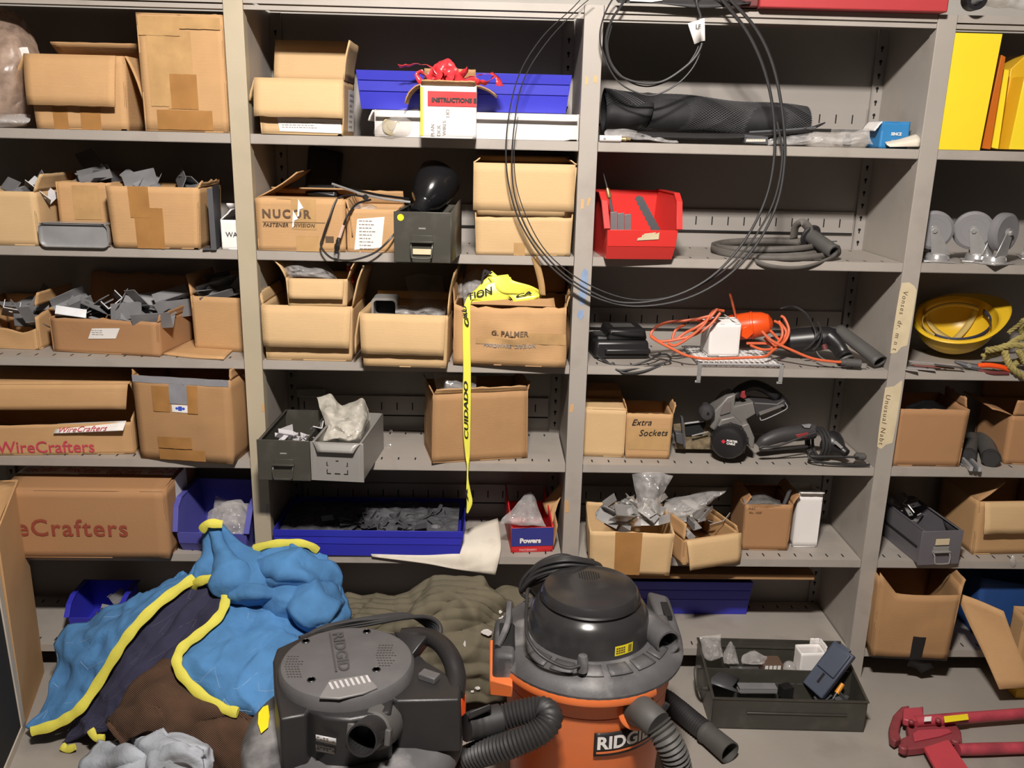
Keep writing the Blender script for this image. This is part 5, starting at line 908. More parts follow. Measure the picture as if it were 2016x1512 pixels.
part('head', MB().lathe([(0, 0), (.034, 0), (.036, .02), (.03, .035), (.016, .055), (.012, .075), (0, .076)], 22, along(PY(1630, 866, .07), PY(1672, 896, .0))), BLACK, t, True); part('blade', pix_prism([(1640,870),(1646,868),(1660,880),(1656,884)], .005, .0065), CHROME, t, True)
part('cord', MB().tube(cat_spline([PY(1605,852,.04), PY(1570,864,.03), PY(1530,878,.02), PY(1500,880,.02), PY(1500,886,.02), PY(1540,884,.03), PY(1590,879,.04)], 7), .0035, 6), RUBBER, t, True)
part('cord', MB().tube(cat_spline([PY(1690,900,.01), PY(1640,899,.01), PY(1600,899,.01), PY(1592,893,.03), PY(1600,888,.03), PY(1592,900,.01), PY(1620,911,-.0), PY(1680,916,-.002), PY(1712,915,-.0)], 7), .0040, 6), RUBBER, t, True)
pg = part('plug', MB().lathe([(.006, 0), (.012, .006), (.012, .03), (.008, .034)], 12, along(PY(1682, 898, .02), PY(1712, 900, .02))), RUBG, t, True)
# fifth row
zp = ['angle', 'bent', 'channel']
c = carton('carton with a brown tape strip, overflowing with shiny angle pieces', (1162,1129), (1318,1136), (1150,1046), 5, .22, m=KRAFTL, seed=81, cr=.004, jag=.005, tw=1.06, bulge=.004, tapes=[('F', .30,.62,.0,1.0)], rz=-.05)
heap(c, 'shiny zinc angle piece in the brown-taped carton', 'angle pieces in the taped carton', 22, zp, ZINC, .062, x=(.08,.92), yy=(.05,.85), zz=(.95,1.3), seed=82, name='zinc_angle', tilt=.9)
pouch('clear bag neck rising from the brown-taped carton of angles', [[(1244,934,.0),(1270,930,-.01),(1300,932,-.01),(1326,936,.0)],[(1248,960,.0),(1270,960,-.02),(1295,960,-.02),(1312,962,.0)],[(1250,985,.0),(1268,988,-.03),(1288,990,-.03),(1303,985,-.0)],[(1225,1005,-.0),(1262,1015,-.04),(1292,1018,-.04),(1302,1010,-.0)],[(1190,1030,-.0),(1250,1034,-.05),(1285,1036,-.05),(1300,1030,.0)]], .014, .010, FILM, seed=83, nv=34)
pouch('clear bag slumped at the back of the brown-taped carton', [[(1200,1000,.04),(1225,985,.04),(1250,975,.04)],[(1185,1012,.01),(1220,1005,.0),(1250,1000,.01)],[(1180,1025,.0),(1220,1028,-.02),(1250,1030,-.01)]], .02, .010, FILMD, seed=84)
c = carton('carton tipped open with a pale flap hanging in front, holding zinc pieces', (1344,1113), (1450,1096), (1352,1062), 5, .20, m=KRAFT, seed=85, cr=.002, flaps=[('F', .092, 164, {'s': (.02, 1.03), 'taper': .04, 'm': KRAFTL}), ('L', .05, -10), ('R', .02, -20)], h=.082)
heap(c, 'shiny zinc piece in the carton with the hanging pale flap', 'zinc pieces in the flap-front carton', 14, zp, ZINC, .062, x=(.08,.92), yy=(.25,.85), zz=(.95,1.6), seed=86, name='zinc_angle', tilt=.9)
pouch('clear bag spread over the zinc pieces in the flap-front carton', [[(1310,985,.1),(1350,975,.1),(1390,965,.1),(1432,958,.1)],[(1306,998,.06),(1350,990,.05),(1390,978,.06),(1425,970,.08)],[(1312,1008,.05),(1350,1008,.03),(1380,996,.04),(1402,985,.08)],[(1320,1016,.05),(1350,1018,.03),(1370,1008,.04),(1390,992,.08)]], .016, .010, FILM, seed=87)
c = carton('plain brown carton with small marker writing at its corner', (1461,1083), (1550,1084), (1457,993), 5, .16, m=KRAFTR, seed=89, cr=.001, flaps=[('R', .035, 25, {'bend': 20}), ('L', .03, -40), ('B', .05, -70)], texts=[('F', .05, .90, 'FULL', .010, INKB, {'shear': .3, 'off': .003}), ('F', .07, .81, 'No. 1068', .010, INKB, {'shear': .3, 'off': .003})], tw=1.04)
pouch('smoky clear bag bulging from the plain brown carton', [[(1470,975,.12),(1500,970,.12),(1535,985,.12)],[(1465,985,.08),(1500,980,.07),(1540,990,.08)],[(1465,993,.06),(1500,994,.05),(1542,994,.06)]], .018, .008, FILMD, seed=90)
t = thing('dark_rod', 'two-rib dark rod end sticking out of the plain brown carton', 'rod', PY(1542, 985, .08)); part('rod', MB().tube([PY(1541, 1000, .08), PY(1556, 962, .08)], .006, 8), DKSTEEL, t, True)
c = carton('tall narrow white carton standing right of the plain brown carton', (1560,1075), (1608,1076), (1574,975), 5, .10, y=.085, m=WHITE, seed=91, cr=.001, flaps=[('F', .014, -40, {'m': WHITE}), ('F', .02, 20, {'m': WHITE, 'bend': 60})])
# bottom row
t, hh, ww = wide_bin('dark blue bin standing at the back of the bottom shelf behind the vacuum', (1210,1148), (1482,1150), (1216,1217), (1470,1214), .20, Z[6]+.001, BLUE, dep=.095)
zb = PY(1400, 1136, .05).z
solo('flattened_carton', 'flattened carton lying on the dark blue bin under the shelf', 'cardboard', MB().box(PY(1215, 1138, .05).x, PY(1604, 1138, .05).x, .05, .30, zb-.008, zb+.010), KRAFTD, bevel=.002)
# floor case
t = thing('parts_case', 'dark green open metal case of odd parts on the concrete floor', 'case', (.628, -.270, 0.0005), -.035)
cw, cd, chh, chb = .447/2, .252, .103, .143
part('tray', MB().box(-cw, cw, 0, cd, 0, .003), DRAWG, t)
def rz_(y): return chh+(chb-chh)*y/cd
part('front_wall', MB().box(-cw, cw, 0, .003, 0, chh), DRAWG, t, bevel=.001); part('back_wall', MB().box(-cw, cw, cd-.003, cd, 0, chb), DRAWG, t, bevel=.001)
for sx in (-1, 1):
    xa_, xb_ = sorted((sx*cw, sx*(cw-.003))); part('end_wall', MB().hexa([(xa_, 0, 0), (xb_, 0, 0), (xb_, cd, 0), (xa_, cd, 0), (xa_, 0, chh), (xb_, 0, chh), (xb_, cd, chb), (xa_, cd, chb)]), DRAWG, t, bevel=.0008)
    xa_, xb_ = sorted((sx*(cw+.003), sx*(cw-.004))); part('rim', MB().hexa([(xa_, 0, chh-.004), (xb_, 0, chh-.004), (xb_, cd, chb-.004), (xa_, cd, chb-.004), (xa_, 0, chh), (xb_, 0, chh), (xb_, cd, chb), (xa_, cd, chb)]), DRAWG, t)
part('divider', MB().box(-cw+.003, cw-.003, cd*.5, cd*.5+.003, .003, rz_(cd*.5)*.95), DRAWG, t); part('rim', MB().box(-cw-.003, cw+.003, -.003, .004, chh-.004, chh), DRAWG, t); part('rim', MB().box(-cw-.003, cw+.003, cd-.004, cd+.003, chb-.004, chb), DRAWG, t)
part('pressed_rib', MB().box(-cw*.55, cw*.75, -.004, 0, chh*.52, chh*.57), DRAWG, t, bevel=.0015); part('inner_rib', MB().box(-cw+.02, cw-.02, cd-.006, cd-.003, chb*.80, chb*.84), DRAWG, t)
sl = MB(); [sl.box(-cw+.03+i*.036, -cw+.058+i*.036, cd*.5-.001, cd*.5, chh*.66, chh*.70) for i in range(11)]; part('divider_slots', sl, RUBG, t, kind='stuff')
part('handle', MB().tube(cat_spline([(-cw, cd*.28, .085), (-cw-.016, cd*.3, .08), (-cw-.018, cd*.5, .05), (-cw-.016, cd*.7, .08), (-cw, cd*.72, .085)], 6), .006, 8), DRAWG, t)
CM = WM[t.name]
def incase(x, y, z): return CM @ Vector((x, y, z))
pouch('clear bag with a folded label, back left of the dark parts case', [[(1378,1254,-.04),(1395,1252,-.05),(1420,1248,-.04)],[(1380,1272,-.06),(1398,1275,-.08),(1420,1270,-.06)],[(1382,1292,-.08),(1400,1300,-.10),(1424,1292,-.08)]], .022, .008, FILM, seed=92)
pouch('narrow clear bag beside the labelled bag in the dark parts case', [[(1428,1280,-.06),(1438,1264,-.06),(1446,1275,-.06)],[(1424,1292,-.08),(1438,1285,-.09),(1450,1292,-.08)],[(1426,1306,-.10),(1438,1308,-.11),(1454,1306,-.10)]], .012, .007, FILM, seed=93)
pouch('clear bag of fittings in the middle of the dark parts case', [[(1462,1288,-.07),(1485,1284,-.07),(1510,1292,-.07)],[(1460,1296,-.08),(1485,1294,-.09),(1512,1298,-.08)],[(1464,1306,-.10),(1485,1308,-.11),(1510,1306,-.10)]], .014, .009, FILM, seed=94)
t2 = thing('striped_pack', 'small pack with four white squares in the dark parts case', 'pack', incase(-.012, cd*.5+.03, .085), .02); part('pack', MB().box(-.028, .034, 0, .05, 0, .03), mat('pack_brown', (.12,.07,.05), .6), t2, bevel=.001)
for i in range(4): part('square', MB().box(-.022+i*.013, -.012+i*.013, -.0006, .0005, .012, .027), WHITE, t2)
t2 = thing('clear_dome_cap', 'clear dome cap beside the striped pack in the dark parts case', 'cap', incase(.048, cd*.5+.05, .08)); part('dome', MB().lathe([(.022, 0), (.022, .012), (.018, .026), (.009, .034), (0, .036)], 20), FILM, t2, solid=.001); part('rim', MB().lathe([(.020, 0), (.024, 0), (.024, .003), (.020, .003), (.020, 0)], 20), FILMW, t2)
p_ = incase(.125, cd*.5+.03, .06)
c = carton('white open carton standing in the dark parts case', (1576,1307), (1624,1308), (1584,1247), p_.z, .05, y=p_.y, m=WHITE, seed=95, cr=.001, flaps=[('R', .02, 5, {'m': WHITE}), ('B', .02, -5, {'m': WHITE, 's': (0,.4)})], rz=.06, h=.098)
for i, (u0, v0, u1, v1, yy) in enumerate(((1441,1327,1602,1325,-.10),(1441,1335,1602,1333,-.13),(1456,1360,1530,1364,-.20))):
    a, b_ = PY(u0, v0, yy), PY(u1, v1, yy); L = (b_-a).length; nm = ('upper', 'middle', 'short lower')[i]
    t2 = thing('chrome_channel', nm+' bright steel channel lying across the front of the dark parts case', 'channel', a, math.atan2(b_.y-a.y, b_.x-a.x), 'channels in the dark case')
    part('web', MB().box(0, L, 0, .002, -.008, .006), CHROME, t2, bevel=.0004); part('flange', MB().box(0, L, .0, .03, .005, .007), GALV, t2); part('flange', MB().box(0, L, .0, .03, -.009, -.007), GALV, t2)
t2 = thing('stamped_bracket', 'dark stamped bracket with a raked end in the dark parts case', 'bracket', PY(1430, 1340, -.16)); part('plate', MB().add([PY(*q) for q in ((1428,1312,-.10),(1460,1330,-.12),(1442,1352,-.2),(1460,1366,-.22),(1400,1345,-.2),(1400,1335,-.18))], [(0,1,2,5),(5,2,3,4)]), DKSTEEL, t2, True, solid=.003)
t2 = thing('stacked_clips', 'short stack of black clips beside the short lower channel', 'clip', incase(.0, .06, .06), .3)
for i in range(6): part('clip', MB().box(i*.006, i*.006+.004, 0, .03, 0, .035), BLACK, t2, bevel=.0005)
t2 = thing('slate_case', 'slate blue moulded tool case tipped into the right of the dark parts case', 'case', incase(.125, .07, .055), rot=(.35, -.95, .25))
part('shell', MB().box(0, .16, 0, .075, 0, .022), CASEB, t2, bevel=.004); part('raised_panel', MB().box(.07, .155, .006, .069, .020, .030), CASEB, t2, bevel=.003); part('latch', MB().box(.150, .166, .02, .055, .004, .018), CASEB, t2, bevel=.002); part('groove', MB().box(.03, .065, .034, .042, .0215, .0225), BLACK, t2)
t2 = thing('utility_marker', 'orange and black marker at the right front of the dark parts case', 'marker', PY(1646, 1372, -.2)); M = along(PY(1640, 1376, -.19), PY(1659, 1346, -.17)); L = (PY(1640, 1376, -.19)-PY(1659, 1346, -.17)).length
part('barrel', MB().lathe([(0, -.02), (.006, -.018), (.0065, L*.4), (0, L*.4)], 12, M), BLACK, t2, True); part('cap', MB().lathe([(0, L*.38), (.0078, L*.38), (.0075, L*.98), (.0065, L), (0, L)], 12, M), mat('orange_cap', (.78,.30,.02), .4), t2, True)
heap(type('o', (), {'M': CM, 'w': .44, 'd': .33, 'h': .1})(), 'small dark fitting at the right end of the dark parts case', 'dark fittings in the case', 7, ['angle', 'bent'], DKSTEEL, .04, x=(.55,.95), yy=(.06,.3), zz=(.35,.75), seed=97, name='steel_fitting', cat='fitting')
# ================================================================== RIGHT BAY
t = thing('yellow_panel_box', 'tall bright yellow plastic box, leftmost on the upper right shelf', 'box', (PY(1905, 292, .0).x-.012, .0, Z[1]+.0005), 0)
hq = PY(1930, 66, 0).z-Z[1]; x1 = PY(1930, 292, 0).x-t.location.x; x0 = x1-.118; x2 = PY(1974, 68, 0).x-t.location.x
part('front_panel', MB().hexa([(x0, 0, 0), (x1, 0, 0), (x1, .004, 0), (x0, .004, 0), (x2-.135, 0, hq), (x2, 0, hq), (x2, .004, hq), (x2-.135, .004, hq)]), YELPL, t, bevel=.001)
part('shell', MB().hexa([(x0, .004, 0), (x1-.004, .004, 0), (x1-.004, .2, 0), (x0, .2, 0), (x2-.135, .004, hq-.002), (x2-.004, .004, hq-.002), (x2-.004, .2, hq-.002), (x2-.135, .2, hq-.002)]), YELDK, t)
solo('orange_sheet', 'thin orange plastic sheet leaning right of the tall yellow box', 'sheet', pix_prism([(1932,292),(1950,294),(1980,112),(1972,108)], .03, .22), ORPL, bevel=.0008)
t = thing('amber_tray', 'amber yellow tray standing on edge behind the orange sheet', 'tray', PY(1985, 294, .06)); part('rim', pix_prism([(1949,290),(1966,294),(1988,138),(1976,136)], .05, .19), YELPL, t, True, bevel=.002); part('pan', pix_prism([(1966,294),(2000,295),(2030,105),(2016,112),(1990,136)], .08, .2), YELDK, t, True, bevel=.002)
t = thing('plastic_sheet', 'second bright yellow plastic panel cut by the right edge of the photo', 'panel', PY(2010, 294, .02)); part('panel', pix_prism([(1987,294),(2060,296),(2075,110),(2018,150)], .01, .015), YELPL, t, True, bevel=.001); part('edge', pix_prism([(1987,294),(1991,294),(2022,150),(2018,150)], .015, .12), YELDK, t, True)
# casters
def caster(label, u, v, y, rz):
    q = PY(u, v, y); t = thing('caster', label, 'caster', (q.x, q.y, Z[2]+.001), rz, 'casters on the second shelf')
    part('mounting_plate', MB().box(-.042, .042, -.035, .035, 0, .004), ZINC, t, bevel=.001); part('swivel', MB().lathe([(.030, .004), (.033, .010), (.030, .020), (.024, .024), (0, .024)], 24), CHROME, t)
    for sy in (-1, 1):
        yy = sy*.021; a0, a1 = yy-.0015, yy+.0015
        part('fork_leg', MB().prism([(-.028, .022), (.022, .022), (.034, .090), (.030, .100), (.018, .102), (.010, .094)], min(a0, a1), max(a0, a1)), ZINC, t, bevel=.0006)
    M = Matrix.Translation((.022, 0, .088)) @ Matrix.Rotation(PI/2, 4, 'X')
    wh = part('wheel', MB().lathe([(.030, -.014), (.046, -.015), (.054, -.010), (.055, 0), (.054, .010), (.046, .015), (.030, .014)], 36, M), CASTER, t); part('hub', MB().lathe([(0, -.0165), (.010, -.0165), (.014, -.012), (.031, -.013), (.033, -.0145), (.034, -.013), (.034, .013), (.031, .013), (.014, .012), (.010, .0165), (0, .0165)], 28, M), CASTER, wh)
    part('axle_bolt', MB().lathe([(0, -.027), (.007, -.027), (.007, -.022), (0, -.022)], 6, M), CHROME, t); part('axle_nut', MB().lathe([(0, .022), (.007, .022), (.007, .028), (0, .028)], 6, M), CHROME, t); return t
caster('grey-wheeled zinc caster, leftmost and half hidden by the taped post', 1846, 500, .05, 2.9); caster('grey-wheeled zinc caster in the middle, facing outwards', 1925, 500, .06, 2.75); caster('grey-wheeled zinc caster at the right edge of the photo', 1958, 502, .02, .45); caster('grey-wheeled zinc caster behind the others at far right', 2035, 490, .15, 1.2)
# hard hat
ct = PY(1884, 626, .165); N_ = Vector((-.22, -.42, .88)).normalized(); Xa = Vector((1, 0, .30)); Xa = (Xa-N_*Xa.dot(N_)).normalized(); Ya = N_.cross(Xa); HM = Matrix((Xa, Ya, N_)).transposed().to_4x4(); HM.translation = ct
t = thing('hard_hat', 'yellow hard hat lying upturned on the right shelf', 'hat', ct - Vector((0, 0, .1)))
def dome(r, zf, n=12): return [(r*math.cos(PI/2*i/n)**.8, -zf*math.sin(PI/2*i/n)) for i in range(n+1)]
part('shell', MB().lathe([(.122, .002), (.1215, .0)]+dome(.118, .105), 44, HM, 1.0, .92, cap=False), HELM, t, True, solid=.0025, smooth=60)
part('brim', MB().grid(lambda s, q: HM @ Vector(((.117+(.012+.034*max(0, math.cos(2*PI*s-.1))**3)*q)*math.cos(2*PI*s), .92*(.117+(.012+.006*max(0, math.cos(2*PI*s)))*q)*math.sin(2*PI*s), .002-.004*q+.010*q*max(0, math.cos(2*PI*s)))), 48, 3, True), HELM, t, True, smooth=70, solid=.003)
part('rim_holes', (lambda b: [b.lathe([(0, 0), (.0028, 0)], 6, HM @ Matrix.Rotation(a, 4, 'Z') @ Matrix.Translation((.1125, 0, -.012)) @ Matrix.Rotation(-PI/2, 4, 'Y')) for a in [1.2+i*.09 for i in range(24)]] and b)(MB()), mat('hole_brown', (.12,.07,.01), .8), t, True, kind='stuff')
part('head_band', MB().grid(lambda s, q: HM @ Vector((.098*math.cos(3.6+2.9*s), .088*math.sin(3.6+2.9*s), -.006-.022*q)), 30, 2), HATBAND, t, True, solid=.002)
part('rear_band', MB().grid(lambda s, q: HM @ Vector((.098*math.cos(.4+3.2*s), .088*math.sin(.4+3.2*s), -.008-.016*q)), 30, 2), HELMIN, t, True, solid=.0015)
for a in (.5, 2.1): part('crown_strap', MB().grid(lambda s, q: HM @ (Matrix.Rotation(a, 3, 'Z') @ Vector((.096*math.cos(PI*s), (q-.5)*.020, -.016-.075*math.sin(PI*s)**.7))), 24, 2), HELMIN, t, True, solid=.0012)
for a in (4.0, 4.6, 5.6, 6.1): part('rivet', MB().lathe([(0, .003), (.003, .002), (.0035, 0)], 8, HM @ Matrix.Rotation(a, 4, 'Z') @ Matrix.Translation((.094, 0, -.014)) @ Matrix.Rotation(-PI/2, 4, 'Y')), CHROME, t, True)
em = HM @ Vector((.045, -.100, -.055)); en = (HM.to_3x3() @ Vector((.35, -.85, -.35))).normalized(); part('oval_badge', MB().lathe([(0, .0025), (.019, .002), (.020, 0)], 24, Matrix.Translation(em) @ en.to_track_quat('Z', 'Y').to_matrix().to_4x4(), 1, .5), mat('badge_dark', (.03,.03,.05), .5), t, True)
# rope, sticks and a snip on the hat shelf
t = thing('rope_coil', 'coarse yellow-brown rope heaped right of the hard hat', 'rope', (PY(1990, 720, .06).x, .06, Z[3]+.001))
def rope(pts, r=.009):
    C = cat_spline([PY(*q) for q in pts], 14); N = len(C); 
    for k in range(3):
        out = []
        for i, p in enumerate(C):
            tt = (C[min(i+1, N-1)]-C[max(i-1, 0)]).normalized(); a = tt.orthogonal() if i == 0 else (pa - tt*pa.dot(tt)); a.normalize(); pa = a; b_ = tt.cross(a); an = i*.42+2*PI*k/3; out.append(p+(a*math.cos(an)+b_*math.sin(an))*r*.55)
        part('strand', MB().tube(out, r*.62, 6), ROPE, t, True)
rope([(1942,690,.05),(1965,686,.03),(1990,680,.02),(2030,682,.02)]); rope([(1935,702,.09),(1955,696,.07),(1978,686,.05),(2000,670,.06),(2030,660,.08)]); rope([(1978,692,-.0),(1984,712,-.005),(1996,728,-.012),(2020,745,-.01)]); rope([(2005,690,.0),(2012,702,-.0),(2020,715,-.0),(2040,730,.0)]); rope([(1995,720,.03),(2010,708,.03),(2030,700,.03)], .008); rope([(1985,655,.14),(2005,640,.12),(2015,630,.1),(2010,655,.12),(2030,650,.1)], .006)
cols = [mat('pale_strip', (.36,.33,.32), .6), mat('faded_red_strip', (.26,.10,.09), .6), mat('dark_strip', (.08,.07,.07), .6)]
for i, (u0, v0, u1, v1, yy, k, lb) in enumerate(((1782,723,1806,738,-.002,0,'short pale steel strip at the post end of the hat shelf'),(1786,716,1840,732,.004,0,'pale steel strip lying second from the shelf edge'),(1788,706,1850,726,.02,2,'dark steel strip in the bundle below the hard hat'),(1800,706,1876,733,.012,1,'faded red strip in the bundle below the hard hat'),(1790,696,1880,716,.05,0,'long pale strip tucked under the hard hat'),(1840,722,1895,740,.0,2,'dark strip nearest the front under the hard hat'))):
    a, b_ = PY(u0, v0, yy), PY(u1, v1, yy-.01); a.z = Z[3]+.004+.003*i; b_.z = Z[3]+.002+.002*i; d_ = (b_-a).normalized(); s_ = Vector((0, 0, 1)).cross(d_)*.007; q = MB().hexa([a-s_, b_-s_, b_+s_, a+s_, *[x+Vector((0, 0, .0025)) for x in (a-s_, b_-s_, b_+s_, a+s_)]])
    solo('steel_strip', lb, 'strip', q, cols[k], 'strips on the hat shelf')
t = thing('tin_snips', 'snips with orange handles below the rope', 'snips', PY(1940, 728, .0)); part('handle', MB().tube(cat_spline([PY(1925,720,.012), PY(1945,719,.005), PY(1968,722,.0), PY(1988,728,.0)], 5), .0075, 10), ORBRIGHT, t, True); part('handle', MB().tube(cat_spline([PY(1925,728,.01), PY(1950,734,.0), PY(1985,735,.0)], 5), .006, 10), mat('dull_dark_red', (.13,.03,.03), .6), t, True); part('jaw', MB().tube([PY(1880,712,.03), PY(1905,720,.02), PY(1928,724,.012)], [.004, .009, .010], 8), DKSTEEL, t, True); part('pivot', MB().lathe([(0, -.012), (.006, -.012), (.006, .004), (0, .004)], 10, Matrix.Translation(PY(1908, 720, .012)) @ Matrix.Rotation(PI/2, 4, 'X')), CHROME, t, True)
# fourth row right
c = carton('brown carton with a torn top, right of the taped post', (1757,917), (1888,919), (1772,805), 4, .19, m=KRAFTR, seed=101, cr=.002, jag=.008, tw=1.05, flaps=[('R', .03, -12, {'s': (.1,.8), 'jag': .01})])
pouch('glossy black bag in the brown carton right of the taped post', [[(1788,800,.1),(1820,786,.1),(1858,800,.1)],[(1784,805,.07),(1820,798,.06),(1862,806,.07)],[(1784,814,.06),(1820,814,.05),(1864,814,.06)]], .02, .010, BLACKG, seed=102)
for lb, a, b_, r in (('black plastic pipe end pointing out, beside the right-edge carton', (1955,884,.02), (1935,862,.24), .026), ('shorter grey pipe lying left of the black pipe end', (1910,880,.05), (1912,868,.22), .022)):
    A_, B_ = PY(*a), PY(*b_); A_.z = B_.z = Z[4]+r+.001; M = along(A_, B_); L = (B_-A_).length; t = thing('plastic_pipe', lb, 'pipe', A_-Vector((0, 0, r))); part('pipe', MB().lathe([(r-.003, L), (r, L), (r, 0), (r-.003, 0), (r-.003, L*.9), (0, L*.9)], 26, M), RUBG, t, True); part('collar', MB().lathe([(r, .0), (r+.0015, .002), (r+.0015, .012), (r, .014)], 26, M), RUBBER, t, True)
t = thing('drawer_slide', 'ribbed metal slide rail jutting over the shelf edge', 'rail', PY(1910, 915, -.01)); A_, B_ = PZ(1893, 900, Z[4]+.004), PZ(1920, 928, Z[4]+.002); d_ = (B_-A_).normalized(); s_ = Vector((0, 0, 1)).cross(d_)
for k, (o_, hh_) in enumerate(((-.012, .014), (0, .008), (.012, .014))): a, b_ = A_+s_*o_, B_+s_*o_; part('rail', MB().hexa([a-s_*.0045, b_-s_*.0045, b_+s_*.0045, a+s_*.0045, *[x+Vector((0, 0, hh_)) for x in (a-s_*.0045, b_-s_*.0045, b_+s_*.0045, a+s_*.0045)]]), (ALU, DKSTEEL, ALU)[k], t, True)
carton('carton cut by the right edge of the photo with a raised side flap', (1977,914), (2080,917), (1990,818), 4, .2, m=KRAFTR, seed=103, tw=1.04, flaps=[('L', .06, 70, {'jag': .006}), ('B', .08, 5), ('F', .05, 5)])
# fifth row right
dw = drawer('purple grey metal drawer with a chrome-edged pull, right of the taped post', (1806,1113), (1893,1115), Z[5], .112, .27, DRAWP, pull=True, card=(.60, .78), rz=.10, hm=DRAWL)
part('side_rail', MB().box(-WD[dw.name]/2+.0005, -WD[dw.name]/2+.004, .02, .26, .05, .055), DARKV, dw)
part('side_curve', MB().grid(lambda s, q: Vector((WD[dw.name]/2-.004, .01+.10*s, .112-.04*math.sin(PI*s)*q)), 6, 2), DRAWP, dw, solid=.002)
heap(type('o', (), {'M': WM[dw.name], 'w': WD[dw.name], 'd': .27, 'h': .112})(), 'shiny steel fitting in the purple grey drawer', 'fittings in the purple grey drawer', 9, ['angle', 'bent', 'plate'], ZINC, .035, x=(.2,.85), yy=(.35,.95), zz=(.7,1.05), seed=105, name='steel_fitting', cat='fitting')
c = carton('carton with a torn pale front flap, at the right edge of the photo', (1914,1092), (2080,1096), (1932,988), 5, .21, m=KRAFT, seed=107, flaps=[('F', .10, 164, {'taper': 0, 'm': KRAFTL, 's': (.05, 1)}), ('L', .10, -55, {'m': KRAFTD})], tw=1.05, rz=.06)
pouch('scrap of clear film hanging on the shelf edge at far right', [[(1990,1096,-.003),(1996,1092,-.004),(2000,1098,-.003)],[(1988,1106,-.004),(1995,1104,-.008),(2000,1108,-.004)],[(1990,1113,-.004),(1994,1116,-.007),(1998,1114,-.004)]], .004, .004, FILM, seed=108, nu=10, nv=8)
# bottom right
c = carton('worn open carton with black tape hanging from its base, right of the taped post', (1716,1294), (1864,1301), (1722,1165), 6, .22, m=KRAFTD, seed=109, cr=.006, tw=1.08, bulge=.006, tops={'F': lambda s: 1.0-.03*math.sin(PI*s)+.28*max(0, .22-s)/.22, 'L': 1.2, 'R': 1.12}, tapes=[('F', .50,.66,-.0,.36,TAPEK), ('F', .0,1.0,.0,.02,TAPEK)], flaps=[('R', .05, 5)])
b = ribbon([PY(1800, 1295, -.032), PY(1810, 1310, -.035), PY(1822, 1322, -.03), PY(1826, 1335, -.03)], .05, 6, 0, PI/2); solo('black_strap', 'loose black tape end drooping under the worn open carton', 'tape', ribbon([PY(1790, 1300, -.036), PY(1812, 1306, -.040), PY(1826, 1320, -.040)], .045, 6, .2, .1), TAPEK, solid=.001)
carton('deep blue carton behind the right-edge flap', (1912,1258), (2090,1262), (1915,1138), 6, .14, y=.10, m=WBLUE, seed=111, h=None, tops={'F': lambda s: 1.0-.25*s})
c = carton('carton at the lower right edge with a long side flap swung out to the floor', (1992,1345), (2110,1350), (1990,1215), 0.001, .07, m=KRAFT, seed=113, flaps=[('F', .05, 100, {'m': KRAFTL})])
ff = net_fn([[PY(1881,1166,-.02), PY(1925,1182,-.06), PY(1976,1204,-.1)], [PY(1905,1222,-.06), PY(1955,1240,-.09), PY(1996,1258,-.12)], [PY(1938,1290,-.11), PY(1980,1300,-.13), PY(2020,1312,-.15)], [PY(1968,1357,-.17), PY(2000,1355,-.17), PY(2040,1352,-.17)]])
part('side_flap', MB().grid(ff, 8, 10), KRAFT, c.t, True, smooth=70, solid=.004)
ym = PZ(2005, 1375, .0); solo('yellow_board', 'yellow board edge on the floor below the swung-out flap', 'board', MB().box(ym.x-.01, ym.x+.2, ym.y, ym.y+.05, .0005, .035), YELDK, bevel=.001)
# red cutter on the floor
t = thing('rebar_cutter', 'red long-handled bolt cutter lying on the concrete floor', 'cutter', PZ(1850, 1460, 0))
def fl(pts, z0, z1, mt, nm, bv=.004, world=True):
    p = [PZ(u, v, z0) for u, v in pts]; n = len(p); b = MB().add(p+[q+Vector((0, 0, z1-z0)) for q in p], [tuple(range(n)), tuple(reversed(range(n, 2*n)))]+[(i, i+n, (i+1) % n+n, (i+1) % n) for i in range(n)]); return part(nm, b, mt, t, True, bevel=bv)
fl([(1750,1466),(1748,1445),(1756,1422),(1772,1405),(1788,1402),(1786,1416),(1772,1432),(1768,1455),(1772,1468),(1760,1474)], .01, .035, CUTDK, 'upper_jaw'); fl([(1768,1482),(1778,1490),(1800,1488),(1892,1476),(1890,1455),(1880,1440),(1860,1432),(1800,1432),(1782,1440),(1786,1462),(1772,1468)], .005, .030, CUTDK, 'lower_jaw')
fl([(1796,1447),(1806,1440),(1866,1437),(1874,1444),(1850,1452),(1800,1462)], .030, .036, CUTRED, 'pressed_ridge', .002)
fl([(1776,1406),(1808,1404),(1816,1402),(1816,1428),(1790,1432),(1776,1428)], .03, .052, CUTRED, 'hinge_block')
for nm, a, b_, z in (('upper_handle', (1800,1421), (2080,1400), .038), ('lower_handle', (1885,1476), (2090,1470), .024)):
    A_, B_ = PZ(*a, z), PZ(*b_, z); part(nm, MB().tube([A_.lerp(B_, i/6) for i in range(7)], [.019,.020,.020,.019,.019,.019,.019], 14, True, .85), CUTRED, t, True)
fl([(1818,1478),(1866,1462),(1900,1512),(1915,1535),(1850,1535)], .03, .042, mat('light_red_plate', (.50,.055,.075), .5), 'pivot_plate', .002)
for u, v in ((1794,1423),(1847,1420)): q = PZ(u, v, .055); part('bolt', MB().lathe([(.008, 0), (.008, .006), (.005, .009), (0, .009)], 12, Matrix.Translation(q)), CUTDK, t, True)
q = PZ(1880, 1462, .03); part('bolt', MB().lathe([(.012, 0), (.012, .008), (.008, .011), (0, .011)], 14, Matrix.Translation(q)), CUTDK, t, True); q = PZ(1778, 1474, .03); part('bolt', MB().lathe([(.012, -.01), (.012, .006), (.008, .009), (0, .009)], 14, Matrix.Translation(q)), CUTDK, t, True)
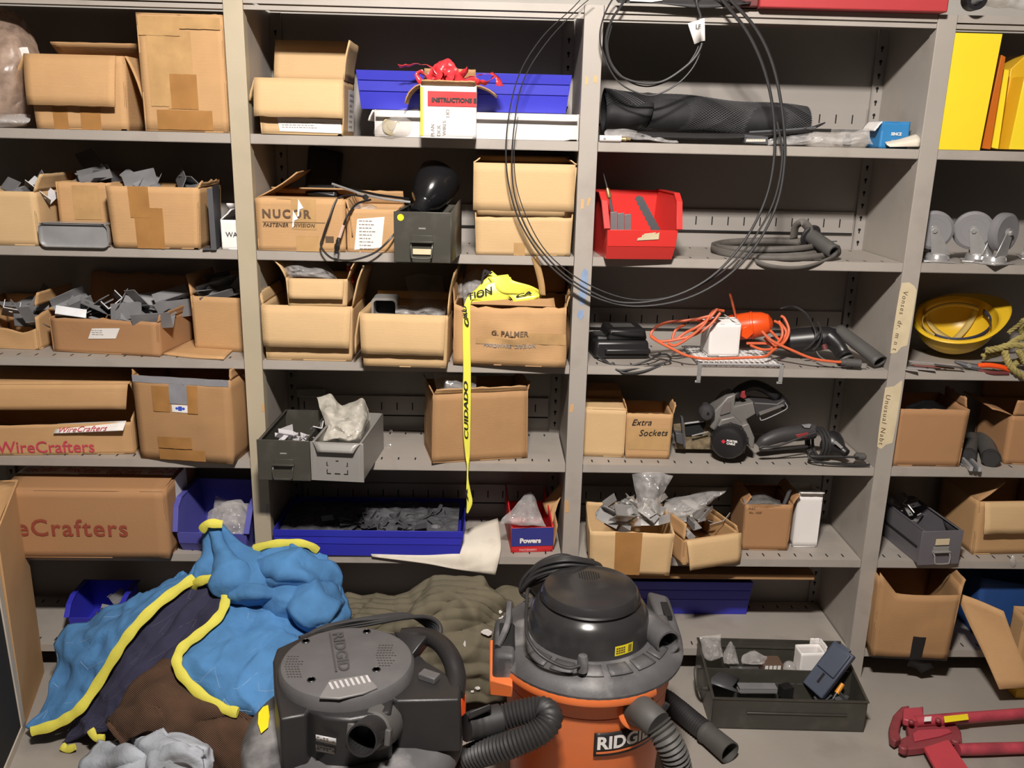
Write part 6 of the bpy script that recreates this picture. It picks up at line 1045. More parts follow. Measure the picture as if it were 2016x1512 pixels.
fl([(1858,1411),(1905,1406),(1907,1417),(1860,1423)], .0565, .0578, YELSTK, 'yellow_sticker', 0); fl([(1820,1412),(1834,1411),(1833,1420),(1819,1421)], .0565, .0578, PAPER, 'pale_sticker', 0)
# ================================================================== in front of the shelving
# tall carton and a framed board at the left edge
t = thing('tall_carton', 'tall brown carton standing on the floor at the left edge', 'box', (-1.75, -.1, 0))
A_, B_ = Vector((-1.571, -.262, 0)), Vector((-1.642, .0, 0)); d_ = (B_-A_).normalized(); n_ = Vector((-1, -.27, 0)).normalized()*.36
hA = .60; hB = PY(33, 945, -.0).z
def quadp(a, b_, c_, d2, th): 
    n = (b_-a).cross(d2-a).normalized()*th; return MB().add([a, b_, c_, d2, a+n, b_+n, c_+n, d2+n], [(3,2,1,0),(4,5,6,7),(0,1,5,4),(1,2,6,5),(2,3,7,6),(3,0,4,7)])
Z_ = Vector((0, 0, 1))
part('side', quadp(A_, B_, B_+Z_*hB, A_+Z_*hA, .005), KRAFT, t, True); part('back', quadp(B_, B_+n_, B_+n_+Z_*hB, B_+Z_*hB, .005), KRAFT, t, True); part('side', quadp(A_+n_, B_+n_, B_+n_+Z_*hB, A_+n_+Z_*hA, .005), KRAFT, t, True)
part('front', quadp(A_, A_+n_, A_+n_+Z_*hA, A_+Z_*hA, .005), KRAFTD, t, True)
part('top_flap', MB().grid(lambda s, q: (A_+(B_-A_)*s)+Z_*(hA+(hB-hA)*s)+n_.normalized()*(.16*q)+Z_*(.02*q+.006*math.sin(5*s)), 8, 4), KRAFT, t, True, solid=.004)
t = thing('framed_board', 'black board with a pale edge frame leaning before the tall carton', 'board', (-1.55, -.45, 0))
A2, B2 = Vector((-1.560, -.268, .001)), Vector((-1.46, -.70, .001)); e_ = (B2-A2).normalized(); up2 = (Z_+n_.normalized()*.02).normalized()
o4_ = Vector((-.004, 0, 0)); part('panel', quadp(A2+up2*.006+o4_, B2+up2*.006+o4_, B2+up2*1.0+o4_, A2+up2*1.0+o4_, .006), mat('matt_black_board', (.010,.009,.009), .95), t, True)
part('frame_edge', quadp(A2-e_*.0, A2+e_*.030, A2+e_*.030+up2*1.0, A2-e_*.0+up2*1.0, .016), mat('pale_frame', (.52,.46,.38), .6), t, True, bevel=.001); part('frame_edge', quadp(A2, B2, B2+up2*.022, A2+up2*.022, .014), mat('pale_frame', (.52,.46,.38), .6), t, True, bevel=.001)
# ------------------------------------------------------------------ moving blankets
def sheet(parent, nm, rows, mt, nu=40, nv=40, cr=.006, sc=14, th=.008, seed=1, quilt=None, label=None, stitch=None, fold=None):
    f = net_fn([[PY(*q) for q in r] for r in rows])
    def g(s, t_):
        p = f(s, t_); e = .01; du = f(min(1, s+e), t_)-f(max(0, s-e), t_); dv = f(s, min(1, t_+e))-f(s, max(0, t_-e)); n = du.cross(dv)
        n = n.normalized() if n.length > 1e-9 else Vector((0, -1, 0))
        if n.y > 0: n = -n
        h = cr*(nz3(p, sc, seed)+.5*nz3(p, sc*2.4, seed+3)+1.1-2.6*abs(nz3(p, sc*.8, seed+6))**.7)
        if quilt: h += quilt*(abs(math.sin(s*nu*.35))*.5+abs(math.sin((t_*nv+2*math.sin(s*12))*.4))*.8)
        if fold: h += fold[0]*(abs(math.sin(PI*(s*fold[1]+t_*fold[2]+.9*nz3((s, t_, seed), 2.2))))**.8-.6)*math.sin(PI*min(1, t_*1.1+.08))
        q = p+n*h
        if q.z < .003: q.z = .003
        return q
    b = MB().grid(g, nu, nv)
    o = part(nm, b, mt, parent, True, smooth=180, solid=th, off=0, label=label)
    if stitch:
        sb = MB(); k1, k2, amp, ns = stitch
        for k in range(k1):
            pts = []
            for i in range(ns*2+1):
                s = i/(ns*2); t_ = (k+.5)/k1+(amp if i % 2 else -amp)
                if .03 < t_ < .97: pts.append((max(.03, min(.97, s)), t_))
                if i < ns*2 and i % 2 == 0 and .03 < t_+2*amp < .97: pts.append((max(.03, min(.97, s)), t_+2*amp))
            P_ = []
            for (a, b_), (c_, d2) in zip(pts, pts[1:]):
                for m_ in range(5): P_.append(g(a+(c_-a)*m_/5, b_+(d2-b_)*m_/5)+Vector((0, -th*.5-.0008, .0012)))
            if len(P_) > 3: sb.tube(P_, .00065, 4, False)
        part('stitching', sb, QTHREAD if mt is not QNAVY else mat('grey_thread', (.10,.095,.13), .8), o, True, kind='stuff')
    return o
def binding(parent, pts, w, mt=QYEL, lbl='bright yellow edge binding'):
    P_ = cat_spline([PY(q[0], q[1], q[2]-.014) for q in pts], 8)
    return part('binding', MB().tube(P_, [w*(1+.10*math.sin(i*.7)) for i in range(len(P_))], 10, True, .45, up=(.1, -1, .5)), mt, parent, True, label=lbl)
t = thing('moving_blanket', 'blue quilted moving blanket with yellow binding, heaped against the shelving', 'blanket', PZ(330, 1400, 0))
sheet(t, 'wing', [[(365,1130,-.06),(370,1134,-.08),(378,1142,-.11)], [(300,1160,-.07),(320,1160,-.12),(332,1172,-.18)], [(230,1195,-.08),(255,1205,-.16),(272,1226,-.24)], [(165,1225,-.09),(200,1250,-.20),(227,1288,-.28)], [(122,1250,-.10),(155,1295,-.21),(192,1348,-.30)], [(114,1320,-.17),(135,1350,-.25),(157,1394,-.325)], [(92,1380,-.25),(98,1400,-.29),(108,1422,-.335)], [(58,1436,-.30),(60,1438,-.33),(64,1440,-.345)]], QBLUE, 30, 60, .008, seed=3, fold=(.010, .8, 2.5), stitch=(5, 0, .06, 2))
nv_rows = [[(370,1156,-.09),(395,1146,-.11),(420,1144,-.13),(440,1158,-.15)], [(328,1180,-.165),(370,1180,-.17),(410,1185,-.19),(442,1195,-.21)], [(268,1232,-.225),(320,1235,-.235),(370,1240,-.25),(418,1230,-.27)], [(223,1293,-.265),(280,1290,-.29),(325,1285,-.31),(356,1290,-.33)], [(188,1352,-.285),(230,1345,-.32),(270,1340,-.345),(330,1318,-.36)], [(155,1402,-.31),(190,1402,-.345),(225,1395,-.365),(256,1388,-.375)], [(128,1466,-.335),(160,1450,-.355),(185,1444,-.375),(212,1440,-.385)]]
sheet(t, 'lining', nv_rows, QNAVY, 40, 70, .008, seed=5, fold=(.014, 2.2, .6), label='dark navy underside', stitch=(5, 0, .06, 3))
sheet(t, 'front_fall', [[(441,1168,-.15),(480,1172,-.14),(520,1165,-.13),(570,1175,-.13)], [(438,1203,-.205),(490,1208,-.21),(550,1215,-.21),(620,1235,-.20)], [(400,1243,-.285),(470,1252,-.30),(540,1258,-.31),(615,1270,-.30)], [(352,1288,-.35),(430,1298,-.38),(510,1308,-.39),(590,1310,-.38)], [(354,1322,-.385),(430,1343,-.42),(510,1350,-.44),(580,1345,-.44)], [(400,1375,-.42),(450,1380,-.455),(510,1387,-.475),(570,1385,-.475)], [(466,1404,-.455),(490,1406,-.47),(520,1406,-.49),(560,1405,-.49)]], QBLUE, 64, 70, .007, seed=7, fold=(.008, 1.6, 2.4), stitch=(4, 0, .075, 3))
sheet(t, 'gathered_tip', [[(397,1042,-.03),(415,1036,-.045),(438,1034,-.03)], [(401,1066,-.04),(425,1064,-.075),(458,1056,-.04)], [(398,1092,-.06),(440,1092,-.12),(495,1085,-.06)], [(378,1118,-.09),(450,1125,-.17),(535,1110,-.09)], [(366,1140,-.10),(450,1152,-.20),(545,1145,-.14)], [(376,1160,-.12),(460,1178,-.19),(540,1172,-.15)]], QBLUE, 60, 60, .008, seed=9, sc=11, fold=(.020, 2.6, .5))
sheet(t, 'gathered_fold', [[(498,1080,-.03),(545,1068,-.045),(590,1067,-.045),(626,1084,-.03)], [(495,1108,-.09),(545,1094,-.12),(600,1094,-.12),(656,1114,-.06)], [(490,1138,-.13),(545,1130,-.17),(610,1134,-.17),(668,1144,-.08)], [(500,1165,-.14),(550,1160,-.16),(610,1164,-.16),(670,1172,-.10)]], QBLUE, 60, 50, .008, seed=11, sc=11, fold=(.022, .6, 2.2))
sheet(t, 'gathered_fold', [[(505,1152,-.12),(560,1142,-.15),(620,1140,-.15),(668,1148,-.08)], [(520,1185,-.17),(575,1180,-.22),(635,1180,-.22),(683,1188,-.1)], [(545,1215,-.19),(590,1215,-.25),(645,1215,-.24),(688,1220,-.12)], [(580,1250,-.19),(620,1252,-.23),(655,1250,-.22),(688,1245,-.12)], [(590,1300,-.21),(620,1310,-.24),(655,1305,-.22),(684,1300,-.13)]], QBLUE, 60, 60, .009, seed=13, sc=11, fold=(.024, 2.4, 1.2))
sheet(t, 'fold_roll', [[(448,1160,-.16),(500,1150,-.2),(545,1160,-.19)], [(452,1172,-.2),(500,1172,-.23),(548,1178,-.2)], [(448,1184,-.18),(500,1188,-.19),(545,1188,-.18)]], QBLUE, 24, 16, .008, seed=15)
binding(t, [(382,1138,-.125),(350,1160,-.165),(310,1190,-.21),(272,1228,-.252),(245,1262,-.275),(222,1298,-.295),(190,1350,-.312),(160,1392,-.337),(135,1412,-.342),(105,1428,-.348),(62,1440,-.352)], .0145)
binding(t, [(378,1158,-.125),(388,1147,-.145),(410,1140,-.155),(432,1145,-.165),(443,1168,-.18),(441,1195,-.215),(425,1220,-.262),(390,1250,-.305),(362,1272,-.345),(349,1295,-.368),(352,1318,-.39),(372,1345,-.412),(405,1374,-.435),(440,1395,-.458),(468,1403,-.472)], .0135)
binding(t, [(397,1044,-.048),(410,1031,-.055),(438,1032,-.047)], .013); binding(t, [(500,1080,-.05),(530,1072,-.06),(570,1068,-.062),(605,1072,-.058),(626,1084,-.045)], .0115)
binding(t, [(122,1468,-.355),(132,1475,-.362),(148,1470,-.365)], .010); binding(t, [(178,1436,-.38),(188,1452,-.39),(206,1452,-.393)], .010)
t = thing('brown_blanket', 'brown woven blanket crumpled below the blue moving blanket', 'blanket', PZ(320, 1470, 0))
sheet(t, 'cloth', [[(296,1325,-.335),(335,1302,-.345),(385,1350,-.40),(440,1385,-.43),(500,1410,-.47)], [(268,1350,-.38),(330,1345,-.41),(400,1388,-.45),(450,1410,-.475),(505,1440,-.50)], [(235,1392,-.41),(300,1378,-.455),(380,1420,-.49),(440,1450,-.505),(505,1480,-.52)], [(214,1420,-.43),(285,1415,-.485),(360,1455,-.51),(430,1490,-.53),(505,1530,-.54)], [(222,1440,-.44),(275,1450,-.48),(350,1480,-.50),(430,1520,-.52),(505,1560,-.54)]], QBROWN, 60, 56, .010, 9, .010, seed=21, fold=(.026, 1.8, 1.5))
sheet(t, 'fold', [[(214,1418,-.445),(240,1400,-.46),(275,1385,-.475),(310,1390,-.49)], [(225,1438,-.465),(250,1425,-.485),(285,1412,-.50),(325,1420,-.51)], [(245,1465,-.48),(265,1450,-.495),(290,1440,-.505),(330,1445,-.51)]], QBROWN, 24, 16, .008, 12, .008, seed=22)
binding(t, [(250,1472,-.49),(232,1450,-.475),(212,1424,-.455)], .006, QBROWN, 'hemmed edge')
t = thing('grey_cloth', 'pale grey cloth bundled at the bottom edge in front of the brown blanket', 'cloth', PZ(290, 1512, 0))
sheet(t, 'cloth', [[(196,1458,-.43),(245,1462,-.47),(290,1452,-.50),(335,1440,-.52),(380,1455,-.53),(412,1480,-.53)], [(172,1482,-.46),(240,1480,-.52),(290,1475,-.55),(335,1462,-.57),(385,1478,-.57),(420,1502,-.56)], [(160,1515,-.49),(235,1508,-.56),(290,1502,-.58),(335,1490,-.60),(390,1510,-.60),(425,1535,-.58)], [(158,1560,-.51),(235,1560,-.58),(290,1560,-.60),(335,1560,-.62),(390,1560,-.62),(430,1570,-.60)]], QGREY, 56, 44, .012, 8, .008, seed=24, fold=(.022, 2.0, 1.0))
sheet(t, 'roll', [[(290,1492,-.57),(320,1470,-.59),(360,1462,-.60),(395,1480,-.59)], [(285,1510,-.59),(320,1490,-.61),(360,1482,-.62),(400,1500,-.61)], [(282,1540,-.60),(320,1512,-.61),(360,1505,-.62),(402,1530,-.61)]], QGREY, 24, 16, .008, 12, .008, seed=25)
t = thing('olive_blanket', 'olive green quilted blanket heaped between the blue blanket and the rear vacuum', 'blanket', PZ(880, 1385, 0))
sheet(t, 'quilt', [[(660,1195,.02),(700,1180,.0),(745,1174,-.02),(795,1168,-.03),(835,1144,-.04),(885,1136,-.05),(935,1142,-.05),(978,1162,-.04),(1000,1190,-.02)], [(660,1215,-.05),(700,1205,-.06),(745,1202,-.08),(795,1198,-.09),(840,1180,-.10),(890,1172,-.11),(945,1176,-.11),(985,1194,-.09),(1012,1210,-.05)], [(660,1245,-.10),(700,1240,-.11),(745,1238,-.12),(795,1234,-.14),(845,1222,-.155),(895,1218,-.16),(950,1222,-.155),(992,1238,-.13),(1024,1246,-.10)], [(660,1300,-.14),(700,1300,-.15),(745,1300,-.16),(795,1300,-.18),(845,1300,-.20),(895,1296,-.20),(950,1294,-.20),(996,1296,-.18),(1034,1300,-.14)], [(660,1372,-.17),(700,1374,-.18),(745,1376,-.19),(795,1378,-.20),(845,1378,-.21),(895,1376,-.21),(950,1374,-.20),(996,1374,-.19),(1040,1374,-.18)]], QOLIVE, 110, 90, .014, 10, .012, seed=31, fold=(.022, 3.2, 2.4), quilt=.006)
sheet(t, 'rear_fold', [[(965,1170,.0),(990,1156,-.0),(1015,1160,.0),(1040,1172,.02)], [(970,1195,-.04),(1000,1186,-.05),(1030,1190,-.05),(1060,1200,-.02)], [(980,1240,-.08),(1010,1236,-.08),(1040,1238,-.08),(1070,1245,-.05)]], QOLIVE, 26, 20, .010, 12, .010, seed=33)
for i, (u, v, w_, h_, yy) in enumerate(((958,1245,12,9,-.20),(990,1218,9,6,-.18),(985,1205,4,4,-.17),(915,1268,3,9,-.21),(940,1355,8,4,-.225),(930,1362,4,3,-.225))):
    r_ = random.Random(i); b = MB(); p0 = PY(u, v, yy); pts = [p0+Vector((math.cos(a)*w_*r_.uniform(.5, 1.1)*.0013, 0, math.sin(a)*h_*r_.uniform(.5, 1.1)*.0013)) for a in [k*PI/5 for k in range(10)]]
    b.add(pts+[p+Vector((0, .004, 0)) for p in pts], [tuple(range(10)), tuple(reversed(range(10, 20)))]+[(k, k+10, (k+1) % 10+10, (k+1) % 10) for k in range(10)]); part('plaster_fleck', b, WHITE, t, True)
# ------------------------------------------------------------------ wet-dry vacuums
def hose(pts, r, n=9, pitch=.009, amp=.0022, parent=None, nm='hose', mt=RUBBER, open_end=False):
    C = cat_spline(pts, 24); L = [0]
    for a, b_ in zip(C, C[1:]): L.append(L[-1]+(b_-a).length)
    tot = L[-1]; m_ = max(8, int(tot/(pitch/4))); out = []; j = 0
    for i in range(m_+1):
        d2 = tot*i/m_
        while j < len(L)-2 and L[j+1] < d2: j += 1
        f = (d2-L[j])/max(1e-9, L[j+1]-L[j]); out.append(C[j].lerp(C[j+1], min(1, f)))
    return part(nm, MB().tube(out, [r+amp*math.cos(2*PI*(tot*i/m_)/pitch) for i in range(m_+1)], 20, not open_end), mt, parent, smooth=60)
# rear vacuum
VX, VY = -.004, -.53
t = thing('shop_vacuum', 'rear orange wet-dry vacuum with a domed black top and coiled cord', 'vacuum', (VX, VY, 0))
I4 = Matrix.Identity(4)
part('drum', MB().lathe([(0, .03), (.175, .03), (.182, .05), (.198, .30), (.200, .372), (.205, .375), (.208, .43), (.214, .436), (.206, .44), (0, .44)], 56), ORANGE, t)
part('drum_step', MB().lathe([(.2005, .368), (.2035, .371), (.2005, .374)], 56, cap=False), mat('orange_shade_groove', (.42,.10,.03), .5), t)
part('collar', MB().lathe([(.214, .430), (.234, .428), (.236, .436), (.233, .446), (.214, .448), (.214, .430)], 56, a0=-PI*.97, a1=-PI*.30, cap=False), ORANGE, t)
for i in range(4): a = PI/4+i*PI/2; part('caster_foot', MB().lathe([(.0, 0), (.035, 0), (.04, .02), (.03, .045), (0, .05)], 16, Matrix.Translation((.165*math.cos(a), .165*math.sin(a), 0))), BLACK, t)
part('lid', MB().lathe([(.13, .492), (.150, .490), (.178, .486), (.205, .480), (.214, .476), (.228, .463), (.234, .452), (.233, .444), (.22, .441), (0, .441)], 64, cap=False), VACDUST, t)
for k in range(10):
    a = -2.5+k*.36; part('lid_pad', MB().grid(lambda s, q: Vector(((.164+.036*q)*math.cos(a+.28*s), (.164+.036*q)*math.sin(a+.28*s), .4905-.006*q)), 5, 2), VACDUST, t, solid=.0025, off=0)
part('head', MB().lathe([(.152, .486), (.149, .492), (.145, .535), (.141, .548), (.131, .562), (.120, .571), (.118, .577), (.121, .580), (.119, .592), (.112, .602), (.09, .609), (.05, .612), (0, .613)], 60, cap=False), VACCAP, t, smooth=30)
part('cap_ring', MB().lathe([(.1205, .576), (.1235, .580), (.1205, .584)], 60, cap=False), BLACK, t)
vb = MB()
for i in range(9): x = -.024+i*.006; hh = math.sqrt(max(0, .028**2-x*x))*.8; vb.box(x-.0014, x+.0014, .035-hh, .035+hh, .609, .6135)
part('top_vents', vb, DARKV, t, kind='stuff')
cb = [PY(*q) for q in ((1040,1160,-.50),(1037,1195,-.56),(1036,1225,-.63),(1040,1255,-.68),(1060,1285,-.715),(1090,1305,-.73),(1120,1315,-.735),(1142,1310,-.735))]
part('cord', MB().tube(cat_spline([PY(1075,1165,-.44), PY(1058,1175,-.46)]+cb, 8), .0042, 8), RUBBER, t, True)
part('strain_relief', MB().lathe([(.012, -.02), (.0125, .012), (.010, .020), (0, .023)], 16, Matrix.Translation(PY(1147, 1306, -.725)+Vector((0, 0, .0)))), VACDUST, t, True)
cc = []
for i in range(9):
    o_ = i*4.2; cc = [(1025+o_*.6, 1165-o_*1.0, -.40), (1050+o_*.5, 1135-o_*.9, -.42), (1105+o_*.3, 1122-o_*.75, -.44), (1160, 1118-o_*.5, -.42), (1190-i, 1128-o_*.45, -.38), (1165, 1128-o_*.5, -.33), (1105, 1130-o_*.7, -.32), (1050+o_*.4, 1148-o_*.9, -.34)]
    part('cord_turn', MB().tube(cat_spline([PY(u, v+ (3 if k % 2 else 0), y+.006*(i % 3)) for k, (u, v, y) in enumerate(cc)], 7, True), .0046, 7, closed=True), RUBBER, t, True)
part('cord_loop', MB().tube(cat_spline([PY(*q) for q in ((1040,1180,-.40),(1025,1165,-.40),(1030,1140,-.40),(1062,1108,-.40),(1100,1093,-.40),(1128,1098,-.39),(1135,1110,-.37))], 8), .0046, 7), RUBBER, t, True)
part('cord_hook', MB().box(-.06, .03, .10, .165, .50, .60), VACCAP, t, bevel=.012)
# left and right carry handles
hb = MB().hexa([(-.238, -.12, .41), (-.185, -.135, .41), (-.185, .06, .41), (-.238, .06, .41), (-.232, -.115, .485), (-.185, -.13, .492), (-.185, .05, .492), (-.228, .05, .485)]); part('side_handle', hb, VACDUST, t, bevel=.010)
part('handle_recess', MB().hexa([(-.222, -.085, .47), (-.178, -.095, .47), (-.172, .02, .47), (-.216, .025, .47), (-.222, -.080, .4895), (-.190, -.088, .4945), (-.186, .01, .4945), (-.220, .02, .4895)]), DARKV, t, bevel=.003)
part('handle_bar', MB().tube(cat_spline([(-.226, -.09, .49), (-.212, -.06, .502), (-.200, -.02, .515), (-.196, .02, .545)], 5), .008, 8), VACDUST, t)
part('latch_catch', MB().hexa([(-.242, -.13, .385), (-.19, -.16, .40), (-.19, .03, .41), (-.242, .03, .41), (-.243, -.128, .425), (-.19, -.165, .435), (-.19, .03, .435), (-.243, .03, .435)]), ORANGE, t, bevel=.003)
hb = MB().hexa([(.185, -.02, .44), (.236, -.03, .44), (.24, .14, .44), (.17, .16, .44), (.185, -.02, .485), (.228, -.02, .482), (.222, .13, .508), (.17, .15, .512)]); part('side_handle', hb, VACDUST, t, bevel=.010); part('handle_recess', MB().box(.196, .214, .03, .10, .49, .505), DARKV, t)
M = Matrix.Translation((.165, -.06, .498)) @ Matrix.Rotation(-.85, 4, 'Z') @ Matrix.Rotation(PI/2+.12, 4, 'X') 
M = Matrix.Translation((.155, -.03, .502)) @ Vector((.35, -.92, .04)).to_track_quat('Z', 'Y').to_matrix().to_4x4()
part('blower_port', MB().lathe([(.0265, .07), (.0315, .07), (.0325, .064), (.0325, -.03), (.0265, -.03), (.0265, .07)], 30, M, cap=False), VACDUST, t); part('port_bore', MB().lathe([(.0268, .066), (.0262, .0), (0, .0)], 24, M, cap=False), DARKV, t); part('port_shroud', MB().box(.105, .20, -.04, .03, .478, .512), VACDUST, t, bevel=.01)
def cyl_patch(nm, a0, a1, z0, z1, r, mt, parent, bev=0, **k): return part(nm, MB().grid(lambda s, q: Vector((r*math.cos(a0+(a1-a0)*s), r*math.sin(a0+(a1-a0)*s), z0+(z1-z0)*q)), 12, 3), mt, parent, **k)
st = cyl_patch('yellow_sticker', -1.26, -.92, .499, .524, .1487, YELSTK, t)
sb = MB()
for i in range(3):
    for j in range(4): a = -1.24+j*.042; sb.add([Vector((.1494*math.cos(x), .1494*math.sin(x), z)) for x, z in ((a, .504+i*.006), (a+.034, .504+i*.006), (a+.034, .5075+i*.006), (a, .5075+i*.006))], [(0,1,2,3)])
for i in range(6): sb.add([Vector((.1494*math.cos(x), .1494*math.sin(x), z)) for x, z in ((-1.02, .503+i*.0032), (-.95, .503+i*.0032), (-.95, .5045+i*.0032), (-1.02, .5045+i*.0032))], [(0,1,2,3)])
part('small_print', sb, INKB, st, smooth=0, kind='stuff')
q = PY(1168, 1480, -.73); aL = math.atan2(q.y-VY, q.x-VX); q2 = PY(1290, 1468, -.69); aR = aL+.80
zt_, zb_ = .337, .275
bd = cyl_patch('name_plate', aL, aR, zb_, zt_, .2025, BLACK, t, solid=.002, off=0)
vs, fs = text_geo('RIDGID', .046, .0016, 0, 1.02); Lx = max(p.x for p in vs)
part('lettering', MB().add([Vector((.2045*math.cos(aL+.03+(aR-aL-.06)*p.x/Lx), .2045*math.sin(aL+.03+(aR-aL-.06)*p.x/Lx), zb_+.020+p.y*1.0)) for p in vs], fs), WHITE, bd, smooth=0)
part('plate_stripe', MB().grid(lambda s, q: Vector((.2045*math.cos(aL+.03+(aR-aL-.06)*s), .2045*math.sin(aL+.03+(aR-aL-.06)*s), zb_+.007+.006*q)), 14, 1), ORANGE, bd)
hp = [PY(*q) for q in ((1250,1393,-.70),(1270,1405,-.765),(1296,1428,-.80))]; hpL = [p-Vector((VX, VY, 0)) for p in hp]
part('hose_port', MB().lathe([(.046, -.0), (.046, .022), (.040, .026), (.034, .026)], 28, Matrix.Translation(hpL[0]+Vector((-.004, .0, .0))) @ (hpL[1]-hpL[0]).to_track_quat('Z', 'Y').to_matrix().to_4x4() @ Matrix.Translation((0, 0, .008))), ORANGE, t)
part('hose_cuff', MB().tube(cat_spline([hpL[0], hpL[1], hpL[2]], 6), [.034,.036,.038,.038,.036,.035,.034,.034,.034,.034,.034,.033,.033], 22), RUBG, t)
hose([p-Vector((VX, VY, 0)) for p in [PY(*q) for q in ((1296,1428,-.80),(1313,1455,-.815),(1328,1488,-.82),(1336,1530,-.81),(1340,1590,-.78))]], .030, parent=t, pitch=.0105, amp=.003, mt=RUBG)
part('cuff_latch', MB().box(-.006, .006, -.004, .004, 0, .03, Matrix.Translation(hpL[1]+Vector((.034, -.002, .002))) @ Matrix.Rotation(.5, 4, 'Y')), RUBBER, t, bevel=.001)
t = thing('vacuum_hose', 'loose ribbed vacuum hose end lying on the floor before the dark parts case', 'hose', PZ(1400, 1440, 0))
fl_ = [PZ(*q) for q in ((1250,1360,.036),(1300,1372,.036),(1330,1392,.036),(1370,1425,.035),(1392,1442,.035))]; loc_ = t.location.copy()
hose([p-loc_ for p in fl_], .028, parent=t, pitch=.009, amp=.0025); e0, e1 = PZ(1388, 1440, .035), PZ(1437, 1482, .033)
Me = along(e0, e1); L = (e1-e0).length
part('end_cuff', MB().lathe([(.031, 0), (.033, .006), (.031, .014), (.030, .02), (.0325, L), (.0285, L), (.0275, .02), (0, .018)], 26, Me, cap=False), RUBG, t, True)
# front vacuum
VX, VY = -.535, -.85
t = thing('shop_vacuum', 'front orange wet-dry vacuum with a grey disc top and black carry handle', 'vacuum', (VX, VY, 0))
part('drum', MB().lathe([(0, .03), (.185, .03), (.192, .05), (.214, .33), (.222, .40), (0, .40)], 56), ORANGE, t)
for i in range(4): a = PI/4+i*PI/2; part('caster_foot', MB().lathe([(.0, 0), (.035, 0), (.04, .02), (.03, .045), (0, .05)], 16, Matrix.Translation((.17*math.cos(a), .17*math.sin(a), 0))), BLACK, t)
part('lid', MB().lathe([(.10, .468), (.17, .463), (.205, .452), (.224, .436), (.231, .418), (.231, .402), (.226, .396), (0, .396)], 60, cap=False), VACDUST, t)
def PL(u, v, z): p = PZ(u, v, z); return (p.x-VX, p.y-VY)
zt_ = .572
poly = [PL(*q, zt_) for q in ((551,1416),(602,1407),(626,1374),(742,1357),(780,1380),(905,1377),(908,1350),(868,1318),(838,1300),(800,1262),(780,1246),(700,1236),(610,1246),(545,1276),(537,1300),(540,1352))]
pl2 = [(x*.99+(.0), y*1.0) for x, y in poly]
n = len(poly); b = MB(); b.add([Vector((x, y, zt_)) for x, y in poly]+[Vector((x*1.02, y*1.03, .452)) for x, y in pl2], [tuple(range(n)), tuple(reversed(range(n, 2*n)))]+[(i, i+n, (i+1) % n+n, (i+1) % n) for i in range(n)])
part('motor_head', b, VACK, t, bevel=.005)
part('front_bulge', MB().prism([PL(*q, .55) for q in ((600,1412),(628,1372),(742,1352),(775,1388),(770,1420),(690,1435),(640,1432))], .45, .571, plane='xy'), VACK, t, bevel=.006)
DM = Matrix.Translation((*PL(683, 1300, .60), 0)) @ Matrix.Rotation(.1, 4, 'Z')
part('top_disc', MB().lathe([(.139, .566), (.139, .590), (.133, .599), (.125, .602), (0, .6035)], 60, DM, 1.0, .96), VACGREY, t)
dcx, dcy = PL(683, 1300, .60)
def disc_pts(pp, z): return [Vector((*PL(u, v, z), z)) for u, v in pp]
part('vent_panel', MB().prism([PL(*q, .604) for q in ((628,1374),(648,1340),(722,1329),(744,1354),(715,1366),(668,1376))], .6005, .606, plane='xy'), mat('vacuum_light_grey_plastic', (.17,.165,.165), .5), t, bevel=.002)
for i in range(8):
    u = 650+i*10.4; v = 1352-i*2.0; part('vent_slat', MB().prism([PL(*q, .606) for q in ((u-4, v-7), (u+1, v-8), (u+8, v+5), (u+3, v+6))], .605, .6075, plane='xy'), mat('pale_grey_plastic', (.46,.44,.45), .45), t)
vs, fs = text_geo('RIDGID', .036, .001, 0, 1.0); a_ = Vector((*PL(655, 1246, .604), .6045)); b_ = Vector((*PL(668, 1322, .604), .6045)); e = (b_-a_).normalized(); up = Vector((0, 0, 1)).cross(e); Lx = max(p.x for p in vs)
part('raised_lettering', MB().add([a_+e*(p.x*(b_-a_).length/Lx)+up*p.y*.9+Vector((0, 0, .0005)) for p in vs], fs), mat('lettering_dark_grey', (.055,.053,.055), .5), t, smooth=0, solid=.001)
part('name_bar', MB().hexa([a_-up*.008, b_-up*.008, b_-up*.004, a_-up*.004, *[x+Vector((0, 0, .0012)) for x in (a_-up*.008, b_-up*.008, b_-up*.004, a_-up*.004)]]), mat('lettering_dark_grey', (.055,.053,.055), .5), t)
for u, v in ((613,1338),(741,1318),(602,1262),(722,1243)): x, y = PL(u, v, .603); part('screw_hole', MB().lathe([(0, .6042), (.0062, .6042)], 14, Matrix.Translation((x, y, 0))).lathe([(.006, .6030), (.0075, .6046), (.009, .6030)], 14, Matrix.Translation((x, y, 0)), cap=False), BLACK, t)
sb = MB(); r_ = random.Random(4)
for (u0, v0, du, dv, nr) in ((560,1292,36,0,9),(740,1270,38,0,9)):
    for i in range(nr):
        u = u0+(abs(i-4)*1.5); 
        while u < u0+du*r_.uniform(.7, 1): a, b_ = Vector((*PL(u, v0+i*5, .604), .6041)), Vector((*PL(u+4, v0+i*5+.4, .604), .6041)); sb.add([a, b_, b_+Vector((0, .0016, 0)), a+Vector((0, .0016, 0))], [(0,1,2,3)]); u += 6
part('moulded_print', sb, mat('lettering_dark_grey', (.055,.053,.055), .5), t, smooth=0, kind='stuff')
def LP(u, v, y): return PY(u, v, y)-Vector((VX, VY, 0))
part('carry_handle', MB().tube(cat_spline([LP(792,1254,-.72), LP(835,1252,-.73), LP(868,1268,-.77), LP(890,1300,-.82), LP(898,1335,-.86), LP(895,1368,-.90)], 6), [.022]*5+[.021]*26, 16, flat=.85, up=(0, 0, 1)), BLACK, t)
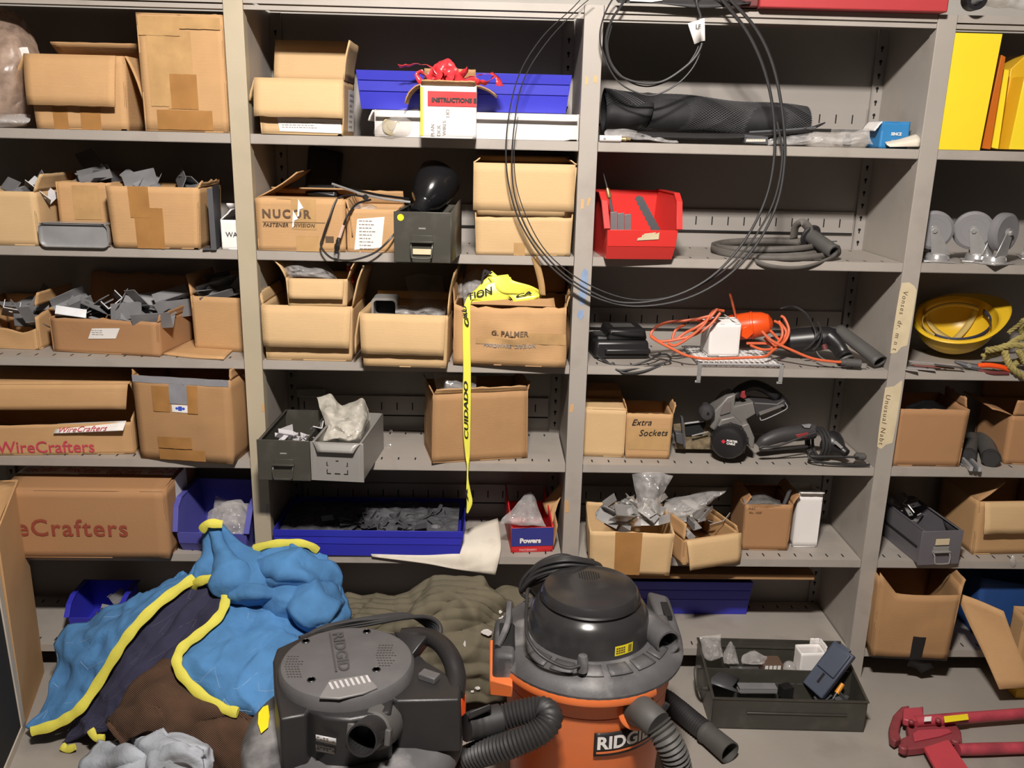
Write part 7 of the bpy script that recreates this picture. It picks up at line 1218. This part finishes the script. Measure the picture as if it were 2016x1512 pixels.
part('handle_web', MB().add([LP(778,1250,-.74), LP(845,1258,-.76), LP(815,1296,-.80), LP(800,1285,-.78)], [(0,1,2,3)]), BLACK, t, solid=.03, off=0, bevel=.003)
part('rocker_switch', MB().box(-.02, .02, -.012, .012, 0, .014, Matrix.Translation((*PL(845, 1335, .575), .572)) @ Matrix.Rotation(-.5, 4, 'Z')), VACGREY, t, bevel=.002); part('latch', MB().prism([PL(*q, .54) for q in ((900,1352),(912,1352),(918,1372),(908,1380),(900,1368))], .50, .545, plane='xy'), ORBRIGHT, t, bevel=.003)
na, nb_ = LP(740, 1432, -.975), LP(712, 1458, -1.055); M = along(na, nb_); L = (nb_-na).length
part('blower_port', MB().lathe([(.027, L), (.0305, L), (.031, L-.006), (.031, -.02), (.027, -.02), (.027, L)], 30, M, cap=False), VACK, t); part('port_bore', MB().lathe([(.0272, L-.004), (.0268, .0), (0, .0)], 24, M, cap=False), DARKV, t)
part('port_shroud', MB().lathe([(.046, -.03), (.044, .0), (.036, .022), (.031, .024)], 26, M, 1.0, 1.0, cap=False), RUBG, t, label='dusty port shroud')
part('port_ear', MB().box(-.044, -.030, -.016, .016, L*.3, L*.55, M).box(.030, .042, -.02, .012, L*.3, L*.5, M), RUBG, t, bevel=.003)
sk = MB(); 
for nm, pp in (('yellow_sticker', ((509,1404),(518,1392),(528,1388),(531,1410),(528,1432),(514,1444),(508,1425))),):
    pts = []
    for u, v in pp:
        d_ = ray(u, v); best = None
        for k in range(400):
            p = CPOS+d_*(1.3+k*.002); rr = math.hypot(p.x-VX, p.y-VY); zz = .4675-(rr-.10)/.131*.030 if rr < .17 else (.452-(rr-.205)*.84 if rr > .205 else .463-(rr-.17)*.31)
            if rr < .233 and p.z < zz+.006: best = p; break
        if best: pts.append(best-Vector((VX, VY, 0)))
    if len(pts) > 4: part(nm, MB().add(pts, [tuple(range(len(pts)))]), YELSTK, t, smooth=0, solid=.0006, off=1)
fx0, fx1 = PL(622, 1452, .49), PL(662, 1462, .49)
for k, z in enumerate((.497, .470)):
    a = LP(622, 1452 + k*20, -1.012+.012*k); b_ = LP(662, 1460+k*19, -1.012+.012*k)
    hgt = Vector((0, 0, .014)); lbp = part('rating_label', MB().add([a-hgt/2, b_-hgt/2, b_+hgt/2, a+hgt/2], [(0,1,2,3)]), mat('silver_label', (.42,.42,.43), .4), t, solid=.001, off=1)
    sb = MB(); r_ = random.Random(k)
    for i in range(3):
        for j in range(6):
            if r_.random() < .75: x = .06+j*.15; q0 = a+(b_-a)*x+Vector((0, -.0016, -.005+i*.0038)); q1 = q0+(b_-a)*.11; sb.add([q0, q1, q1+Vector((0, 0, .0016)), q0+Vector((0, 0, .0016))], [(0,1,2,3)])
    part('small_print', sb, INKB, lbp, smooth=0, kind='stuff')
for i in range(5):
    part('cord_turn', MB().tube(cat_spline([LP(590, 1256+i, -.70), LP(640, 1240-i*1.5, -.66), LP(720, 1226-i*3+abs(i-2)*2, -.64), LP(800, 1216-i*1.5, -.645+.008*i), LP(845, 1216+i*5, -.66+.01*i), LP(866-i*3, 1232+i*4, -.69), LP(866-i*3, 1256, -.715)], 8), .0052, 8), RUBBER, t)
part('hose_cuff', MB().tube(cat_spline([LP(915,1432,-.80), LP(945,1425,-.78), LP(985,1416,-.765)], 6), [.031]*4+[.033]*3+[.034]*6, 22), RUBBER, t)
part('cuff_tab', MB().hexa([LP(922,1418,-.818), LP(968,1398,-.80), LP(968,1398,-.78), LP(922,1418,-.79), LP(923,1402,-.818), LP(966,1385,-.80), LP(966,1385,-.78), LP(923,1402,-.79)]), RUBBER, t, bevel=.004)
hose([LP(980,1416,-.765), LP(1030,1402,-.765), LP(1068,1398,-.77), LP(1082,1415,-.80), LP(1060,1442,-.82), LP(1000,1468,-.825), LP(930,1490,-.80), LP(860,1530,-.74)], .0285, parent=t, pitch=.0085, amp=.0020, mt=RUBBER)
